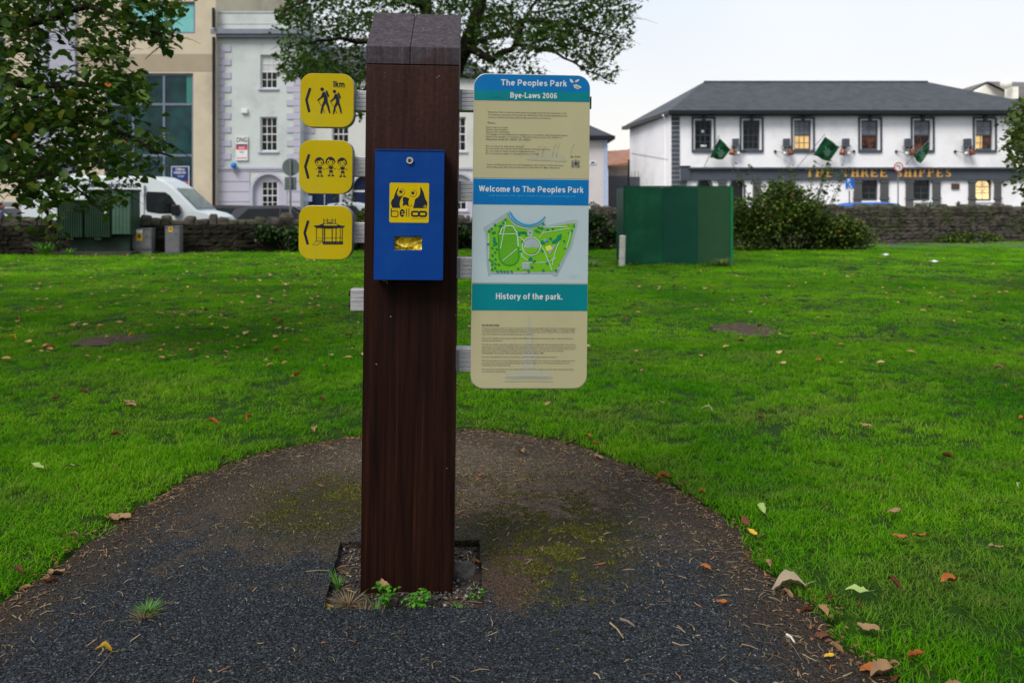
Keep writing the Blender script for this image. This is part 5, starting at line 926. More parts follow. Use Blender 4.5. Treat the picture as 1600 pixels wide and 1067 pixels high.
limbs = [([(T0[0], 18, 3.3), W3(690, 150, 18), W3(727, 75, 17.9), W3(752, 0, 17.7), W3(800, -150, 17.4), W3(850, -320, 17)], .27, .03), ([(T0[0], 18, 3.6), W3(664, 100, 18), W3(666, 10, 18.1), W3(640, -120, 18.3), W3(600, -330, 18.6)], .24, .03), ([W3(727, 75, 17.9), W3(770, 95, 17.5), W3(805, 70, 17.3), W3(820, 30, 17), W3(850, -20, 16.6)], .1, .02), ([W3(805, 70, 17.3), W3(860, 80, 16.9), W3(900, 100, 16.6), W3(955, 128, 16.3)], .045, .008), ([W3(727, 75, 17.9), W3(760, 60, 18.4), W3(790, 55, 19), W3(830, 20, 20), W3(940, 0, 20.5)], .08, .012), ([W3(820, 30, 17), W3(900, 40, 16.6), W3(985, 65, 16)], .05, .008), ([W3(664, 100, 18), W3(600, 70, 17.5), W3(530, 60, 17), W3(450, 75, 16.4)], .1, .012), ([W3(664, 100, 18), W3(600, 110, 19), W3(560, 150, 19.6), W3(552, 190, 20)], .07, .01), ([W3(666, 10, 18.1), W3(590, -20, 17), W3(500, -10, 16), W3(440, 20, 15.5)], .1, .012), ([W3(800, -150, 17.4), W3(930, -160, 17), W3(1030, -100, 16.6)], .1, .015), ([W3(640, -120, 18.3), W3(500, -170, 18), W3(400, -130, 17.6)], .1, .015), ([W3(666, 10, 18.1), W3(690, -80, 20), W3(720, -200, 21)], .1, .02)]
tree('sycamore_tree', 'large sycamore with forked trunk standing on the lawn directly behind the post', 'tree', [(T0[0] - .05, 18, -.1), (T0[0], 18, 1.2), (T0[0], 18, 2.6), (T0[0], 18, 4.0)], limbs, cl, 50, .076, SYC, 'lobed', .62, .5, OS, GS, (.3, .27), drop=.2)
# small tree entering at the right edge
OR = [(1640, 60), (1760, 40), (1800, 420), (1640, 340), (1600, 322), (1585, 300), (1566, 285), (1560, 278), (1572, 262), (1562, 252), (1580, 240), (1560, 236), (1548, 226), (1566, 214), (1560, 200), (1550, 188), (1572, 176), (1578, 165), (1596, 152), (1606, 130), (1590, 126), (1582, 116), (1600, 104)]
cl = fill([(1604, 150), (1780, 80), (1780, 380), (1640, 330), (1600, 310), (1575, 290), (1572, 250), (1566, 230), (1570, 205), (1566, 190), (1590, 165)], 150, 12.2, 14.5)
tree('maple_tree', 'young bright green tree at the right edge, in front of the pub', 'tree', [(PX(1690, 13.3), 13.3, -.1), (PX(1688, 13.3), 13.3, 1.2), (PX(1690, 13.3), 13.3, 3.4)], [([(PX(1688, 13.3), 13.3, 1.4), W3(1640, 240, 13), W3(1590, 225, 12.7)], .04, .008), ([(PX(1688, 13.3), 13.3, 1.1), W3(1640, 290, 13.4), W3(1585, 275, 13.3)], .04, .008), ([(PX(1688, 13.3), 13.3, 1.8), W3(1650, 180, 13.6), W3(1600, 170, 13.8)], .04, .008), ([(PX(1688, 13.3), 13.3, 1.8), W3(1740, 160, 13), W3(1770, 120, 12.7)], .04, .008)], cl, 40, .075, SHR, 'ovate', .3, .5, OR, (), (.09, .05), drop=.5)

def shrub(name, label, cat, cx, cy, rx, ry, h, n, ls, lm, shape='ovate', stems=10, lob=7, seed=1, flowers=None, spikes=0, group=None, peak=0.0):
    rg = np.random.default_rng(seed); t = thing(name, label, cat, (cx, cy, 0), group=group)
    lobes = [((lambda q: (q * rx, rg.uniform(-.5, .5) * ry, rg.uniform(.12, .74 - .5 * (q - peak) ** 2) * h, rg.uniform(.24, .42)))(rg.uniform(-.78, .78))) for _ in range(lob)]
    P_ = []
    for i in range(n):
        l = lobes[rg.integers(lob)]; v = rg.normal(0, 1, 3); v /= np.linalg.norm(v); r = l[3] * (rg.random() ** .35); p = np.array([l[0] + v[0] * r * rx, l[1] + v[1] * r * ry, l[2] + v[2] * r * h * .62])
        if p[2] > .02: P_.append(p)
    m = MB()
    for i in range(stems + spikes):
        l = lobes[i % lob]; up = h * (1.02 + .12 * rg.random()) if i >= stems else l[2] + .2 * h; x, y = l[0] + rg.uniform(-.3, .3) * rx, l[1] + rg.uniform(-.3, .3) * ry
        q = bez(Vector((x * .3, y * .3, -.02)), Vector((x * .8, y * .8, up * .6)), Vector((x * 1.1, y * 1.1, up)), 6); m.tube(q, [.022, .02, .016, .012, .01, .007, .004], 5)
        if i >= stems: P_ += [np.array(q[k]) * (1 - f) + np.array(q[k + 1]) * f + rg.normal(0, .06, 3) for k in (3, 4, 5) for f in rg.random(14)]
    m.build('stems', M_bark, t, smooth=True); P_ = np.array(P_); leaves('foliage', P_, ls, lm, t, shape, tint=np.clip(rg.normal(.45, .24, len(P_)), 0, 1))
    if flowers:
        k = rg.integers(0, len(P_), flowers); q = P_[k] * np.array([1.04, 1.0, 1.02]); q[:, 1] -= .1; leaves('blossoms', q, .05, mat('fuchsia flowers', (0.3, 0.05, 0.05), (0.2, 0.07, 0.04), 5, .6), t, 'ovate', hang=1)
    return t
x, y = PX(1240, 27.2), 27.2
shrub('fuchsia_bush', 'big loose fuchsia bush with tiny reddish flowers, between the green hoarding and the stone wall', 'bush', x + .0, y, 2.75, 1.3, 2.7, 19000, .085, SHR, seed=4, lob=30, stems=26, spikes=12, flowers=330, peak=-.35)
shrub('ivy_hedge', 'dark ivy hedge left of the green hoarding, right of the information board', 'hedge', PX(925, 26.9), 27.1, 1.7, .5, 1.5, 5000, .085, IVY, seed=5, lob=9)
shrub('ivy_hedge', 'dark ivy mass over the wall just left of the yellow bandstand sign', 'hedge', PX(455, 26), 26.2, 1.25, .6, 1.45, 4200, .085, IVY, seed=6, lob=9)
shrub('garden_shrub', 'green shrub seen between the yellow signs and the post, above the wall', 'bush', PX(556, 26.6), 26.9, 1.2, .7, 1.95, 3600, .085, SHR, seed=7, lob=8, spikes=5)
shrub('garden_shrub', 'dark green shrub seen in the slit between post and information board', 'bush', PX(738, 27.0), 27.3, 1.3, .6, 1.3, 3600, .085, IVY, seed=8, lob=8)
shrub('creeper_patch', 'green creeper at the foot of the right hand stone wall', 'plant', PX(1530, 31.2), 31.5, 1.3, .35, .55, 900, .08, SHR, seed=9, lob=7, stems=5)
shrub('wall_weed', 'green weeds growing on top of the stone wall below the pub windows', 'plant', PX(1455, 31.9), 32.2, .5, .25, 2.25, 240, .07, SHR, seed=10, lob=3, stems=5)
for px, dd_, hh, lb in ((1497, 33.4, 2.2, 'spiky palm like plant in front of the pub, under the menu case'), (1453, 33.8, 2.15, 'leafy pot plant in front of the second lower pub window')):
    t = thing('spiky_plant', lb, 'plant', (PX(px, dd_), dd_, .0)); m = MB(); m.tube([(0, 0, 0), (0, 0, hh * .62)], .05, 6); m.build('stem', M_bark, t); m = MB()
    for i in range(34):
        a_, e_ = RNG.random() * 6.28, .4 + RNG.random() * 1.1; q = [Vector((math.cos(a_) * s_ * .42 * math.cos(e_), math.sin(a_) * s_ * .42 * math.cos(e_), hh * .6 + s_ * .6 * math.sin(e_) - .2 * s_ * s_)) for s_ in (0, .35, .7, 1)]; w_ = Vector((-math.sin(a_), math.cos(a_), 0)) * .022
        m.add([q[0] - w_, q[0] + w_, q[1] + w_, q[1] - w_, q[2] + w_ * .7, q[2] - w_ * .7, q[3]], [(0, 1, 2, 3), (3, 2, 4, 5), (5, 4, 6)])
    m.build('fronds', mat('frond green', (0.1, 0.16, 0.03), (0.05, 0.1, 0.02), 6, .5), t)
def blades(name, label, cat, x, y, z, n, h, spread, w, m, seed, bend=.6, group=None):
    rg = np.random.default_rng(seed); t = MB()
    for _ in range(n):
        a_ = rg.random() * 6.28; r = spread * rg.random() ** .7; hh = h * (.5 + .6 * rg.random()); bx_, by_ = .3 * r * math.cos(a_), .3 * r * math.sin(a_); sp_ = bend * hh * rg.random() + r * .7
        ws = Vector((-math.sin(a_), math.cos(a_), 0)) * w * (.6 + .6 * rg.random()) / 2; q = [Vector((bx_ + math.cos(a_) * sp_ * s_ ** 1.6, by_ + math.sin(a_) * sp_ * s_ ** 1.6, hh * (s_ - .22 * s_ * s_))) for s_ in (0, .33, .66, 1)]
        t.add([q[0] - ws, q[0] + ws, q[1] + ws, q[1] - ws, q[2] + ws * .7, q[2] - ws * .7, q[3]], [(0, 1, 2, 3), (3, 2, 4, 5), (5, 4, 6)])
    o = t.build(name, m); o.location = (x, y, z); tag(o, label, cat, group); return o
M_fern = mat('bright blade green', (0.13, 0.32, 0.03), (0.07, 0.2, 0.02), 7, .5)
blades('fern_clump', 'bright green strap leaved clump at the foot of the left wall', 'plant', PX(70, 24), 24.0, 0, 90, .62, .3, .035, M_fern, 3)
blades('nettle_clump', 'small green clump at the foot of the green transformer', 'plant', PX(108, 24.2), 24.2, 0, 40, .3, .2, .03, M_fern, 4)
blades('long_grass_clump', 'longer pale grass beside the white marker post and hoarding', 'plant', PX(925, 19.6), 19.6, 0, 150, .3, .5, .014, mat('pale grass', (0.16, 0.22, 0.06), (0.09, 0.15, 0.03), 7, .6), 5)
blades('long_grass_clump', 'longer grass at the right foot of the green hoarding', 'plant', PX(1128, 20.3), 20.3, 0, 170, .26, .5, .014, MC['pale grass'], 6)

# the park's own trees behind the viewer: they shade the path and show in the glass across the street
C_ = []
for cx, cy, r_, h_ in ((-24, -20, 6, 8), (-12, -23, 6, 8.5), (1, -25, 6, 9), (13, -22, 6, 8), (25, -21, 6, 8.5), (-36, -18, 6, 8), (37, -18, 6, 8)):
    v = RNG.normal(0, 1, (1300, 3)); v /= np.linalg.norm(v, axis=1)[:, None]; v *= (RNG.random((1300, 1)) ** .33) * r_; v[:, 2] *= .8; v += RNG.normal(0, .5, (1300, 3)) ; C_.append(v + np.array([cx, cy, h_]))
C_ = np.concatenate(C_); C_ = C_[C_[:, 2] > 1.5]; tag(leaves('woodland', C_, .42, SYC, None, 'lobed'), kind='stuff')

# ------------------------------------------------------------ the waymark post and what is screwed to it
LEAN, RZ = 0.0115, R(2.7)
BX, BY = PX(635.5, 3.33), 3.33
PM = Matrix.Translation((BX, BY, 0)) @ Matrix.Rotation(RZ, 4, 'Z') @ Matrix.Rotation(LEAN, 4, 'Y')
def loc(px, py, ly=0.0):
    k = (px - CX) / FPX; c, s = math.cos(RZ), math.sin(RZ); lz = 1.0; lx = 0
    for _ in range(4):
        lx = (k * (BY + ly * c) - BX + ly * s - lz * LEAN) / (c - k * s)
        lz = PZ(py, BY + lx * s + ly * c)
    return lx, lz
def mount(name, label, cat, lx, ly, lz, group=None):
    o = thing(name, label, cat, (0, 0, 0), group=group); M = PM @ Matrix.Translation((lx, ly, lz))
    o.location = M.to_translation(); o.rotation_euler = M.to_euler(); return o

def woodmat(name, dark, light, top, h0, h1, streak=1.0, rough=0.5):
    m = bpy.data.materials.new(name); m.use_nodes = True; t = m.node_tree; p = t.nodes['Principled BSDF']
    co = nd(t, 'ShaderNodeTexCoord'); mp = nd(t, 'ShaderNodeMapping', Scale=(34, 34, 1.3)); t.links.new(co.outputs['Object'], mp.inputs[0])
    n = nd(t, 'ShaderNodeTexNoise', Scale=1.0, Detail=8, Roughness=0.65, Distortion=0.25); t.links.new(mp.outputs[0], n.inputs['Vector'])
    r = nd(t, 'ShaderNodeValToRGB'); r.color_ramp.elements[0].position = 0.32; r.color_ramp.elements[1].position = 0.72
    r.color_ramp.elements[0].color = (*dark, 1); r.color_ramp.elements[1].color = (*light, 1); t.links.new(n.outputs['Fac'], r.inputs[0])
    # rubbed, paler streaks
    ms_ = nd(t, 'ShaderNodeMapping', Scale=(55, 55, .9)); t.links.new(co.outputs['Object'], ms_.inputs[0]); ns_ = nd(t, 'ShaderNodeTexNoise', Scale=1.0, Detail=3); t.links.new(ms_.outputs[0], ns_.inputs['Vector']); rs_ = nd(t, 'ShaderNodeMapRange'); rs_.inputs[1].default_value = .6; rs_.inputs[2].default_value = .78; t.links.new(ns_.outputs['Fac'], rs_.inputs[0]); nb_ = nd(t, 'ShaderNodeTexNoise', Scale=3.5, Detail=4); t.links.new(co.outputs['Object'], nb_.inputs['Vector']); mb_ = nd(t, 'ShaderNodeMath'); mb_.operation = 'MULTIPLY'; t.links.new(rs_.outputs[0], mb_.inputs[0]); t.links.new(nb_.outputs['Fac'], mb_.inputs[1]); mx0 = t.nodes.new('ShaderNodeMix'); mx0.data_type = 'RGBA'; t.links.new(mb_.outputs[0], mx0.inputs[0]); t.links.new(r.outputs[0], mx0.inputs[6]); mx0.inputs[7].default_value = (*[q * 2.6 for q in light], 1)
    # weathering bleaches the upper part of the timber
    sx = nd(t, 'ShaderNodeSeparateXYZ'); t.links.new(co.outputs['Object'], sx.inputs[0])
    n2 = nd(t, 'ShaderNodeTexNoise', Scale=3.0, Detail=6, Roughness=0.7); t.links.new(co.outputs['Object'], n2.inputs['Vector'])
    ad = nd(t, 'ShaderNodeMath'); ad.operation = 'MULTIPLY_ADD'; ad.inputs[1].default_value = 0.9; t.links.new(n2.outputs['Fac'], ad.inputs[0]); t.links.new(sx.outputs['Z'], ad.inputs[2])
    mr = nd(t, 'ShaderNodeMapRange'); mr.inputs[1].default_value = h0 + 0.45; mr.inputs[2].default_value = h1 + 0.45; t.links.new(ad.outputs[0], mr.inputs[0])
    n4 = nd(t, 'ShaderNodeTexNoise', Scale=60, Detail=8, Roughness=0.75); t.links.new(co.outputs['Object'], n4.inputs['Vector'])
    r4 = nd(t, 'ShaderNodeValToRGB'); r4.color_ramp.elements[0].position = 0.3; r4.color_ramp.elements[1].position = 0.7
    r4.color_ramp.elements[0].color = (*[x * 0.3 for x in top], 1); r4.color_ramp.elements[1].color = (*top, 1); t.links.new(n4.outputs['Fac'], r4.inputs[0])
    mx = t.nodes.new('ShaderNodeMix'); mx.data_type = 'RGBA'; t.links.new(mr.outputs[0], mx.inputs[0]); t.links.new(mx0.outputs[2], mx.inputs[6]); rk_ = nd(t, 'ShaderNodeMapRange'); rk_.inputs[1].default_value = .3; rk_.inputs[2].default_value = .7; rk_.inputs[3].default_value = .45; rk_.inputs[4].default_value = 1.25; t.links.new(n.outputs['Fac'], rk_.inputs[0]); mk_ = nd(t, 'ShaderNodeVectorMath'); mk_.operation = 'SCALE'; t.links.new(r4.outputs[0], mk_.inputs[0]); t.links.new(rk_.outputs[0], mk_.inputs['Scale']); t.links.new(mk_.outputs[0], mx.inputs[7])
    # pale flecks of splashed dirt and lichen
    v = nd(t, 'ShaderNodeTexVoronoi', Scale=26.0); t.links.new(co.outputs['Object'], v.inputs['Vector'])
    lt = nd(t, 'ShaderNodeMath'); lt.operation = 'LESS_THAN'; lt.inputs[1].default_value = 0.075; t.links.new(v.outputs['Distance'], lt.inputs[0])
    n5 = nd(t, 'ShaderNodeTexNoise', Scale=5.0, Detail=2); t.links.new(co.outputs['Object'], n5.inputs['Vector'])
    gt = nd(t, 'ShaderNodeMath'); gt.operation = 'GREATER_THAN'; gt.inputs[1].default_value = 0.58; t.links.new(n5.outputs['Fac'], gt.inputs[0])
    ml = nd(t, 'ShaderNodeMath'); ml.operation = 'MULTIPLY'; t.links.new(lt.outputs[0], ml.inputs[0]); t.links.new(gt.outputs[0], ml.inputs[1])
    m2 = t.nodes.new('ShaderNodeMix'); m2.data_type = 'RGBA'; t.links.new(ml.outputs[0], m2.inputs[0]); t.links.new(mx.outputs[2], m2.inputs[6]); m2.inputs[7].default_value = (0.2, 0.18, 0.17, 1)
    t.links.new(m2.outputs[2], p.inputs['Base Color'])
    rr = nd(t, 'ShaderNodeMapRange'); rr.inputs[3].default_value = rough - 0.1; rr.inputs[4].default_value = rough + 0.3; t.links.new(n.outputs['Fac'], rr.inputs[0]); t.links.new(rr.outputs[0], p.inputs['Roughness'])
    p.inputs['Specular IOR Level'].default_value = 0.1
    b = nd(t, 'ShaderNodeBump', Strength=0.7, Distance=0.002); t.links.new(n.outputs['Fac'], b.inputs['Height'])
    b2 = nd(t, 'ShaderNodeBump', Strength=0.5, Distance=0.0015); t.links.new(n4.outputs['Fac'], b2.inputs['Height']); t.links.new(b.outputs[0], b2.inputs['Normal']); t.links.new(b2.outputs[0], p.inputs['Normal'])
    return m
M_post = woodmat('stained timber', (0.004, 0.0014, 0.0009), (0.024, 0.0072, 0.0038), (0.064, 0.028, 0.023), 1.45, 2.25)
M_cap = woodmat('weathered cap timber', (0.014, 0.009, 0.009), (0.05, 0.03, 0.031), (0.088, 0.073, 0.088), 2.05, 2.2)
M_yel = mat('sign yellow', (0.52, 0.40, 0.001), (0.45, 0.34, 0.001), 3, 0.45, spec=0.12, dirt=(0.44, 0.36, 0.015), dscale=5)

PW, PD = 0.386, 0.262
post = thing('waymark_post', 'tall dark timber post with sloping weathered top, set in the asphalt', 'post')
post.matrix_world = PM; post.location = PM.to_translation(); post.rotation_euler = PM.to_euler()
m = MB(); zb = loc(640, 101)[1]; zf = loc(640, 73.5)[1]; zt = zf + 0.203
m.box(-PW / 2, PW / 2, 0, PD, -0.07, zb - 0.003); m.build('shaft', M_post, post, bevel=0.003)
for k, (a, b) in enumerate(((-PW / 2 - 0.001, -0.0115), (-0.0095, PW / 2 + 0.001))):
    m = MB(); prof = [(-0.001, zb), (-0.001, zf), (PD + 0.001, zt - 0.003 * k), (PD + 0.001, zb)]
    m.prism(prof, a, b, lambda u, v, w: (w, u, v)); m.build('cap_board', M_cap, post, bevel=0.0025)
def stub(x0, x1, zc, h, y0=0.07, y1=0.15, bolts=0):
    m = MB(); m.box(x0, x1, y0 + 0.004, y1, zc - h / 2, zc + h / 2)
    for i in range(5):                                   # the ribs of the extrusion
        z0 = zc - h / 2 + h * i / 5; m.box(x0 + 0.0005, x1 - 0.0005, y0, y0 + 0.0045, z0 + 0.0012, z0 + h / 5 - 0.0012)
    o = m.build('bracket', M_alu, post, bevel=0.0008)
    if bolts:
        for zz in (-0.024, 0.024):
            b = MB(); b.tube([(x0 - 0.013, (y0 + y1) / 2, zc + zz), (x0 + 0.002, (y0 + y1) / 2, zc + zz)], 0.011, 8); b.build('bolt', mat('rusty bolt', (0.05, 0.02, 0.015), None, 40, 0.7), o)
    return o
for py0, py1 in ((143, 174), (246, 277), (349, 381)):
    z = loc(560, (py0 + py1) / 2, 0.07)[1]; x0 = loc(500, py0, 0.07)[0]; stub(x0, -PW / 2 + 0.004, z, (py1 - py0) * 0.00273)
z = loc(560, 470, 0.07)[1]; stub(loc(547.5, 470, 0.07)[0], -PW / 2 + 0.004, z, 0.092, bolts=1)
for py0, py1 in ((139, 172), (282, 314), (402, 434), (544, 580)):
    z = loc(725, (py0 + py1) / 2, 0.07)[1]; o = stub(PW / 2 - 0.004, loc(800, py0, 0.07)[0], z, (py1 - py0) * 0.00273)
    b = MB(); b.box(PW / 2 - 0.002, PW / 2 + 0.014, 0.062, 0.0695, z - 0.043, z + 0.043); b.build('flange', M_alud, o)

# three yellow direction signs, each a rounded plate on a shallow aluminium case
def dir_sign(px, py, label):
    lx, lz = loc(px, py, 0.012); r = mount('direction_sign', label, 'sign', lx, 0.012, lz, 'yellow direction signs on the post')
    w = 82 * 0.00269; h = 83 * 0.00269
    m = MB(); m.prism(rrect(w, h, 0.05), 0.0, 0.006, XZ(0)); m.build('face', M_yel, r, bevel=0.0012)
    m = MB(); m.prism(rrect(w + 0.002, h + 0.002, 0.051), 0.0075, 0.058, XZ(0)); m.build('case', M_alu, r, bevel=0.002)
    return r, Art(-0.0006, r)
U = 0.00269
def sc(pts, cx, cy, k=U * 100 / 1067): return [((x - cx) * k, (cy - y) * k) for x, y in pts]
def chev(a, c):
    a.line(sc([(262, 322), (203, 520), (252, 718)] if c == 1 else [(248, 302), (188, 505), (240, 702)] if c == 2 else [(228, 350), (172, 550), (225, 742)], *CC[c]), 0.0105, M_ink, name='arrow')
CC = {1: (541, 518), 2: (523, 507), 3: (512, 545)}
d1, a = dir_sign(511, 158.5, 'yellow sign with two hikers, 1km and a left arrow, on the post'); chev(a, 1)
P = lambda pts: sc(pts, *CC[1]); K = U * 100 / 1067
for dx, dy, s in ((0, 0, 1), (212, 58, 0.92)):
    def T(pts): return P([((x - 460) * s + 460 + dx - (0 if s == 1 else 10), (y - 310) * s + 310 + dy * 0.6) for x, y in pts])
    c = T([(459, 338)])[0]; a.disc(c, 30 * K * s, M_ink)
    a.poly(T([(470, 382), (512, 382), (548, 470), (552, 540), (490, 545), (484, 470), (462, 470), (455, 440)]), M_ink)     # torso
    a.poly(T([(512, 362), (540, 355), (578, 448), (560, 462), (545, 452)]), M_ink, 2)                                     # rucksack
    a.line(T([(478, 400), (450, 468), (385, 522)]), [26 * K * s, 24 * K * s, 16 * K * s], M_ink, 3)                        # arm
    a.line(T([(510, 530), (472, 612), (445, 738)]), [44 * K * s, 34 * K * s, 24 * K * s], M_ink, 2)
    a.line(T([(525, 530), (560, 620), (586, 726)]), [44 * K * s, 34 * K * s, 22 * K * s], M_ink, 3)
    a.line(T([(392, 520), (445, 605)]), 8 * K, M_ink, 2); a.line(T([(472, 655), (508, 730)]), 8 * K, M_ink, 2)
u, v = P([(632, 195)])[0]; a.sans('1km', u, v, M_ink, 195 * K, 102 * K, sw=.17); a.done()

d2, a = dir_sign(509, 262.5, 'yellow sign with three children and a left arrow, middle one on the post'); chev(a, 2)
P = lambda pts: sc(pts, *CC[2])
for cx, cy, tilt in ((418, 435, 0), (598, 425, 0), (790, 435, 0)):
    c = P([(cx, cy)])[0]; a.ring(c, 59 * K, 66 * K, M_ink, a0=185, a1=355, ry=0.95)
    sg = -1 if cx == 598 else 1
    hair = [(cx + sg * x_, cy + y_) for x_, y_ in [(78 * math.cos(R(q)), -86 * math.sin(R(q))) for q in range(176, 4, -12)] + [(82, 14), (66, 26), (60, -18), (40, -40), (34, -62), (10, -30), (-26, -34), (-60, -16), (-70, 14)]]
    a.poly(P(hair), M_ink, 2)
    for ex in (-30, 34): a.disc(P([(cx + ex, cy + 2)])[0], 9 * K, M_ink, 2, ry=14 * K)
    a.line(P([(cx - 10, cy + 34), (cx + 6, cy + 37), (cx + 22, cy + 30)]), 4 * K, M_ink)
    by = cy + 72; a.poly(P([(cx - 22, by), (cx + 62 - 20, by), (cx + 52, by + 24), (cx + 36, by + 22), (cx + 36, by + 46), (cx - 14, by + 46), (cx - 16, by + 24), (cx - 34, by + 22)]), M_ink, 1)
    a.poly(P([(cx - 20, by + 62), (cx + 42, by + 62), (cx + 36, by + 86), (cx + 12, by + 102), (cx - 14, by + 86)]), M_ink, 2)
    a.line(P([(cx - 32, by + 22), (cx - 52, by + 44), (cx - 66, by + 34)]), 6 * K, M_ink, 2); a.line(P([(cx + 50, by + 22), (cx + 74, by + 44), (cx + 94, by + 34)]), 6 * K, M_ink, 2)
    for lx_ in (-14, 30):
        a.line(P([(cx + lx_, by + 88), (cx + lx_ - 2, by + 140)]), 4 * K, M_ink); a.line(P([(cx + lx_ + 10, by + 88), (cx + lx_ + 9, by + 140)]), 4 * K, M_ink)
        a.disc(P([(cx + lx_ + (-6 if lx_ < 0 else 12), by + 152)])[0], 25 * K, M_ink, 2, ry=10 * K)
a.done()
d3, a = dir_sign(508.5, 365, 'yellow sign with a bandstand and a left arrow, on the post'); chev(a, 3)
P = lambda pts: sc(pts, *CC[3])
a.poly(P([(315, 432), (400, 425), (480, 392), (540, 388), (585, 372), (630, 388), (680, 392), (760, 425), (835, 432), (800, 462), (560, 480), (355, 468)]), M_ink)
a.poly(P([(470, 418), (500, 400), (560, 402), (680, 402), (720, 420), (690, 428), (500, 428)]), M_yel, 2)
for x in (484, 541, 619, 672): a.line(P([(x, 310), (x, 395)]), 9 * K, M_ink, 2)
a.line(P([(484, 345), (672, 340)]), 5 * K, M_ink, 3)
for x, w_ in ((364, 8), (468, 12), (497, 14), (622, 12), (686, 11), (755, 8), (788, 10)): a.line(P([(x, 460), (x, 690 if x < 600 else 700)]), w_ * K, M_ink, 2)
a.line(P([(364, 635), (480, 638)]), 4 * K, M_ink, 3); a.line(P([(497, 632), (788, 628)]), 5 * K, M_ink, 3)
a.poly(P([(455, 700), (500, 690), (800, 688), (798, 732), (480, 736)]), M_ink, 3)
for x in (520, 560, 600, 640, 700, 735): a.line(P([(x, 698), (x, 724)]), 3 * K, M_yel, 4)
a.line(P([(362, 684), (300, 750), (380, 748), (440, 705)]), 6 * K, M_ink, 3); a.line(P([(362, 684), (470, 686)]), 7 * K, M_ink, 4)
a.done()

# blue dispenser box
M_blue = mat('dispenser blue', (0.0005, 0.052, 0.29), (0.0005, 0.044, 0.25), 2.5, 0.42, 0.004, 90, spec=0.15, dirt=(0.002, 0.065, 0.28), dscale=9)
DD = 0.095
lx, lz = loc(639, 335.7, -DD); k = 0.00267 * (BY - DD) / BY
disp = mount('bag_dispenser', 'blue metal dog bag dispenser box with yellow dog logo, mounted on the timber post', 'dispenser', lx, -DD, lz)
w, h = 107.5 * k, 204 * k
sx0, sx1, sz1, sz0 = (617 - 639) * k, (659.5 - 639) * k, -(370 - 335.7) * k, -(391 - 335.7) * k
m = MB(); X = [-w / 2, sx0, sx1, w / 2]; Z = [-h / 2, sz0, sz1, h / 2]
for i in range(3):
    for j in range(3):
        if (i, j) != (1, 1): m.quad((X[i], 0, Z[j]), (X[i + 1], 0, Z[j]), (X[i + 1], 0, Z[j + 1]), (X[i], 0, Z[j + 1]))
for (xa, za, xb, zb_) in ((sx0, sz0, sx1, sz0), (sx1, sz0, sx1, sz1), (sx1, sz1, sx0, sz1), (sx0, sz1, sx0, sz0)): m.quad((xa, 0, za), (xb, 0, zb_), (xb, 0.01, zb_), (xa, 0.01, za))
for (xa, za, xb, zb_) in ((-w / 2, -h / 2, w / 2, -h / 2), (w / 2, -h / 2, w / 2, h / 2), (w / 2, h / 2, -w / 2, h / 2), (-w / 2, h / 2, -w / 2, -h / 2)): m.quad((xa, 0, za), (xb, 0, zb_), (xb, DD, zb_), (xa, DD, za))
bm = bmesh.new(); me = bpy.data.meshes.new('housing'); me.from_pydata(m.v, [], m.f); bm.from_mesh(me); bmesh.ops.remove_doubles(bm, verts=bm.verts, dist=1e-5); bmesh.ops.recalc_face_normals(bm, faces=bm.faces); bm.to_mesh(me); bm.free()
me.materials.append(M_blue); o = bpy.data.objects.new('housing', me); COL.objects.link(o); o.parent = disp
b = o.modifiers.new('edge', 'BEVEL'); b.width = 0.003; b.segments = 3; b.limit_method = 'ANGLE'; b.angle_limit = R(50)
m = MB(); m.box(-w / 2 + 0.004, w / 2 - 0.004, -0.0035, 0.0005, h / 2 - 0.0045, h / 2 - 0.001); m.build('lid_fold', M_blue, disp)
kx, kz = (639.5 - 639) * k, (335.7 - 251) * k
m = MB(); m.tube([(kx, 0.002, kz), (kx, -0.006, kz), (kx, -0.0085, kz)], [0.0155, 0.0155, 0.0135], 20); lk = m.build('lock', mat('lock steel', (0.6, 0.6, 0.62), None, 30, 0.25, metal=1.0), disp, smooth=False)
m = MB(); m.tube([(kx, -0.008, kz), (kx, -0.0105, kz)], [0.0085, 0.008], 16); m.build('key_barrel', mat('lock dark', (0.1, 0.1, 0.11), None, 30, 0.3, metal=0.8), lk)
m = MB(); m.box(kx - 0.001, kx + 0.001, -0.0112, -0.0104, kz - 0.005, kz + 0.004); m.build('key_slot', M_blk, lk)
a = Art(-0.0006, disp); kk = k * 120 / 1067
P = lambda pts: [((600 + x * 80 / 711 - 639) * k, (335.7 - (280 + y * 120 / 1067)) * k) for x, y in pts]
kk = k * 80 / 711
(c0, c1), (e0, e1) = P([(75, 605)])[0], P([(622, 52)])[0]
M_ly = mat('logo yellow', (0.66, 0.48, 0.001), (0.6, 0.44, 0.001), 4, 0.45, spec=.12)
a.poly(rrect(e0 - c0, e1 - c1, 0.006, 5, (c0 + e0) / 2, (c1 + e1) / 2), M_ly, 1, 'logo')
a.poly(P([(200, 108), (192, 150), (176, 190), (182, 222), (205, 242), (262, 240), (236, 268), (222, 300), (214, 350), (226, 402), (115, 402), (98, 350), (98, 318), (112, 288), (132, 268), (150, 205), (175, 145)]), M_ink, 2, 'logo')
a.poly(P([(498, 100), (520, 128), (545, 180), (572, 275), (592, 305), (600, 335), (588, 402), (402, 402), (418, 340), (425, 290), (440, 268), (470, 250), (494, 215), (500, 180), (500, 140)]), M_ink, 2, 'logo')
for ex, ey in ((232, 175), (398, 190)):
    a.disc(P([(ex, ey)])[0], 23 * kk, M_ink, 2, 'logo'); a.ring(P([(ex + 2, ey + 5)])[0], 47 * kk, 51 * kk, M_ink, 3, 'logo', a0=210 if ex > 300 else 200, a1=440)
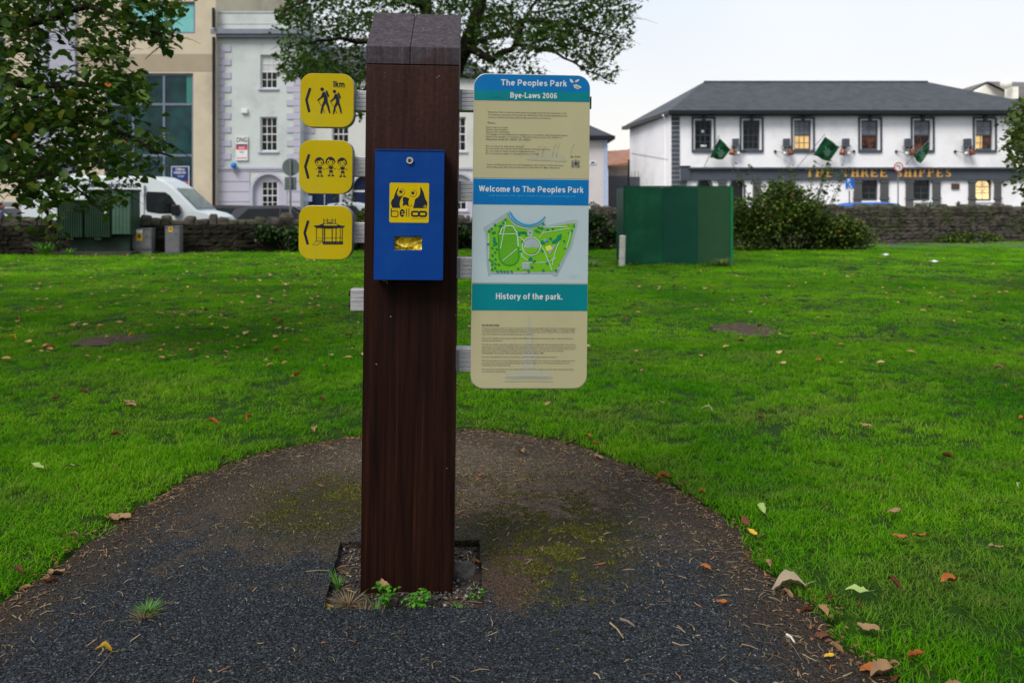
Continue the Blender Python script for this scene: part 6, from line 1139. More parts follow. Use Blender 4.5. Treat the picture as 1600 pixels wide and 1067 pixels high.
a.disc(P([(238, 166)])[0], 5 * kk, M_ly, 3, 'logo'); a.disc(P([(404, 180)])[0], 5 * kk, M_ly, 3, 'logo')
a.poly(P([(262, 252), (300, 248), (348, 268), (336, 310), (338, 360), (350, 378), (330, 372), (310, 356), (280, 360), (255, 376), (266, 330), (258, 285)]), M_ink, 3, 'logo')
a.line(P([(338, 368), (358, 380), (376, 368), (386, 348)]), 5 * kk, M_ink, 4, 'logo')
a.ring(P([(568, 378)])[0], 14 * kk, 19 * kk, M_ly, 3, 'logo'); a.disc(P([(568, 378)])[0], 7 * kk, M_ly, 3, 'logo')
a.line(P([(102, 408), (102, 525)]), 11 * kk, M_ink, 2); (bu, bv) = P([(146, 485)])[0]
def oo(x0, x1, y0, y1, r, t, lay):
    (u0, v0), (u1, v1) = P([(x0, y1)])[0], P([(x1, y0)])[0]; o_ = rrect(u1 - u0, v1 - v0, r * kk, 5, (u0 + u1) / 2, (v0 + v1) / 2); i_ = rrect(u1 - u0 - 2 * t * kk, v1 - v0 - 2 * t * kk, max(r - t, 6) * kk, 5, (u0 + u1) / 2, (v0 + v1) / 2)
    n = len(o_); a.faces(o_ + i_, [(q, (q + 1) % n, (q + 1) % n + n, q + n) for q in range(n)], M_ink, lay, 'lettering')
oo(97, 200, 440, 527, 28, 10, 3); oo(374, 494, 438, 524, 34, 25, 2); oo(476, 598, 438, 524, 34, 25, 3)
a.ring(P([(254, 472)])[0], 17 * kk, 36 * kk, M_ink, 2, 'lettering', a0=0, a1=320, ry=1.5); a.line(P([(222, 472), (286, 472)]), 15 * kk, M_ink, 3, 'lettering')
a.line(P([(312, 412), (312, 525)]), 10 * kk, M_ink, 2, 'lettering'); a.line(P([(346, 408), (346, 525)]), 10 * kk, M_ink, 2, 'lettering')
a.line(P([(380, 545), (572, 545)]), 3 * kk, M_ink, 2, 'lettering'); a.done()
# the roll of yellow bags seen through the slot
m = MB(); random.seed(3)
n1, n2 = 26, 12
vs = []
for i in range(n1):
    for j in range(n2):
        u = sx0 - 0.006 + (sx1 - sx0 + 0.012) * i / (n1 - 1); v = sz0 - 0.006 + (sz1 - sz0 + 0.012) * j / (n2 - 1)
        y = 0.022 + 0.02 * mnoise.noise(Vector((u * 45, v * 80, 1))) + 0.01 * mnoise.noise(Vector((u * 120, v * 140, 3)))
        vs.append((u, y, v))
m.add(vs, [(i * n2 + j, (i + 1) * n2 + j, (i + 1) * n2 + j + 1, i * n2 + j + 1) for i in range(n1 - 1) for j in range(n2 - 1)])
m.build('yellow_bags', mat('bag plastic', (0.85, 0.6, 0.01), (0.03, 0.17, 0.05), 22, 0.25, contrast=(0.36, 0.42), spec=0.7), disp, smooth=True)
m = MB(); m.box(-w / 2 + 0.01, w / 2 - 0.01, 0.06, DD - 0.002, -h / 2 + 0.01, h / 2 - 0.01); m.build('back_plate', M_blk, disp)
# curl of orange wax under the box
m = MB(); m.tube([(-0.115, 0.094, -h / 2 - 0.012), (-0.105, 0.09, -h / 2 - 0.015), (-0.098, 0.091, -h / 2 - 0.012), (-0.094, 0.092, -h / 2 - 0.016), (-0.094, 0.094, -h / 2 - 0.026)], 0.0014, 5)
m.build('torn_tape', mat('orange tape', (0.5, 0.22, 0.01), None, 5, 0.5), disp)

# tall information board: three stacked printed panels on an aluminium carrier
LY = 0.03
cxp, cyp = 829.3, 360; lx, lz = loc(cxp, cyp, LY)
bd = mount('park_information_board', 'tall rounded park board with bye-laws, green map and history panels, right of the post', 'information board', lx, LY, lz)
kb = (BY + lx * math.sin(RZ) + LY) / FPX
def bx(px): return (px - cxp) * kb
def bz(py): return (cyp - py) * kb
X0, X1 = bx(738.3), bx(919.8); BW = X1 - X0
M_bb = mat('panel blue', (0.0005, 0.18, 0.5), (0.0005, 0.155, 0.45), 3, 0.4, spec=0.15)
M_tl = mat('panel teal', (0.0005, 0.22, 0.26), (0.0005, 0.19, 0.23), 3, 0.4, spec=.15)
M_kh = mat('panel khaki', (0.45, 0.425, 0.25), (0.41, 0.385, 0.23), 2.2, 0.4, dirt=(0.43, 0.39, 0.25), dscale=3, spec=.2)
M_pw = mat('panel pale', (0.42, 0.53, 0.57), (0.38, 0.48, 0.52), 2.2, 0.35, spec=.25)
M_lt = mat('panel white lettering', (0.62, 0.68, 0.72), None, 8, 0.5)
M_tx = mat('small print', (0.11, 0.1, 0.075), None, 8, 0.6); M_tg = mat('faded print', (0.36, 0.36, 0.36), None, 8, 0.6)
m = MB(); m.prism(rrect(BW + 0.003, bz(114) - bz(606), 0.056, 8, (X0 + X1) / 2, (bz(114) + bz(606)) / 2), 0.0065, 0.036, XZ(0)); m.build('carrier', M_alu, bd, bevel=0.002)
m = MB(); m.box(X1 + 0.0, X1 + 0.009, 0.012, 0.03, bz(166), bz(147)); m.build('edge_clip', mat('dark green clip', (0.01, 0.09, 0.06), None, 8, 0.5), bd)
def half_panel(z0, z1, top, bot, r=0.055):
    pts = []
    n = 8
    if top: pts += [(X1 - r + r * math.cos(R(90 * i / n)), z1 - r + r * math.sin(R(90 * i / n))) for i in range(n + 1)] + [(X0 + r + r * math.cos(R(90 + 90 * i / n)), z1 - r + r * math.sin(R(90 + 90 * i / n))) for i in range(n + 1)]
    else: pts += [(X1, z1), (X0, z1)]
    if bot: pts += [(X0 + r + r * math.cos(R(180 + 90 * i / n)), z0 + r + r * math.sin(R(180 + 90 * i / n))) for i in range(n + 1)] + [(X1 - r + r * math.cos(R(270 + 90 * i / n)), z0 + r + r * math.sin(R(270 + 90 * i / n))) for i in range(n + 1)]
    else: pts += [(X0, z0), (X1, z0)]
    return pts
def panel(z0, z1, top, bot, base):
    m = MB(); m.prism(half_panel(z0, z1, top, bot), 0.0, 0.006, XZ(0)); return m.build('panel', base, bd, bevel=0.0006)
E = 0.0012
# --- bye-laws panel
p1 = panel(bz(277), bz(115), True, False, M_kh); a = Art(-0.0006, p1)
hp = [q for q in half_panel(bz(140.5), bz(115) - E, True, False)]
hp = [(max(X0 + E, min(X1 - E, u)), v) for u, v in hp]; a.poly(hp, M_bb, 1, 'heading_band')
a.poly([(X0 + E, bz(156)), (X1 - E, bz(156)), (X1 - E, bz(140.5)), (X0 + E, bz(140.5))], M_tl, 1, 'subheading_band')
a.sans('The Peoples Park', bx(780), bz(123), M_lt, 103 * kb, 9.6 * kb)
a.sans('Bye-Laws 2006', bx(795), bz(143), M_lt, 73 * kb, 8.8 * kb)
Q = lambda pts: [(bx(740 + x * 180 / 1600), bz(100 + y * 100 / 889)) for x, y in pts]
M_gr = mat('pale grey print', (0.5, 0.5, 0.5), None, 8, 0.6)
for pts in ([(1312, 180), (1345, 190), (1368, 225), (1352, 240), (1320, 222)], [(1448, 182), (1400, 198), (1385, 225), (1405, 232), (1438, 210)], [(1360, 265), (1400, 255), (1470, 285), (1480, 300), (1420, 325), (1380, 305)]):
    a.poly(Q(pts), M_gr, 2, 'emblem')
for pts in ([(1325, 295), (1380, 245), (1410, 225)], [(1345, 255), (1400, 270)], [(1385, 290), (1440, 292)], [(1400, 310), (1440, 302)]): a.line(Q(pts), 0.0012, M_tx, 3, 'emblem')
a.line(Q([(180, 468), (235, 385), (250, 440), (370, 458)]), 0.0011, mat('dark teal print', (0.003, 0.12, 0.16), None, 8, 0.5), 2, 'emblem'); a.line(Q([(205, 462), (300, 452), (350, 468)]), 0.0011, MC['dark teal print'], 3, 'emblem')
def para(a, lines, px0, y0, dy, w_full, h=3.1):
    for i, (t, wpx) in enumerate(lines):
        if t: a.text(t, bx(px0), bz(y0 + dy * i), M_tx, width=wpx * kb, height=h * kb, lay=2, name='small_print', res=1, bold=0.006)
para(a, [('Waterford City Council provides parks and playgrounds for the enjoyment of all.', 123), ('To maximise enjoyment of the park, the Waterford City Council Regulations and', 124), ('Control of Parks and Open Spaces Bye-Laws 2006 are in force.', 99), ('', 0), ('Please:', 12)], 760, 173, 4.05, 124)
para(a, [('\u2022Keep dogs on a leash.', 35), ('\u2022Remove any dog litter.', 35), ('\u2022Respect flora and fauna.', 38), ('\u2022Use playground and skateboard equipment in accordance with instructions given', 128), ('\u2022Report any damages or accidents to Waterford City Council. 051 309900 or', 119), ('\u2022Waterford Gardai 051 305300 / 051 305301', 70)], 757, 196.5, 3.7, 124)
para(a, [('\u2022Do not let your dog cause nuisance.', 61), ('\u2022Do not carry out commercial activity without written permission.', 102), ('\u2022Do not cycle or skate except in designated areas.', 78), ('\u2022Do not possess, supply or consume alcohol or drugs.', 84)], 757, 226, 3.8, 124)
para(a, [("Copies of Waterford City Council's Regulations and Control of Park and Open", 120), ('Spaces Bye-Laws 2006 may be inspected at City Hall, The Mall, Waterford.', 115)], 759, 254.5, 3.9, 124)
a.text('By Order', bx(891), bz(240.4), M_tx, width=15 * kb, height=3.4 * kb, lay=2, name='small_print', res=1, bold=0.02)
cu, cv = bx(898.5), bz(253)
a.poly([(cu - 0.006, cv + 0.008), (cu + 0.006, cv + 0.008), (cu + 0.006, cv - 0.002), (cu, cv - 0.009), (cu - 0.006, cv - 0.002)], mat('crest blue', (0.03, 0.06, 0.25), None, 8, 0.5), 2, 'crest')
for s_ in (-1, 1):
    for q in range(3): a.ring((cu + s_ * 0.012, cv + 0.008 - 0.008 * q), 0.0035, 0.0055, M_tx, 2, 'crest', n=10, a0=30, a1=300)
    a.line([(cu + s_ * 0.018, cv + 0.012), (cu + s_ * 0.009, cv - 0.004), (cu + s_ * 0.019, cv - 0.014)], 0.0018, M_tx, 3, 'crest')
a.ring((cu, cv + 0.014), 0.002, 0.004, M_tx, 2, 'crest', n=10); a.line([(cu - 0.014, cv - 0.016), (cu, cv - 0.012), (cu + 0.014, cv - 0.016)], 0.002, M_tx, 2, 'crest')
# ghost of an older print showing through
M_gh = mat('ghost print', (0.415, 0.405, 0.28), None, 6, 0.5); M_gh2 = mat('ghost print blue', (0.4, 0.4, 0.3), (0.38, 0.385, 0.3), 6, 0.5)
for x in (812, 838, 846, 862, 868, 890): a.line([(bx(x), bz(244)), (bx(x + 2), bz(228)), (bx(x + 6), bz(221 + (x % 7)))], 0.003, M_gh, 1, 'faded_print')
a.poly([(bx(822), bz(248)), (bx(884), bz(250)), (bx(880), bz(240)), (bx(852), bz(232)), (bx(826), bz(240))], M_gh, 1, 'faded_print')
a.done()
# --- map panel
p2 = panel(bz(440.3), bz(277.6), False, False, M_pw); a = Art(-0.0006, p2)
a.poly([(X0 + E, bz(318)), (X1 - E, bz(318)), (X1 - E, bz(278.3)), (X0 + E, bz(278.3))], M_bb, 1, 'heading_band')
a.sans('Welcome to The Peoples Park', bx(748), bz(289), M_lt, 163 * kb, 9.4 * kb)
a.text('a park in the heart of the city for everyone to enjoy, please respect the grounds', bx(763), bz(303), mat('pale blue print', (0.08, 0.42, 0.75), None, 8, 0.5), width=136 * kb, height=2.6 * kb, lay=2, name='small_print', res=1)
Q = lambda pts: [(bx(740 + x * 180 / 1477), bz(315 + y * 130 / 1067)) for x, y in pts]
kq = kb * 180 / 1477
M_mg = mat('map green', (0.17, 0.5, 0.012), (0.15, 0.45, 0.012), 5, 0.4); M_mg2 = mat('map mid green', (0.11, 0.4, 0.015), None, 5, 0.4); M_md = mat('map dark green', (0.003, 0.2, 0.11), None, 8, 0.4)
M_mr = mat('map road grey', (0.36, 0.46, 0.5), None, 8, 0.4); M_mp = mat('map path', (0.45, 0.6, 0.5), None, 8, 0.4); M_mb = mat('map water', (0.01, 0.3, 0.62), None, 8, 0.4)
N_ = 'map'
a.poly(Q([(125, 325), (465, 95), (480, 130), (445, 165), (560, 260), (700, 318), (850, 300), (920, 255), (930, 290), (1290, 205), (1345, 215), (1260, 560), (1070, 945), (990, 905), (225, 915), (200, 945), (180, 860), (150, 370), (128, 360)]), M_mr, 1, N_)
a.poly(Q([(170, 370), (425, 180), (450, 215), (520, 290), (700, 345), (880, 290), (905, 320), (1150, 275), (1310, 250), (1300, 290), (1240, 540), (1060, 870), (1010, 880), (225, 885), (205, 800), (190, 500)]), M_mg, 2, N_)
def arc(cx, cy, r, a0, a1, n=24, ry=1): return [(cx + r * math.cos(R(a0 + (a1 - a0) * i / n)), cy + r * ry * math.sin(R(a0 + (a1 - a0) * i / n))) for i in range(n + 1)]
ar = arc(703, 10, 262, 155, 36, 24, 1.04); a.line(Q(ar), [26 * kq * (1.2 - 0.7 * i / 24) for i in range(25)], M_mb, 4, N_); ar = arc(703, 12, 300, 155, 46, 24, 1.0); a.line(Q(ar), 9 * kq, M_md, 3, N_)
trk = rrect(252, 505, 120, 8, 450, -550); trk = [(x + (-(y + 550)) * -0.05 * -1, -y) for x, y in trk]
a.poly(Q(trk), M_mg2, 3, N_); a.line(Q(trk + [trk[0]]), 18 * kq, mat('map track', (0.02, 0.26, 0.02), None, 8, 0.4), 4, N_); top = [p for p in trk if p[1] < 560 and p[0] > 380]; top.sort(key=lambda p: p[0]); a.line(Q([(340, 400), (360, 330), (430, 295), (500, 300), (550, 370), (568, 460), (575, 560)]), 15 * kq, M_mp, 5, N_)
for pts in ([(412, 215), (395, 330), (345, 590)], [(320, 405), (560, 398)], [(375, 745), (560, 590)], [(560, 430), (600, 440), (660, 500)], [(735, 350), (735, 440)], [(840, 445), (900, 375), (905, 240)], [(900, 380), (1150, 335), (1230, 320)], [(930, 310), (1200, 300)], [(860, 540), (905, 600), (1010, 860)], [(1100, 490), (1050, 620), (1010, 800)], [(620, 770), (940, 760), (1060, 700)], [(560, 300), (620, 320), (700, 330)], [(195, 400), (200, 700), (225, 860)], [(600, 600), (630, 690), (700, 740)], [(1250, 330), (1230, 450), (1180, 620)]): a.line(Q(pts), 9 * kq, M_mp, 5, N_)
cq = Q([(742, 555)])[0]; a.disc(cq, 100 * kq, M_mr, 5, N_); a.poly(Q(arc(742, 558, 95, 8, 172, 16)), M_mg, 6, N_); a.ring(cq, 110 * kq, 121 * kq, M_mp, 6, N_, n=30); a.disc(cq, 14 * kq, M_pw, 7, N_); a.disc(cq, 6 * kq, M_md, 8, N_)
a.poly(Q([(690, 350), (760, 350), (760, 425), (690, 425)]), M_mr, 6, N_); a.disc(Q([(724, 382)])[0], 12 * kq, M_md, 7, N_)
a.poly(Q([(615, 765), (725, 775), (725, 850), (630, 850)]), M_mr, 6, N_); a.poly(Q([(950, 630), (1030, 530), (1050, 545), (985, 650)]), M_mr, 5, N_); a.poly(Q([(920, 560), (985, 538), (1020, 585), (940, 618)]), mat('map yellow', (0.6, 0.62, 0.1), None, 8, 0.4), 6, N_)
a.disc(Q([(915, 475)])[0], 14 * kq, mat('map pink', (0.5, 0.25, 0.4), None, 8, 0.4), 7, N_); a.disc(Q([(942, 482)])[0], 17 * kq, M_mb, 8, N_); a.disc(Q([(1208, 268)])[0], 12 * kq, mat('map red', (0.6, 0.16, 0.1), None, 8, 0.4), 7, N_)
a.poly(Q([(1000, 490), (1060, 455), (1080, 410), (1130, 390), (1125, 450), (1060, 510), (1010, 515)]), M_md, 6, N_)
dots = [(404, 222, 15), (376, 257, 14), (273, 282, 15), (227, 336, 14), (198, 364, 15), (330, 302, 14), (352, 296, 14), (245, 388, 14), (268, 378, 14), (188, 534, 15), (240, 578, 14), (296, 592, 14), (278, 636, 14), (243, 674, 15), (209, 733, 14), (283, 725, 14), (246, 752, 13), (283, 780, 14), (243, 792, 14), (326, 790, 14), (280, 835, 14), (243, 852, 14), (310, 880, 15), (357, 875, 16), (400, 881, 14), (441, 881, 14), (490, 878, 15), (574, 843, 14), (707, 875, 15), (752, 821, 15), (898, 862, 15), (1062, 860, 15), (948, 766, 15), (880, 613, 16), (985, 453, 17), (1163, 484, 14), (1176, 581, 15), (1255, 348, 14), (1284, 283, 14), (947, 342, 15), (1015, 330, 15), (890, 270, 15), (832, 312, 14), (862, 322, 14), (890, 326, 14), (800, 356, 17), (834, 368, 14), (624, 495, 14), (604, 621, 14), (582, 408, 15), (668, 400, 15), (735, 712, 22), (720, 722, 16), (770, 750, 14), (790, 742, 13), (880, 500, 22), (900, 510, 14), (265, 455, 17), (265, 490, 20), (285, 520, 17), (262, 540, 14), (590, 380, 12), (620, 378, 12), (645, 380, 13), (1215, 375, 9), (975, 710, 9), (1100, 790, 8)]
for i, (x, y, r_) in enumerate(dots): a.disc(Q([(x, y)])[0], r_ * kq, M_md, 7 + i % 3, N_, n=10)
a.poly(Q([(575, 368), (680, 368), (680, 392), (575, 392)]), M_md, 7, N_)
for x, y, wd in ((655, 228, 120), (1235, 905, 130), (1240, 925, 90), (1240, 945, 75), (480, 520, 60), (445, 338, 50), (710, 520, 75), (565, 800, 60), (665, 822, 45), (640, 895, 45)):
    a.text('the park grounds', *Q([(x, y)])[0], M_tg, width=wd * kq, height=12 * kq, lay=10, name='small_print', res=1)
a.done()
# --- history panel
p3 = panel(bz(604.3), bz(440.9), False, True, M_kh); a = Art(-0.0006, p3)
a.poly([(X0 + E, bz(483)), (X1 - E, bz(483)), (X1 - E, bz(441.6)), (X0 + E, bz(441.6))], M_tl, 1, 'heading_band')
a.sans('History of the park.', bx(776), bz(456), M_lt, 104 * kb, 9.6 * kb)
T_ = lambda y: 480 + y * 130 / 1067
a.text('BACKGROUND', bx(755), bz(T_(200)), M_tx, width=27 * kb, height=2.8 * kb, lay=2, name='small_print', res=1, bold=0.02)
a.line([(bx(755), bz(T_(224))), (bx(782), bz(T_(224)))], 0.0007, M_tx, 2, 'small_print')
L = [(240, 'In response for a need for a park in the centre of the city the Town Council decided in March 1857. The land was marshy and was reclaimed', 146), (265, 'purchased by Alderman John Strange. Malting and brewing were then in the Park. Thomas Meagher, Mayor, on Thursday 13th May', 145), (290, 'The development of the Park was designed by J. W. Robertson, with a layout based on a plan for the Crystal Palace, with', 145), (319, 'people of the city and the surrounding area with the landscape now established.', 80), (370, 'The site was originally a marshy common called Lombards Marsh, named after a merchant who came to settle in the city in the', 143), (400, 'thirteenth century, around 1300.', 32), (450, 'The Park was officially opened by a military band on an opening between May 24th 1857 and September 1857. It was carried', 146), (478, 'opened by the Lord Lieutenant of Ireland in 1858. The bandstand was erected in the centre during the summer and was used to', 148), (503, 'mark a Jubilee and military band. The display of annual flowers attracts the crowds and visitors from every part of the country', 146), (530, 'and the new bandstand. The drinking of the fountain was restored after being moved to make way for the Courthouse.', 128), (556, 'The bandstand was moved in 1869 and the fountain of Park was added in 1883.', 97), (608, 'The park is approximately 17 acres in size and has a perimeter length of approximately 1 kilometre.', 118), (656, 'Waterford was famous for trees. Park keepers keep it well trimmed for the enjoyment of the public at large and other', 146), (686, 'open areas of the county were very valuable and important. A great number of trees of various age and kind can be seen as', 139), (714, 'ornamental trees in large flower beds.', 45), (766, 'The longest stretch of water that runs in the original design, the St Johns River navigates around the Park boundary and the bridge', 144), (795, 'now provides for park parking.', 38)]
for y, t, wd in L: a.text(t, bx(755), bz(T_(y)), M_tx, width=wd * kb, height=2.6 * kb, lay=3, name='small_print', res=1, bold=0.006)
a.poly([(bx(x), bz(T_(y))) for x, y in ((828, 60), (830, 200), (833, 320), (834, 520), (840, 600), (836, 770), (848, 790), (862, 850), (862, 900), (795, 900), (792, 840), (812, 790), (820, 770), (818, 600), (824, 520), (824, 320), (826, 200))], M_gh2, 1, 'faded_print')
for y in (880, 925): a.line([(bx(790), bz(T_(y))), (bx(866), bz(T_(y)))], 0.004, M_gh2, 1 + (y > 900), 'faded_print')
a.done()

# ------------------------------------------------------------ hoarding, marker, cabinets
hd_d = 20.75
hd = thing('green_hoarding', 'dark green painted plywood enclosure standing on the lawn, right panel a lighter green', 'hoarding', (PX(976, hd_d), hd_d, 0), (0, 0, R(-1)))
M_hg = mat('hoarding dark green', (0.001, 0.08, 0.036), (0.001, 0.058, 0.028), 1.6, .5, .01, 14, dirt=(0.012, 0.11, 0.055), dscale=1.5); M_hg2 = mat('hoarding light green', (0.025, 0.095, 0.04), (0.022, 0.08, 0.034), 1.4, .55, .01, 14); M_hg3 = mat('hoarding mid green', (0.002, 0.062, 0.036), None, 1.6, .5, .01, 14); M_he = mat('hoarding edge green', (0.008, 0.16, 0.06), None, 3, .5)
k = hd_d / FPX; ht = 2.02
for a, b, mt, lb in ((0, 58, M_hg, None), (58.4, 113, M_hg3, None), (113.4, 164, M_hg2, 'lighter grey green replacement panel')):
    m = MB(); m.box(a * k, b * k, 0, .022, .02, ht); o = m.build('plywood_panel', mt, hd, bevel=.002)
    if lb: o['label'] = lb
m = MB(); m.box(164.3 * k, 168.5 * k, -.02, .09, 0, ht + .01); m.build('corner_post', M_he, hd, bevel=.004)
m = MB(); m.box(-.03, .06 + .0, .024, 1.6, .02, ht - .005); m.build('side_panel', M_hg3, hd); m = MB(); m.box(-.025, 168 * k, -.006, .06, ht + .002, ht + .035); m.build('top_rail', M_hg, hd)
m = MB(); m.box(166.5 * k, 168 * k, .092, 1.6, .02, ht); m.box(.07, 166 * k, 1.58, 1.6, .02, ht); m.build('side_panel', M_hg3, hd)
mk = thing('marker_post', 'short white plastic marker post at the left corner of the green hoarding', 'post', (PX(971.5, 20.3), 20.3, 0), (R(1), R(1.5), 0)); M_wp = mat('white plastic', (0.66, 0.66, 0.62), (0.5, 0.5, 0.46), 6, .5, dirt=(0.3, 0.3, 0.25), dscale=4)
m = MB(); m.tube([(0, 0, -.05), (0, 0, .74)], .078, 16); m.build('tube', M_wp, mk, smooth=False); m = MB(); m.tube([(0, 0, .741), (0, 0, .77), (0, 0, .785)], [.084, .084, .05], 16); m.build('cap', M_wp, mk)
m = MB(); m.tube([(0, 0, .5), (0, 0, .512)], .0795, 16); m.tube([(0, 0, .2), (0, 0, .21)], .0795, 16); m.build('collar', mat('grey plastic', (0.4, 0.4, 0.38), None, 6, .5), mk)
dT = 24.6; tr_ = thing('electric_transformer', 'large green electrical transformer with ribbed radiators in front of the left wall', 'transformer', (PX(150, dT), dT, 0)); based(tr_.location); xt = lambda p: PX(p, dT); ztt = lambda p: PZ(p, dT)
M_tg = mat('transformer green', (0.028, 0.07, 0.04), (0.018, 0.05, 0.028), 2, .45, dirt=(0.015, 0.035, 0.02), dscale=1.3); M_tg2 = mat('transformer pale green', (0.06, 0.12, 0.085), (0.04, 0.09, 0.06), 2, .4)
m = MB(); m.box(xt(134), xt(204), dT + .12, dT + .66, ztt(368), ztt(300)); m.build('tank', M_tg, tr_, bevel=.02); m = MB(); m.box(xt(128), xt(205), dT + .05, dT + .7, ztt(300) + .002, ztt(296)); m.build('lid', M_tg, tr_, bevel=.015)
m = MB(); m.box(xt(105), xt(198), dT + .2, dT + .62, .05, ztt(369)); m.build('plinth', mat('transformer dark base', (0.012, 0.028, 0.018), None, 2, .6), tr_)
for a, b in ((91, 131), (135, 174)):
    m = MB(); n_ = 11; w_ = (xt(b) - xt(a)) / n_
    m.box(xt(a), xt(b), dT - .05, dT + .1, ztt(371), ztt(312))
    for i in range(n_): x = xt(a) + w_ * (i + .5); m.box(x - w_ * .28, x + w_ * .28, dT - .1, dT - .0502, ztt(370.5), ztt(313))
    r_ = m.build('radiator', M_tg, tr_, bevel=.006, seg=1); m = MB(); c = (xt(a) + xt(b)) / 2; m.box(c - .1, c + .1, dT - .06, dT + .08, ztt(374.5), ztt(371.1)); m.build('drain_lug', M_tg, r_)
m = MB(); m.box(xt(175.5), xt(203), dT - .02, dT + .11, ztt(366), ztt(299)); p_ = m.build('door', M_tg2, tr_, bevel=.01); m = MB()
for i in range(1, 5): x = xt(175.5) + (xt(203) - xt(175.5)) * i / 5; m.box(x - .012, x + .012, dT - .035, dT - .0205, ztt(364), ztt(301))
m.build('door_ribs', M_tg2, p_); m = MB(); m.box(xt(167), xt(170.5), dT - .14, dT - .101, ztt(334), ztt(322)); m.build('handle', M_wp, tr_)
m = MB(); m.box(xt(86), xt(208), dT - .15, dT + .8, -.05, .1); m.build('concrete_pad', mat('dark concrete', (0.05, 0.045, 0.04), None, 3, .9), tr_)
unbased()
M_gc = mat('cabinet grey', (0.19, 0.2, 0.21), (0.15, 0.16, 0.17), 3, .5, dirt=(0.1, 0.1, 0.1), dscale=2.5); M_wy = mat('warning yellow', (0.65, 0.36, 0.03), None, 8, .5)
def cabinet(x0, x1, y0, yb, d, sticker, label, legs=False):
    t = thing('utility_cabinet', label, 'utility cabinet', (PX((x0 + x1) / 2, d), d, 0)); w = PX(x1, d) - PX(x0, d); h0 = .16 if legs else .0; h1 = PZ(y0, d)
    m = MB(); m.box(-w / 2, w / 2, 0, .26, h0, h1 - .03); m.build('housing', M_gc, t, bevel=.008); m = MB(); m.box(-w / 2 - .015, w / 2 + .015, -.02, .28, h1 - .028, h1); m.build('lid', M_gc, t, bevel=.006)
    m = MB(); m.box(-w / 2 + .03, w / 2 - .03, -.012, -.001, h0 + .05, h1 - .07); dr_ = m.build('door', M_gc, t, bevel=.003); m = MB(); m.tube([(w * .28, -.03, h1 - .25), (w * .28, -.0125, h1 - .25)], .018, 8); m.build('handle', M_blk, dr_)
    if legs: m = MB(); m.box(-w / 2 + .01, w / 2 - .01, .04, .24, 0, h0 - .002); m.build('base', M_gc, t)
    sx, sz, sw, sh = sticker; m = MB(); m.box(sx - sw / 2, sx + sw / 2, -.016, -.0125, sz - sh / 2, sz + sh / 2); st_ = m.build('warning_sticker', M_wy, dr_)
    m = MB(); m.add([(sx - sw * .36, -.018, sz - sh * .1), (sx + sw * .36, -.018, sz - sh * .1), (sx, -.018, sz + sh * .4)], [(0, 1, 2)]); m.build('sticker_print', M_ink, st_)
    if legs: m = MB(); m.box(sx - sw / 2, sx + sw / 2, -.0158, -.0124, sz + sh / 2 + .002, sz + sh / 2 + .11); m.build('label_plate', M_white, dr_)
    return t
cabinet(202, 237, 357, 392, 25.0, (-.03, .55, .2, .24), 'wide grey utility cabinet with yellow warning triangle, beside the green transformer', True)
cabinet(258, 281, 353.5, 392, 25.1, (-.05, .78, .13, .15), 'narrow pale grey utility cabinet with a small yellow sticker, right of the wide one')

# street signs
M_back = mat('sign back grey green', (0.11, 0.14, 0.14), None, 4, .5); M_pole = mat('galvanised pole', (0.2, 0.21, 0.22), None, 12, .5, metal=.4)
d = 29.4; rs = thing('road_sign', 'back of a round grey road sign with a small plate below it', 'road sign', (PX(454, d), d, 0)); zq = lambda p: PZ(p, d)
m = MB(); m.tube([(0, 0, 0), (0, 0, zq(250))], .038, 10); m.build('pole', M_pole, rs); m = MB(); m.tube([(0, .05, zq(261.5)), (0, .056, zq(261.5))], .325, 28); m.build('disc', M_back, rs)
m = MB(); m.box(-.23, .21, .05, .055, zq(297.5), zq(277)); m.build('plate', M_back, rs); m = MB(); m.box(-.05, .05, -.045, .049, zq(269), zq(266)); m.box(-.05, .05, -.045, .049, zq(290), zq(287)); m.build('clamp', M_pole, rs)
d = 34.0; ds = thing('disabled_parking_sign', 'small blue parking sign with wheelchair symbol on a pole, above the bush', 'road sign', (PX(1327, d), d, 0)); zq = lambda p: PZ(p, d); h_ = .18
m = MB(); m.tube([(0, 0, 0), (0, 0, zq(281))], .03, 8); m.build('pole', M_pole, ds); m = MB(); m.box(-h_, h_, -.045, -.035, zq(295.5), zq(279)); pl = m.build('plate', mat('parking blue', (0.01, 0.15, 0.6), None, 6, .4), ds)
m = MB(); m.box(-h_, h_, -.045, -.035, zq(298.5), zq(295.7)); m.build('plate', M_white, ds)
a = Art(-.0455, pl); z1_ = zq(280); a.text('P', -.1, z1_, M_white, height=.17, bold=.03, lay=2); a.disc((.0, zq(288)), .03, M_white, 3); a.line([(0, zq(289)), (0.0, zq(291.5)), (.07, zq(291.8)), (.1, zq(294))], .028, M_white, 4); a.ring((-.01, zq(292.8)), .05, .072, M_white, 5, a0=150, a1=380); a.done()
d = 34.2; ns = thing('round_road_sign', 'round white road sign with red ring over the pub lettering', 'road sign', (PX(1403, d), d, 0)); zq = lambda p: PZ(p, d)
m = MB(); m.tube([(0, 0, 0), (0, 0, zq(256))], .03, 8); m.build('pole', M_pole, ns); m = MB(); m.tube([(0, -.05, zq(261.3)), (0, -.04, zq(261.3))], .2, 28); di = m.build('disc', M_white, ns)
a = Art(-.051, di); c = (0, zq(261.3)); a.ring(c, .155, .2, M_red, 2); a.line([(.05, c[1] - .09), (.05, c[1] + .02), (.0, c[1] + .05), (-.05, c[1] + .05)], .035, M_ink, 3); a.poly([(-.04, c[1] + .1), (-.04, c[1]), (-.1, c[1] + .05)], M_ink, 4); a.done()

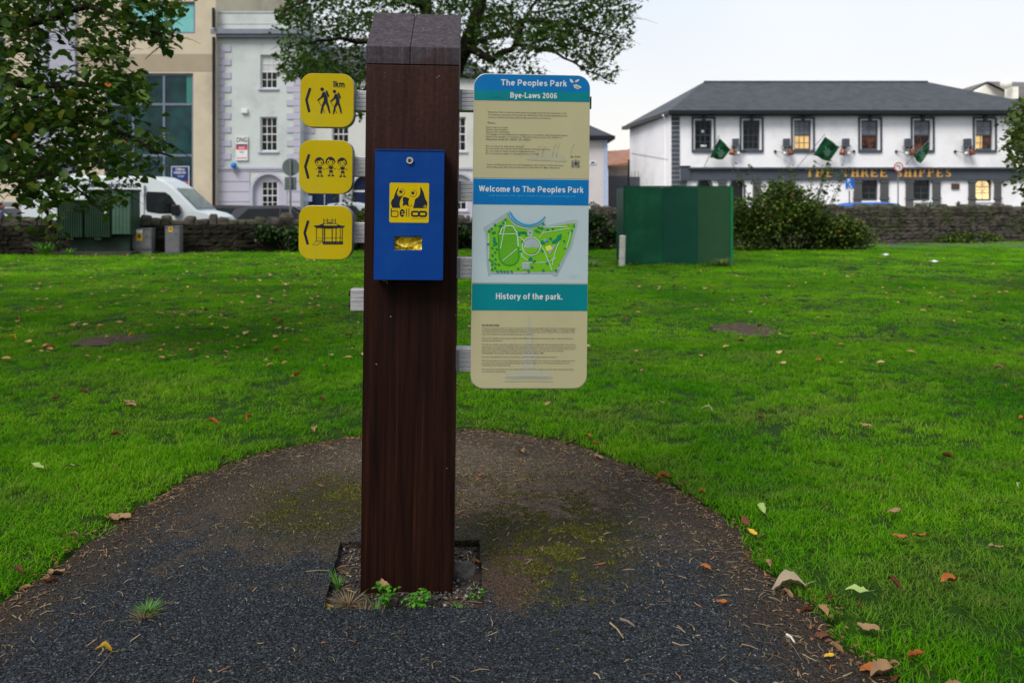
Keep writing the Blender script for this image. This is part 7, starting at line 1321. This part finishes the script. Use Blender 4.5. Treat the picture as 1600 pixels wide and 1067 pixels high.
# ------------------------------------------------------------ vehicles on the street
def carpaint(n, c): return mat(n, c, tuple(x * .95 for x in c), 1, .4, coat=0, spec=.25, rvar=.04)
M_tyre = mat('tyre rubber', (0.015, 0.015, 0.016), None, 20, .85); M_rim = mat('wheel rim', (0.3, 0.3, 0.32), None, 12, .35, metal=.7); M_cglass = mat('car glass', (0.008, 0.011, 0.013), (0.005, 0.007, 0.008), 2, .06, spec=.25, rvar=.02)
def wheel(par, x, y, r, w=.2):
    m = MB(); m.tube([(x, y - w / 2, r), (x, y - w / 2 + .03, r), (x, y + w / 2 - .03, r), (x, y + w / 2, r)], [r * .9, r, r, r * .9], 24); wl_ = m.build('wheel', M_tyre, par)
    for s in (-1, 1): m = MB(); m.tube([(x, y + s * (w / 2 - .004), r), (x, y + s * (w / 2 + .008), r)], [r * .62, r * .55], 16); m.build('rim', M_rim, wl_)
def loft(name, mt, par, prof, wlow, wmid, top_z, tuck, base_z, sub=1):
    """side profile (x, z) lofted across the width with tumblehome above base_z"""
    P_ = prof; n = len(P_); vs = []; rows = (-1, -.92, 0, .92, 1)
    for r_ in rows:
        for x, z in P_:
            f = max(0, (z - base_z) / (top_z - base_z)); hw = wmid - tuck * f; e = abs(r_) == 1
            vs.append((x, (hw if e else hw * .93) * (1 if r_ > 0 else -1) * (0 if r_ == 0 else 1), z - (.045 if e and f > .02 else 0) * (1 if z > base_z else 0) + (.02 if r_ == 0 and f > 0 else 0)))
    m = MB(); fs = [(a * n + i, a * n + (i + 1) % n, (a + 1) * n + (i + 1) % n, (a + 1) * n + i) for a in range(len(rows) - 1) for i in range(n)]
    tri = tessellate_polygon([[Vector((x, z, 0)) for x, z in P_]]); fs += [tuple(t) for t in tri] + [tuple(i + (len(rows) - 1) * n for i in t) for t in tri]; m.add(vs, fs)
    return m.build(name, mt, par, bevel=.03, seg=2)
def side_glass(name, par, quads, hw_of, mt=None):
    for q in quads:
        for s in (-1, 1):
            m = MB(); a_ = [(x, s * (hw_of(z) + .006), z) for x, z in q]; b_ = [(x, s * (hw_of(z) - .03), z) for x, z in q]; n = len(q); m.add(a_ + b_, [tuple(range(n)), tuple(range(n, 2 * n))] + [(i, (i + 1) % n, (i + 1) % n + n, i + n) for i in range(n)]); m.build(name, mt or M_cglass, par)
def car(label, col, x, y, flip=1, L=4.1, H=1.46, hatch=True, name='parked_car', rz=0, group='cars parked along the street'):
    t = thing(name, label, 'car', (x, y, .02), (0, 0, rz + (0 if flip > 0 else math.pi)), group=group); h = L / 2
    prof = [(-h, .35), (-h, .72), (-h + .06, .98), (-h + (.35 if hatch else .75), H - .12), (-h + (.85 if hatch else 1.3), H - .02), (-.1, H), (.35, H - .04), (1.05, 1.0), (h - .35, .88), (h - .05, .68), (h, .4), (h - .1, .28), (-h + .1, .26)]
    if not hatch: prof = [(-h, .35), (-h, .8), (-h + .5, .98)] + [(-h + 1.15, H - .08), (-h + 1.6, H)] + prof[5:]
    hw = .86; bz = .9; loft('body', col, t, prof, hw, hw, H, .17, bz); f = lambda z: hw - .17 * max(0, (z - bz) / (H - bz))
    r0 = -h + (.62 if hatch else 1.3); side_glass('side_window', t, [[(r0 - .15, 1.0), (-.05, 1.0), (-.05, H - .1), (r0 + .25, H - .12)], [(.0, 1.0), (.92, 1.0), (.42, H - .13), (.0, H - .1)]], f)
    m = MB(); m.add([(1.1, -.66, 1.01), (1.1, .66, 1.01), (.45, .58, H - .07), (.45, -.58, H - .07), (1.06, -.66, .99), (1.06, .66, .99), (.41, .58, H - .09), (.41, -.58, H - .09)], [(0, 1, 2, 3), (4, 5, 6, 7), (0, 1, 5, 4), (1, 2, 6, 5), (2, 3, 7, 6), (3, 0, 4, 7)]); m.v = [(a_ + .02, b_, c_ + .03) for a_, b_, c_ in m.v]; m.build('windscreen', M_cglass, t)
    xb, xt_ = (-h + .04, -h + .34) if hatch else (-h + .55, -h + 1.12); m = MB(); q = [(xb, 1.02), (xt_, H - .13)]; m.add([(xb - .03, -.62, 1.02), (xb - .03, .62, 1.02), (xt_ - .03, .55, H - .13), (xt_ - .03, -.55, H - .13), (xb + .05, -.62, 1.02), (xb + .05, .62, 1.02), (xt_ + .05, .55, H - .13), (xt_ + .05, -.55, H - .13)], [(0, 1, 2, 3), (4, 5, 6, 7), (0, 1, 5, 4), (1, 2, 6, 5), (2, 3, 7, 6), (3, 0, 4, 7)]); m.build('rear_window', M_cglass, t)
    for s in (-1, 1):
        m = MB(); m.box(-h - .015, -h + .12, s * .78 - .07, s * .78 + .07, .72, 1.0); m.build('tail_light', mat('tail light red', (0.35, 0.01, 0.01), None, 8, .3), t, bevel=.02); m = MB(); m.box(h - .2, h - .01, s * .68 - .14, s * .68 + .14, .6, .72); m.build('headlight', mat('headlight', (0.6, 0.62, 0.65), None, 8, .15), t, bevel=.02)
        m = MB(); m.box(.72, .86, s * .95 - .08, s * .95 + .08, .98, 1.1); m.build('mirror', col, t, bevel=.03)
        for xx in (-h + .75, h - .78): wheel(t, xx, s * .76, .31)
    return t
car('black hatchback just right of the white van bonnet', carpaint('black paint', (0.012, 0.013, 0.016)), PX(338, 32.6), 32.6, -1, 4.3, 1.5)
car('dark hatchback with red tail light, parked behind the wall under the georgian window', carpaint('dark blue grey paint', (0.025, 0.028, 0.04)), PX(447, 31.2), 31.2, 1, 4.2, 1.49)
car('silver blue saloon partly behind the yellow bandstand sign', carpaint('silver paint', (0.35, 0.38, 0.43)), PX(535, 30.0), 30.0, -1, 4.4, 1.6, False)
car('pale grey car at the far left, behind the person', carpaint('pale grey paint', (0.45, 0.5, 0.55)), PX(-5, 33), 33.0, 1, 4.2, 1.42)
car('bright blue car whose roof shows above the right hand wall', carpaint('bright blue paint', (0.02, 0.14, 0.5)), PX(1388, 33.9), 34.6, 1, 4.4, 1.62)
# white long van
dv = 28.9; van = thing('van', 'long white high roof van with Nationwide Locksmiths lettering, parked behind the left wall', 'van', (PX(190, dv), dv, .02)); vx = lambda p: PX(p, dv - .95) - van.location.x; vz = lambda p: PZ(p, dv - .95) - .02
M_van = carpaint('van white', (0.62, 0.68, 0.72)); prof = [(vx(33), .4), (vx(33), vz(300)), (vx(36), vz(280)), (vx(42), vz(276)), (vx(150), vz(274.5)), (vx(240), vz(276)), (vx(256), vz(283)), (vx(270), vz(293)), (vx(308), vz(330)), (vx(325), vz(334)), (vx(336), vz(340)), (vx(341), vz(353)), (vx(342), .55), (vx(336), .35), (vx(300), .3), (vx(60), .3)]
loft('body', M_van, van, prof, .98, .98, 2.6, .12, 1.3); f = lambda z: .98 - .12 * max(0, (z - 1.3) / 1.3)
side_glass('cab_window', van, [[(vx(228.5), vz(327)), (vx(231), vz(331)), (vx(250), vz(334)), (vx(283), vz(334)), (vx(284), vz(331)), (vx(266), vz(306)), (vx(258), vz(300.5)), (vx(230), vz(299.5)), (vx(228), vz(302))]], f)
m = MB(); q0, q1 = (vx(272), vz(295.5)), (vx(305), vz(327)); nx_, nz_ = .035, .035; m.add([(q0[0], -.74, q0[1]), (q0[0], .74, q0[1]), (q1[0], .84, q1[1]), (q1[0], -.84, q1[1])] + [(q0[0] + nx_, -.74, q0[1] + nz_), (q0[0] + nx_, .74, q0[1] + nz_), (q1[0] + nx_, .84, q1[1] + nz_), (q1[0] + nx_, -.84, q1[1] + nz_)], [(0, 1, 2, 3), (4, 5, 6, 7), (0, 1, 5, 4), (1, 2, 6, 5), (2, 3, 7, 6), (3, 0, 4, 7)]); m.build('windscreen', mat('windscreen glass', (0.12, 0.17, 0.16), (0.05, 0.08, 0.07), 1.5, .08, spec=.8, rvar=.02), van)
for s in (-1, 1):
    m = MB(); m.box(vx(272), vx(283), s * 1.1 - .1, s * 1.1 + .1, vz(337), vz(320)); m.build('mirror', M_blk, van, bevel=.03); m = MB(); m.box(vx(328), vx(340), s * .8 - .14, s * .8 + .14, vz(356), vz(343)); m.build('headlight', mat('headlight', (0.6, 0.62, 0.65), None, 8, .15), van, bevel=.03)
    for xx in (vx(88), vx(296)): wheel(van, xx, s * .86, .36, .24)
m = MB(); m.box(vx(226) - .008, vx(226) + .008, -.992, -.9, .6, vz(290)); m.box(vx(170) - .008, vx(170) + .008, -.992, -.9, .6, vz(288)); m.build('door_seams', mat('seam grey', (0.2, 0.22, 0.24), None, 8, .6), van)
vs, fs = text2d('Nationwide Locksmiths', 1, .02, 3); m = MB(); X0_, X1_ = min(p[0] for p in vs), max(p[0] for p in vs); Y0_, Y1_ = min(p[1] for p in vs), max(p[1] for p in vs)
m.add([(vx(82) + (p[0] - X0_) / (X1_ - X0_) * (vx(215) - vx(82)), -(f(vz(289)) + .012) - .004, vz(293.5) + (p[1] - Y0_) / (Y1_ - Y0_) * (vz(284.5) - vz(293.5))) for p in vs], fs); m.build('lettering', M_ink, van)
m = MB(); m.box(vx(97), vx(108), -.4, .3, vz(275), vz(271)); m.build('roof_vent', M_van, van, bevel=.02)

# person walking past the left end of the wall, head and shoulders above it
def person(x, y, rz, label):
    V = [(0, 0, .92), (0, 0, 1.1), (0, 0, 1.3), (0, .0, 1.4), (0, .01, 1.47), (.09, 0, .88), (.11, .03, .48), (.11, -.02, .08), (.12, .12, .04), (-.09, 0, .88), (-.1, .12, .5), (-.1, .02, .12), (-.1, .16, .05), (.17, 0, 1.34), (.22, -.04, 1.08), (.2, .08, .86), (.2, .13, .78), (-.17, 0, 1.34), (-.22, .04, 1.08), (-.2, .16, .9), (-.2, .2, .83)]
    E_ = [(0, 1), (1, 2), (2, 3), (3, 4), (0, 5), (5, 6), (6, 7), (7, 8), (0, 9), (9, 10), (10, 11), (11, 12), (3, 13), (13, 14), (14, 15), (15, 16), (3, 17), (17, 18), (18, 19), (19, 20)]
    Rr = [.15, .13, .15, .11, .055, .095, .06, .045, .04, .095, .06, .045, .04, .065, .045, .032, .03, .065, .045, .032, .03]
    me = bpy.data.meshes.new('person'); me.from_pydata(V, E_, []); o = bpy.data.objects.new('person', me); COL.objects.link(o); md = o.modifiers.new('skin', 'SKIN')
    for i, r_ in enumerate(Rr): me.skin_vertices[0].data[i].radius = (r_, r_ * .8)
    me.skin_vertices[0].data[0].use_root = True; sb = o.modifiers.new('sub', 'SUBSURF'); sb.levels = sb.render_levels = 2; me.materials.append(mat('blue jacket', (0.08, 0.12, 0.2), None, 6, .8)); o.location = (x, y, 0.02); o.rotation_euler = (0, 0, rz); tag(o, label, 'person')
    m = MB(); m.sphere((0, .015, 1.59), .115, .78, .92, 1.1, 18, 14); m.sphere((0, .125, 1.575), .022, .8, 1, 1.2); m.sphere((.09, .02, 1.58), .03, .4, .7, 1); m.sphere((-.09, .02, 1.58), .03, .4, .7, 1); hd_ = m.build('head', mat('skin tone', (0.42, 0.2, 0.14), None, 8, .5), o, smooth=True)
    m = MB(); m.sphere((0, -.015, 1.625), .125, .82, .9, .95, 18, 12); m.sphere((0, -.075, 1.54), .1, .8, .55, 1.1); m.build('hair', mat('brown hair', (0.05, 0.02, 0.012), None, 20, .7, .05, 60), hd_, smooth=True)
    for s in (-1, 1): m = MB(); m.sphere((s * .035, .112, 1.605), .012); m.build('eye', M_ink, hd_)
    m = MB(); m.box(-.025, .025, .112, .122, 1.53, 1.537); m.build('mouth', mat('lips', (0.3, 0.08, 0.07), None, 8, .5), hd_)
    for k, (a_, b_) in enumerate(((.11, .05), (-.1, .06))): m = MB(); m.sphere((a_, b_ + .04, .04), .06, .8, 1.9, .7); m.build('shoe', M_blk, o)
    return o
pe = person(PX(1, 26.6), 26.6, R(-70), 'person with brown hair and blue jacket at the left edge, behind the wall'); pe.scale = (.97, .97, .93)

# ------------------------------------------------------------ plants, litter and fallen leaves
M_wg = mat('weed green', (0.07, 0.24, 0.02), (0.04, 0.15, 0.015), 20, .5)
def weed(label, x, y, z, n, h, spread, ls, seed):
    rg = np.random.default_rng(seed); t = thing('weed_plant', label, 'weed', (x, y, z)); m = MB(); P_ = []
    for i in range(n):
        a_ = rg.random() * 6.28; r = spread * rg.random() ** .6; q = bez(Vector((0, 0, 0)), Vector((r * .3 * math.cos(a_), r * .3 * math.sin(a_), h * .6)), Vector((r * math.cos(a_), r * math.sin(a_), h * (.4 + .7 * rg.random()))), 4); m.tube(q, .0012, 4); e = np.array(q[-1])
        P_ += [e + rg.normal(0, ls * .45, 3) for _ in range(3)]
    m.build('stems', M_wg, t); leaves('foliage', P_, ls, LM_w, t, 'ovate', up=1.1); return t
LM_w = leafmat('weed leaves', [(0, (0.035, 0.13, 0.012)), (.6, (0.075, 0.26, 0.02)), (1, (0.15, 0.36, 0.04))], trans=.3)
def gp(px, py): a_ = G(px, py); return a_
for i, (px, py, n, h, s_, ls, lb) in enumerate(((605, 940, 20, .085, .045, .017, 'leafy green weed under the left front corner of the post'), (648, 944, 18, .06, .04, .015, 'low green weed in front of the middle of the post'), (663, 940, 12, .075, .02, .015, 'upright green weed in front of the right half of the post'), (715, 945, 9, .03, .035, .009, 'tiny seedlings in the right front corner of the hole'), (752, 925, 5, .04, .015, .012, 'small sprig against the right rim of the hole'), (683, 950, 9, .025, .03, .008, 'row of tiny seedlings at the front rim of the hole'), (735, 925, 5, .03, .02, .008, 'seedling on the gravel right of the post'))):
    x, y = gp(px, py); weed(lb, x, y, -.03, n, h, s_, ls, 20 + i)
M_tg3 = mat('tuft green', (0.08, 0.22, 0.03), (0.05, 0.14, 0.02), 20, .6); M_dry = mat('dry grass', (0.22, 0.17, 0.09), (0.13, 0.1, 0.05), 12, .8)
for i, (px, py, n, h, s_, mt, lb) in enumerate(((528, 910, 45, .085, .04, M_tg3, 'fresh grass tuft at the left rim of the hole'), (512, 950, 40, .04, .05, M_tg3, 'short grass at the front left corner of the hole'), (588, 952, 18, .1, .02, M_tg3, 'thin upright grass blades at the left front of the post'), (545, 935, 90, .05, .09, M_dry, 'dry matted grass in the left half of the hole'), (232, 958, 120, .05, .06, M_tg3, 'small grass tuft growing through the asphalt on the left'), (224, 966, 50, .03, .08, M_dry, 'dry grass at the foot of the tuft on the asphalt'), (570, 950, 60, .03, .1, M_dry, 'dry matted grass along the front rim of the hole'), (878, 372 + 520, 14, .02, .03, M_tg3, 'tiny grass shoot on the moss right of the post'))):
    x, y = gp(px, py); blades('grass_tuft', lb, 'grass tuft', x, y, -.03 if px > 300 and px < 760 else 0, n, h, s_, .0028, mt, 40 + i, bend=1.0)
# rounded concrete haunch showing right of the post
m = MB(); x, y = gp(722, 885); m.sphere((0, 0, 0), .085, .75, 1, .3, 20, 10); m.v = [(a_ + .012 * mnoise.noise(Vector((a_ * 30, b_ * 30, 1))), b_, c_ + .014 * mnoise.noise(Vector((a_ * 40, b_ * 40, c_ * 20)))) for a_, b_, c_ in m.v]; o = m.build('concrete_footing', mat('footing concrete', (0.085, 0.075, 0.07), (0.04, 0.036, 0.033), 30, .9, .1, 60), smooth=True); o.location = (x, y + .02, -.03); tag(o, 'rounded dark concrete footing at the right foot of the post', 'footing')

M_leaf = {k: mat(k + ' leaf', c, c2, 60, .75, .02, 90, contrast=(.3, .7)) for k, c, c2 in (('brown', (0.2, 0.075, 0.03), (0.1, 0.035, 0.016)), ('tan', (0.36, 0.22, 0.11), (0.22, 0.13, 0.065)), ('orange', (0.42, 0.14, 0.025), (0.28, 0.08, 0.02)), ('yellow', (0.55, 0.36, 0.03), (0.42, 0.24, 0.03)), ('pale green', (0.3, 0.38, 0.12), (0.2, 0.28, 0.09)), ('grey', (0.34, 0.28, 0.19), (0.2, 0.16, 0.11)))}
def leaf_mesh(seed, curl, width=.6, kind='brown', lobes=False):
    rg = np.random.default_rng(seed); n = 9; vs = []; fs = []
    for i in range(n + 1):
        t = i / n; w = width * .5 * math.sin(math.pi * min(1, t ** .8 * 1.02)) ** .8 * (1 + .12 * math.sin(i * 2.4 + seed)) + .01
        if lobes: w *= 1 + .4 * math.sin(i * 1.9)
        zc = curl * .28 * math.sin(t * math.pi * .9) * .5 + .06 * math.sin(t * 7 + seed)
        for j, u in enumerate((-1, -.5, 0, .5, 1)): vs.append((u * w * math.cos(curl * abs(u) * .9), t - .5, zc + abs(u) ** 1.5 * curl * w * 1.1 + .03 * rg.normal()))
    for i in range(n):
        for j in range(4): fs.append((i * 5 + j, i * 5 + j + 1, (i + 1) * 5 + j + 1, (i + 1) * 5 + j))
    k = len(vs); vs += [(-.012, -.5, 0), (.012, -.5, 0), (.02, -.78, .05), (-.0, -.78, .05)]; fs.append((k, k + 1, k + 2, k + 3))
    me = bpy.data.meshes.new('fallen_leaf'); me.from_pydata(vs, [], fs); [setattr(p, 'use_smooth', True) for p in me.polygons]; me.materials.append(M_leaf[kind]); return me
LMESH = {k: [leaf_mesh(s * 7 + q, (.25, .7, 1.1)[q], (.5, .62, .42)[q], k) for q in range(3)] for s, k in enumerate(M_leaf)}
def fallen(x, y, kind, size, label, group=None, v=None, rz=None, tilt=.25, lift=.0):
    o = bpy.data.objects.new('fallen_leaf', LMESH[kind][RNG.integers(3) if v is None else v]); COL.objects.link(o); s = float(sdist(x, y)); z = float(zg(x, y)) + (.028 + .018 * min(1, s * 3)) if s > .02 else .004
    o.location = (x, y, z + lift); o.rotation_euler = (RNG.normal(0, tilt), RNG.normal(0, tilt), RNG.random() * 6.28 if rz is None else rz); o.scale = (size,) * 3; tag(o, label, 'leaf', group); return o
SP = [(1232, 922, 'grey', .14, 'large curled grey brown leaf at the right edge of the asphalt', 1, 1.5), (1338, 944, 'pale green', .09, 'pale green leaf on the right edge of the asphalt', 0, 1.1), (1285, 960, 'tan', .07, 'tan leaf standing on edge between the large curled leaf and the pale green one', 1, .2), (1175, 846, 'yellow', .062, 'bright yellow leaf on the right edge of the asphalt', 0, .5), (1188, 812, 'pale green', .075, 'dull green leaf above the bright yellow leaf', 1, .3), (88, 898, 'tan', .09, 'large tan leaf at the left edge of the asphalt', 0, 1.2), (188, 812, 'tan', .12, 'long flat tan leaf on the left edge of asphalt and grass', 0, 1.4), (56, 746, 'pale green', .105, 'left one of two pale green leaves on the lawn', 0, 1.4), (112, 747, 'pale green', .1, 'right one of two pale green leaves on the lawn', 0, 1.9), (162, 1022, 'yellow', .06, 'yellow ochre leaf on the asphalt at lower left', 2, 1.9), (815, 711, 'tan', .1, 'pale upright curled leaf on the asphalt right of the post', 1, .3), (752, 746, 'orange', .05, 'small round orange leaf on the asphalt right of the post', 0, .8), (935, 717, 'tan', .085, 'tan leaf on the curved edge of the asphalt, below the board', 0, .4), (1037, 752, 'orange', .1, 'long orange brown leaf along the right curved edge', 2, 1.9), (1353, 679, 'tan', .08, 'peach coloured leaf alone on the lawn right of the asphalt', 0, .9), (1398, 818, 'tan', .09, 'tan leaf on the lawn above the pair of orange leaves', 0, 1.9), (1407, 860, 'orange', .07, 'orange leaf on the lawn, left one of a pair', 0, 1.2), (1438, 858, 'orange', .075, 'orange leaf on the lawn, right one of a pair', 0, 1.5), (1482, 933, 'orange', .085, 'curled orange leaf on the lawn near the lower right', 1, 1.9), (1397, 940, 'brown', .09, 'narrow brown leaf standing upright in the grass', 2, .1), (1357, 1001, 'tan', .08, 'tan leaf at the asphalt edge near the bottom right', 0, .9), (1378, 1058, 'tan', .11, 'large tan leaf at the bottom right corner of the asphalt', 1, 2), (1358, 1050, 'orange', .08, 'orange leaf touching the large tan leaf at the bottom right', 0, 1.9), (1128, 945, 'orange', .05, 'small orange leaf lying alone on the asphalt', 0, 1.8), (1102, 892, 'orange', .05, 'small orange leaf on the asphalt near the right edge', 1, 1.1), (1295, 1030, 'yellow', .04, 'tiny yellow leaf on the asphalt at lower right', 0, 1.8), (600, 925, 'tan', .075, 'tan leaf caught in the weed at the foot of the post', 0, .5), (748, 872, 'orange', .045, 'orange leaf in the back right corner of the hole', 0, 1), (512, 940, 'orange', .045, 'orange leaf in the front left corner of the hole', 0, 1), (331, 678, 'orange', .1, 'red orange curled leaf on the left lawn', 2, 1.5), (505, 643, 'brown', .085, 'reddish brown leaf on the lawn left of the post', 2, .9), (202, 642, 'tan', .095, 'pair of pale leaves on the left lawn, upper one', 0, 1.6), (203, 650, 'tan', .095, 'pair of pale leaves on the left lawn, lower one', 1, 1.6), (132, 628, 'brown', .1, 'dark red curled leaf on the left lawn', 2, 1.3), (432, 558, 'orange', .11, 'orange leaf on the lawn left of the post, in mid distance', 0, .8)]
used = [G(a_, b_) for a_, b_, *_ in SP]
for px, py, kd, sz, lb, v, rz in SP:
    x, y = G(px, py); o = fallen(x, y, kd, sz, lb, None, v, rz, .12, .01)
    if 500 < px < 760 and 840 < py < 955: o.location.z = -.015 if px != 600 else .03
cnt = 0
def leaflab(kd, where): return {'brown': 'dark brown curled', 'tan': 'pale tan', 'orange': 'orange brown', 'yellow': 'yellow', 'pale green': 'pale green', 'grey': 'dull grey'}[kd] + ' fallen leaf ' + where
rgl = random.Random(12)
def kindof(r): return 'brown' if r < .3 else 'tan' if r < .7 else 'orange' if r < .84 else 'yellow' if r < .93 else 'pale green'
while cnt < 195:                                         # across the lawn, thicker on the left under the trees
    y = 3.2 + 15.5 * rgl.random() ** .8; x = (rgl.random() * 2 - 1) * y * .66
    if float(sdist(x, y)) < .06 or (x > 0 and rgl.random() < .5) or min(math.hypot(x - a_, y - b_) for a_, b_ in used) < .12: continue
    kd = kindof(rgl.random()); side = 'on the lawn left of the post' if x < BX else 'on the lawn right of the post'
    fallen(x, y, kd, (.045 + .05 * rgl.random()) * (1.2 if y > 7 else 1), leaflab(kd, side), 'fallen leaves ' + side); cnt += 1
E_pts = [p for p in PPS if p[1] > 2.4]; cnt = 0
while cnt < 60:                                          # gathered along the rim of the asphalt
    a_, b_ = E_pts[rgl.randrange(len(E_pts))]; x, y = a_ + rgl.gauss(0, .05), b_ + rgl.gauss(0, .05)
    if a_ < -.4 and rgl.random() < .45: continue
    kd = kindof(rgl.random() * .8); fallen(x, y, kd, .032 + .045 * rgl.random(), leaflab(kd, 'in the litter along the rim of the asphalt'), 'fallen leaves along the rim of the asphalt', tilt=.35, lift=-.008); cnt += 1
# uncountable litter: straws, crumbs and far leaves
def straws(name, pts, L0, mts):
    n = len(pts); a_ = RNG.random(n) * 6.28; L_ = L0 * (.25 + RNG.random(n) ** 2); w = .0011 + .0012 * RNG.random(n); c, s = np.cos(a_), np.sin(a_); P_ = np.asarray(pts); bendv = RNG.normal(0, .12, n)
    V = np.zeros((n, 6, 3))
    for k, t in enumerate((-.5, 0, .5)):
        ox = c * L_ * t - s * L_ * bendv * (1 - 4 * t * t); oy = s * L_ * t + c * L_ * bendv * (1 - 4 * t * t)
        for q, sg in enumerate((-1, 1)): V[:, 2 * k + q, 0] = P_[:, 0] + ox - s * w * sg; V[:, 2 * k + q, 1] = P_[:, 1] + oy + c * w * sg; V[:, 2 * k + q, 2] = P_[:, 2] + .002 + .003 * RNG.random(n) + (k == 1) * .0015
    F = (np.array([(0, 1, 3, 2), (2, 3, 5, 4)])[None] + 6 * np.arange(n)[:, None, None]).reshape(-1, 4); return fast(name, V.reshape(-1, 3), F, mts, tint=np.repeat(RNG.random(n), 2))
ST = leafmat('litter straw', [(0, (0.05, 0.033, 0.02)), (.5, (0.12, 0.085, 0.05)), (.9, (0.24, 0.19, 0.11)), (1, (0.3, 0.1, 0.03))], trans=0, rough=.9)
n = 26000; ax = -2.2 + 3.6 * RNG.random(n); ay = 2.4 + 3.2 * RNG.random(n); sd_ = sdist(ax, ay); pr = np.clip(np.exp(sd_ / .16) * .85 + .04 + .5 * np.exp(-((ax - .1) ** 2 + (ay - 4.6) ** 2) / .35) + .3 * np.exp(-((ax + .5) ** 2 + (ay - 5.1) ** 2) / .4), 0, 1); ok = (sd_ < -.005) & (sdist(ax, ay, np.array(HOLE)) > .01) & (RNG.random(n) < pr); ax, ay = ax[ok], ay[ok]
tag(straws('dead_grass', np.stack([ax, ay, np.zeros(len(ax))], -1), .05, ST), kind='stuff')
n = 500; hx = -0.79 + 0.68 * RNG.random(n); hy = 3.12 + 0.7 * RNG.random(n); ok = sdist(hx, hy, np.array(HOLE)) < -0.02; tag(straws('dead_grass', np.stack([hx[ok], hy[ok], np.full(ok.sum(), -.028)], -1), .06, ST), kind='stuff')
FL = leafmat('leaf litter', [(0, (0.14, 0.05, 0.02)), (.5, (0.38, 0.19, 0.08)), (.9, (0.5, 0.36, 0.18)), (1, (0.6, 0.45, 0.08))], trans=.1, rough=.8)
n = 1100; k_ = RNG.integers(0, len(E_pts), n); q = np.array(E_pts)[k_] + RNG.normal(0, .06, (n, 2)); z = np.where(sdist(q[:, 0], q[:, 1]) > .02, .012, .004); L1 = np.column_stack([q, z])
n = 1700; yy = 7.5 + 18.5 * RNG.random(n) ** .9; xx = (RNG.random(n) * 2 - 1) * yy * .68; ok = yy < wall_y(xx) - .5; L2 = np.column_stack([xx, yy, zg(xx, yy) + .055])[ok & ((xx < 0) | (RNG.random(n) < .3))]
o = leaves('leaf_litter', L1, .015, mat('crumbled leaf', (0.2, 0.1, 0.045), (0.06, 0.035, 0.02), 30, .9), None, 'ovate', up=2.5, hang=0); tag(o, kind='stuff'); o = leaves('leaf_litter', L2, .066, FL, None, 'ovate', up=2.5, hang=0); tag(o, kind='stuff')
# sticks, wood chip, white scraps
def stick(label, p0, p1, r, mt, cat='twig', name='twig'):
    a_, b_ = Vector((*G(*p0), r + .001)), Vector((*G(*p1), r + .001)); m = MB(); mid = (a_ + b_) / 2 + Vector((.003, .004, .002)); m.tube([Vector((0, 0, 0)), mid - a_, b_ - a_], [r, r * .9, r * .7], 6); o = m.build(name, mt); o.location = a_; tag(o, label, cat); return o
M_tw = mat('dry twig', (0.3, 0.24, 0.13), (0.2, 0.15, 0.08), 40, .8); M_tw2 = mat('grey twig', (0.16, 0.13, 0.11), (0.09, 0.07, 0.06), 40, .9)
stick('pale straw coloured stick on the asphalt, lower right of the post', (953, 974), (974, 998), .0035, M_tw); stick('short thick grey stick beside the pale one', (969, 969), (992, 981), .006, M_tw2); stick('dark thin twig on the asphalt below the white chip', (1228, 998), (1253, 1033), .0018, M_tw2); stick('short pale wood chip on the asphalt at right', (1229, 993), (1241, 1005), .005, M_wp, 'wood chip', 'wood_chip'); stick('pale straw at the bottom of the asphalt', (928, 1052), (938, 1062), .003, M_tw); stick('pale green straw on the left asphalt', (204, 1003), (220, 992), .003, M_tw); stick('thin dark twig on the lower left asphalt', (138, 1062), (176, 1018), .002, M_tw2); stick('long thin straw lying left of the hole', (478, 893), (515, 892), .0016, M_tw)
def scrap(label, px, py, s):
    x, y = G(px, py); m = MB(); q = [(math.cos(a_) * s * (1 + .3 * math.sin(a_ * 3)), math.sin(a_) * s * .7) for a_ in [i * .7 for i in range(9)]]; vs = [(0, 0, s * .35)] + [(u, v, .01 * (i % 3)) for i, (u, v) in enumerate(q)]; m.add(vs + [(0, 0, 0)], [(0, 1 + i, 1 + (i + 1) % 9) for i in range(9)] + [(10, 1 + i, 1 + (i + 1) % 9) for i in range(9)]); o = m.build('paper_scrap', M_white); o.location = (x, y, float(zg(x, y)) + .035); tag(o, label, 'litter')
scrap('larger white scrap of litter on the far right lawn', 1460, 412, .13); scrap('smaller white scrap of litter on the far right lawn, nearer the wall', 1384, 401, .13); scrap('white scrap at the foot of the fuchsia bush', 1299, 387, .13)
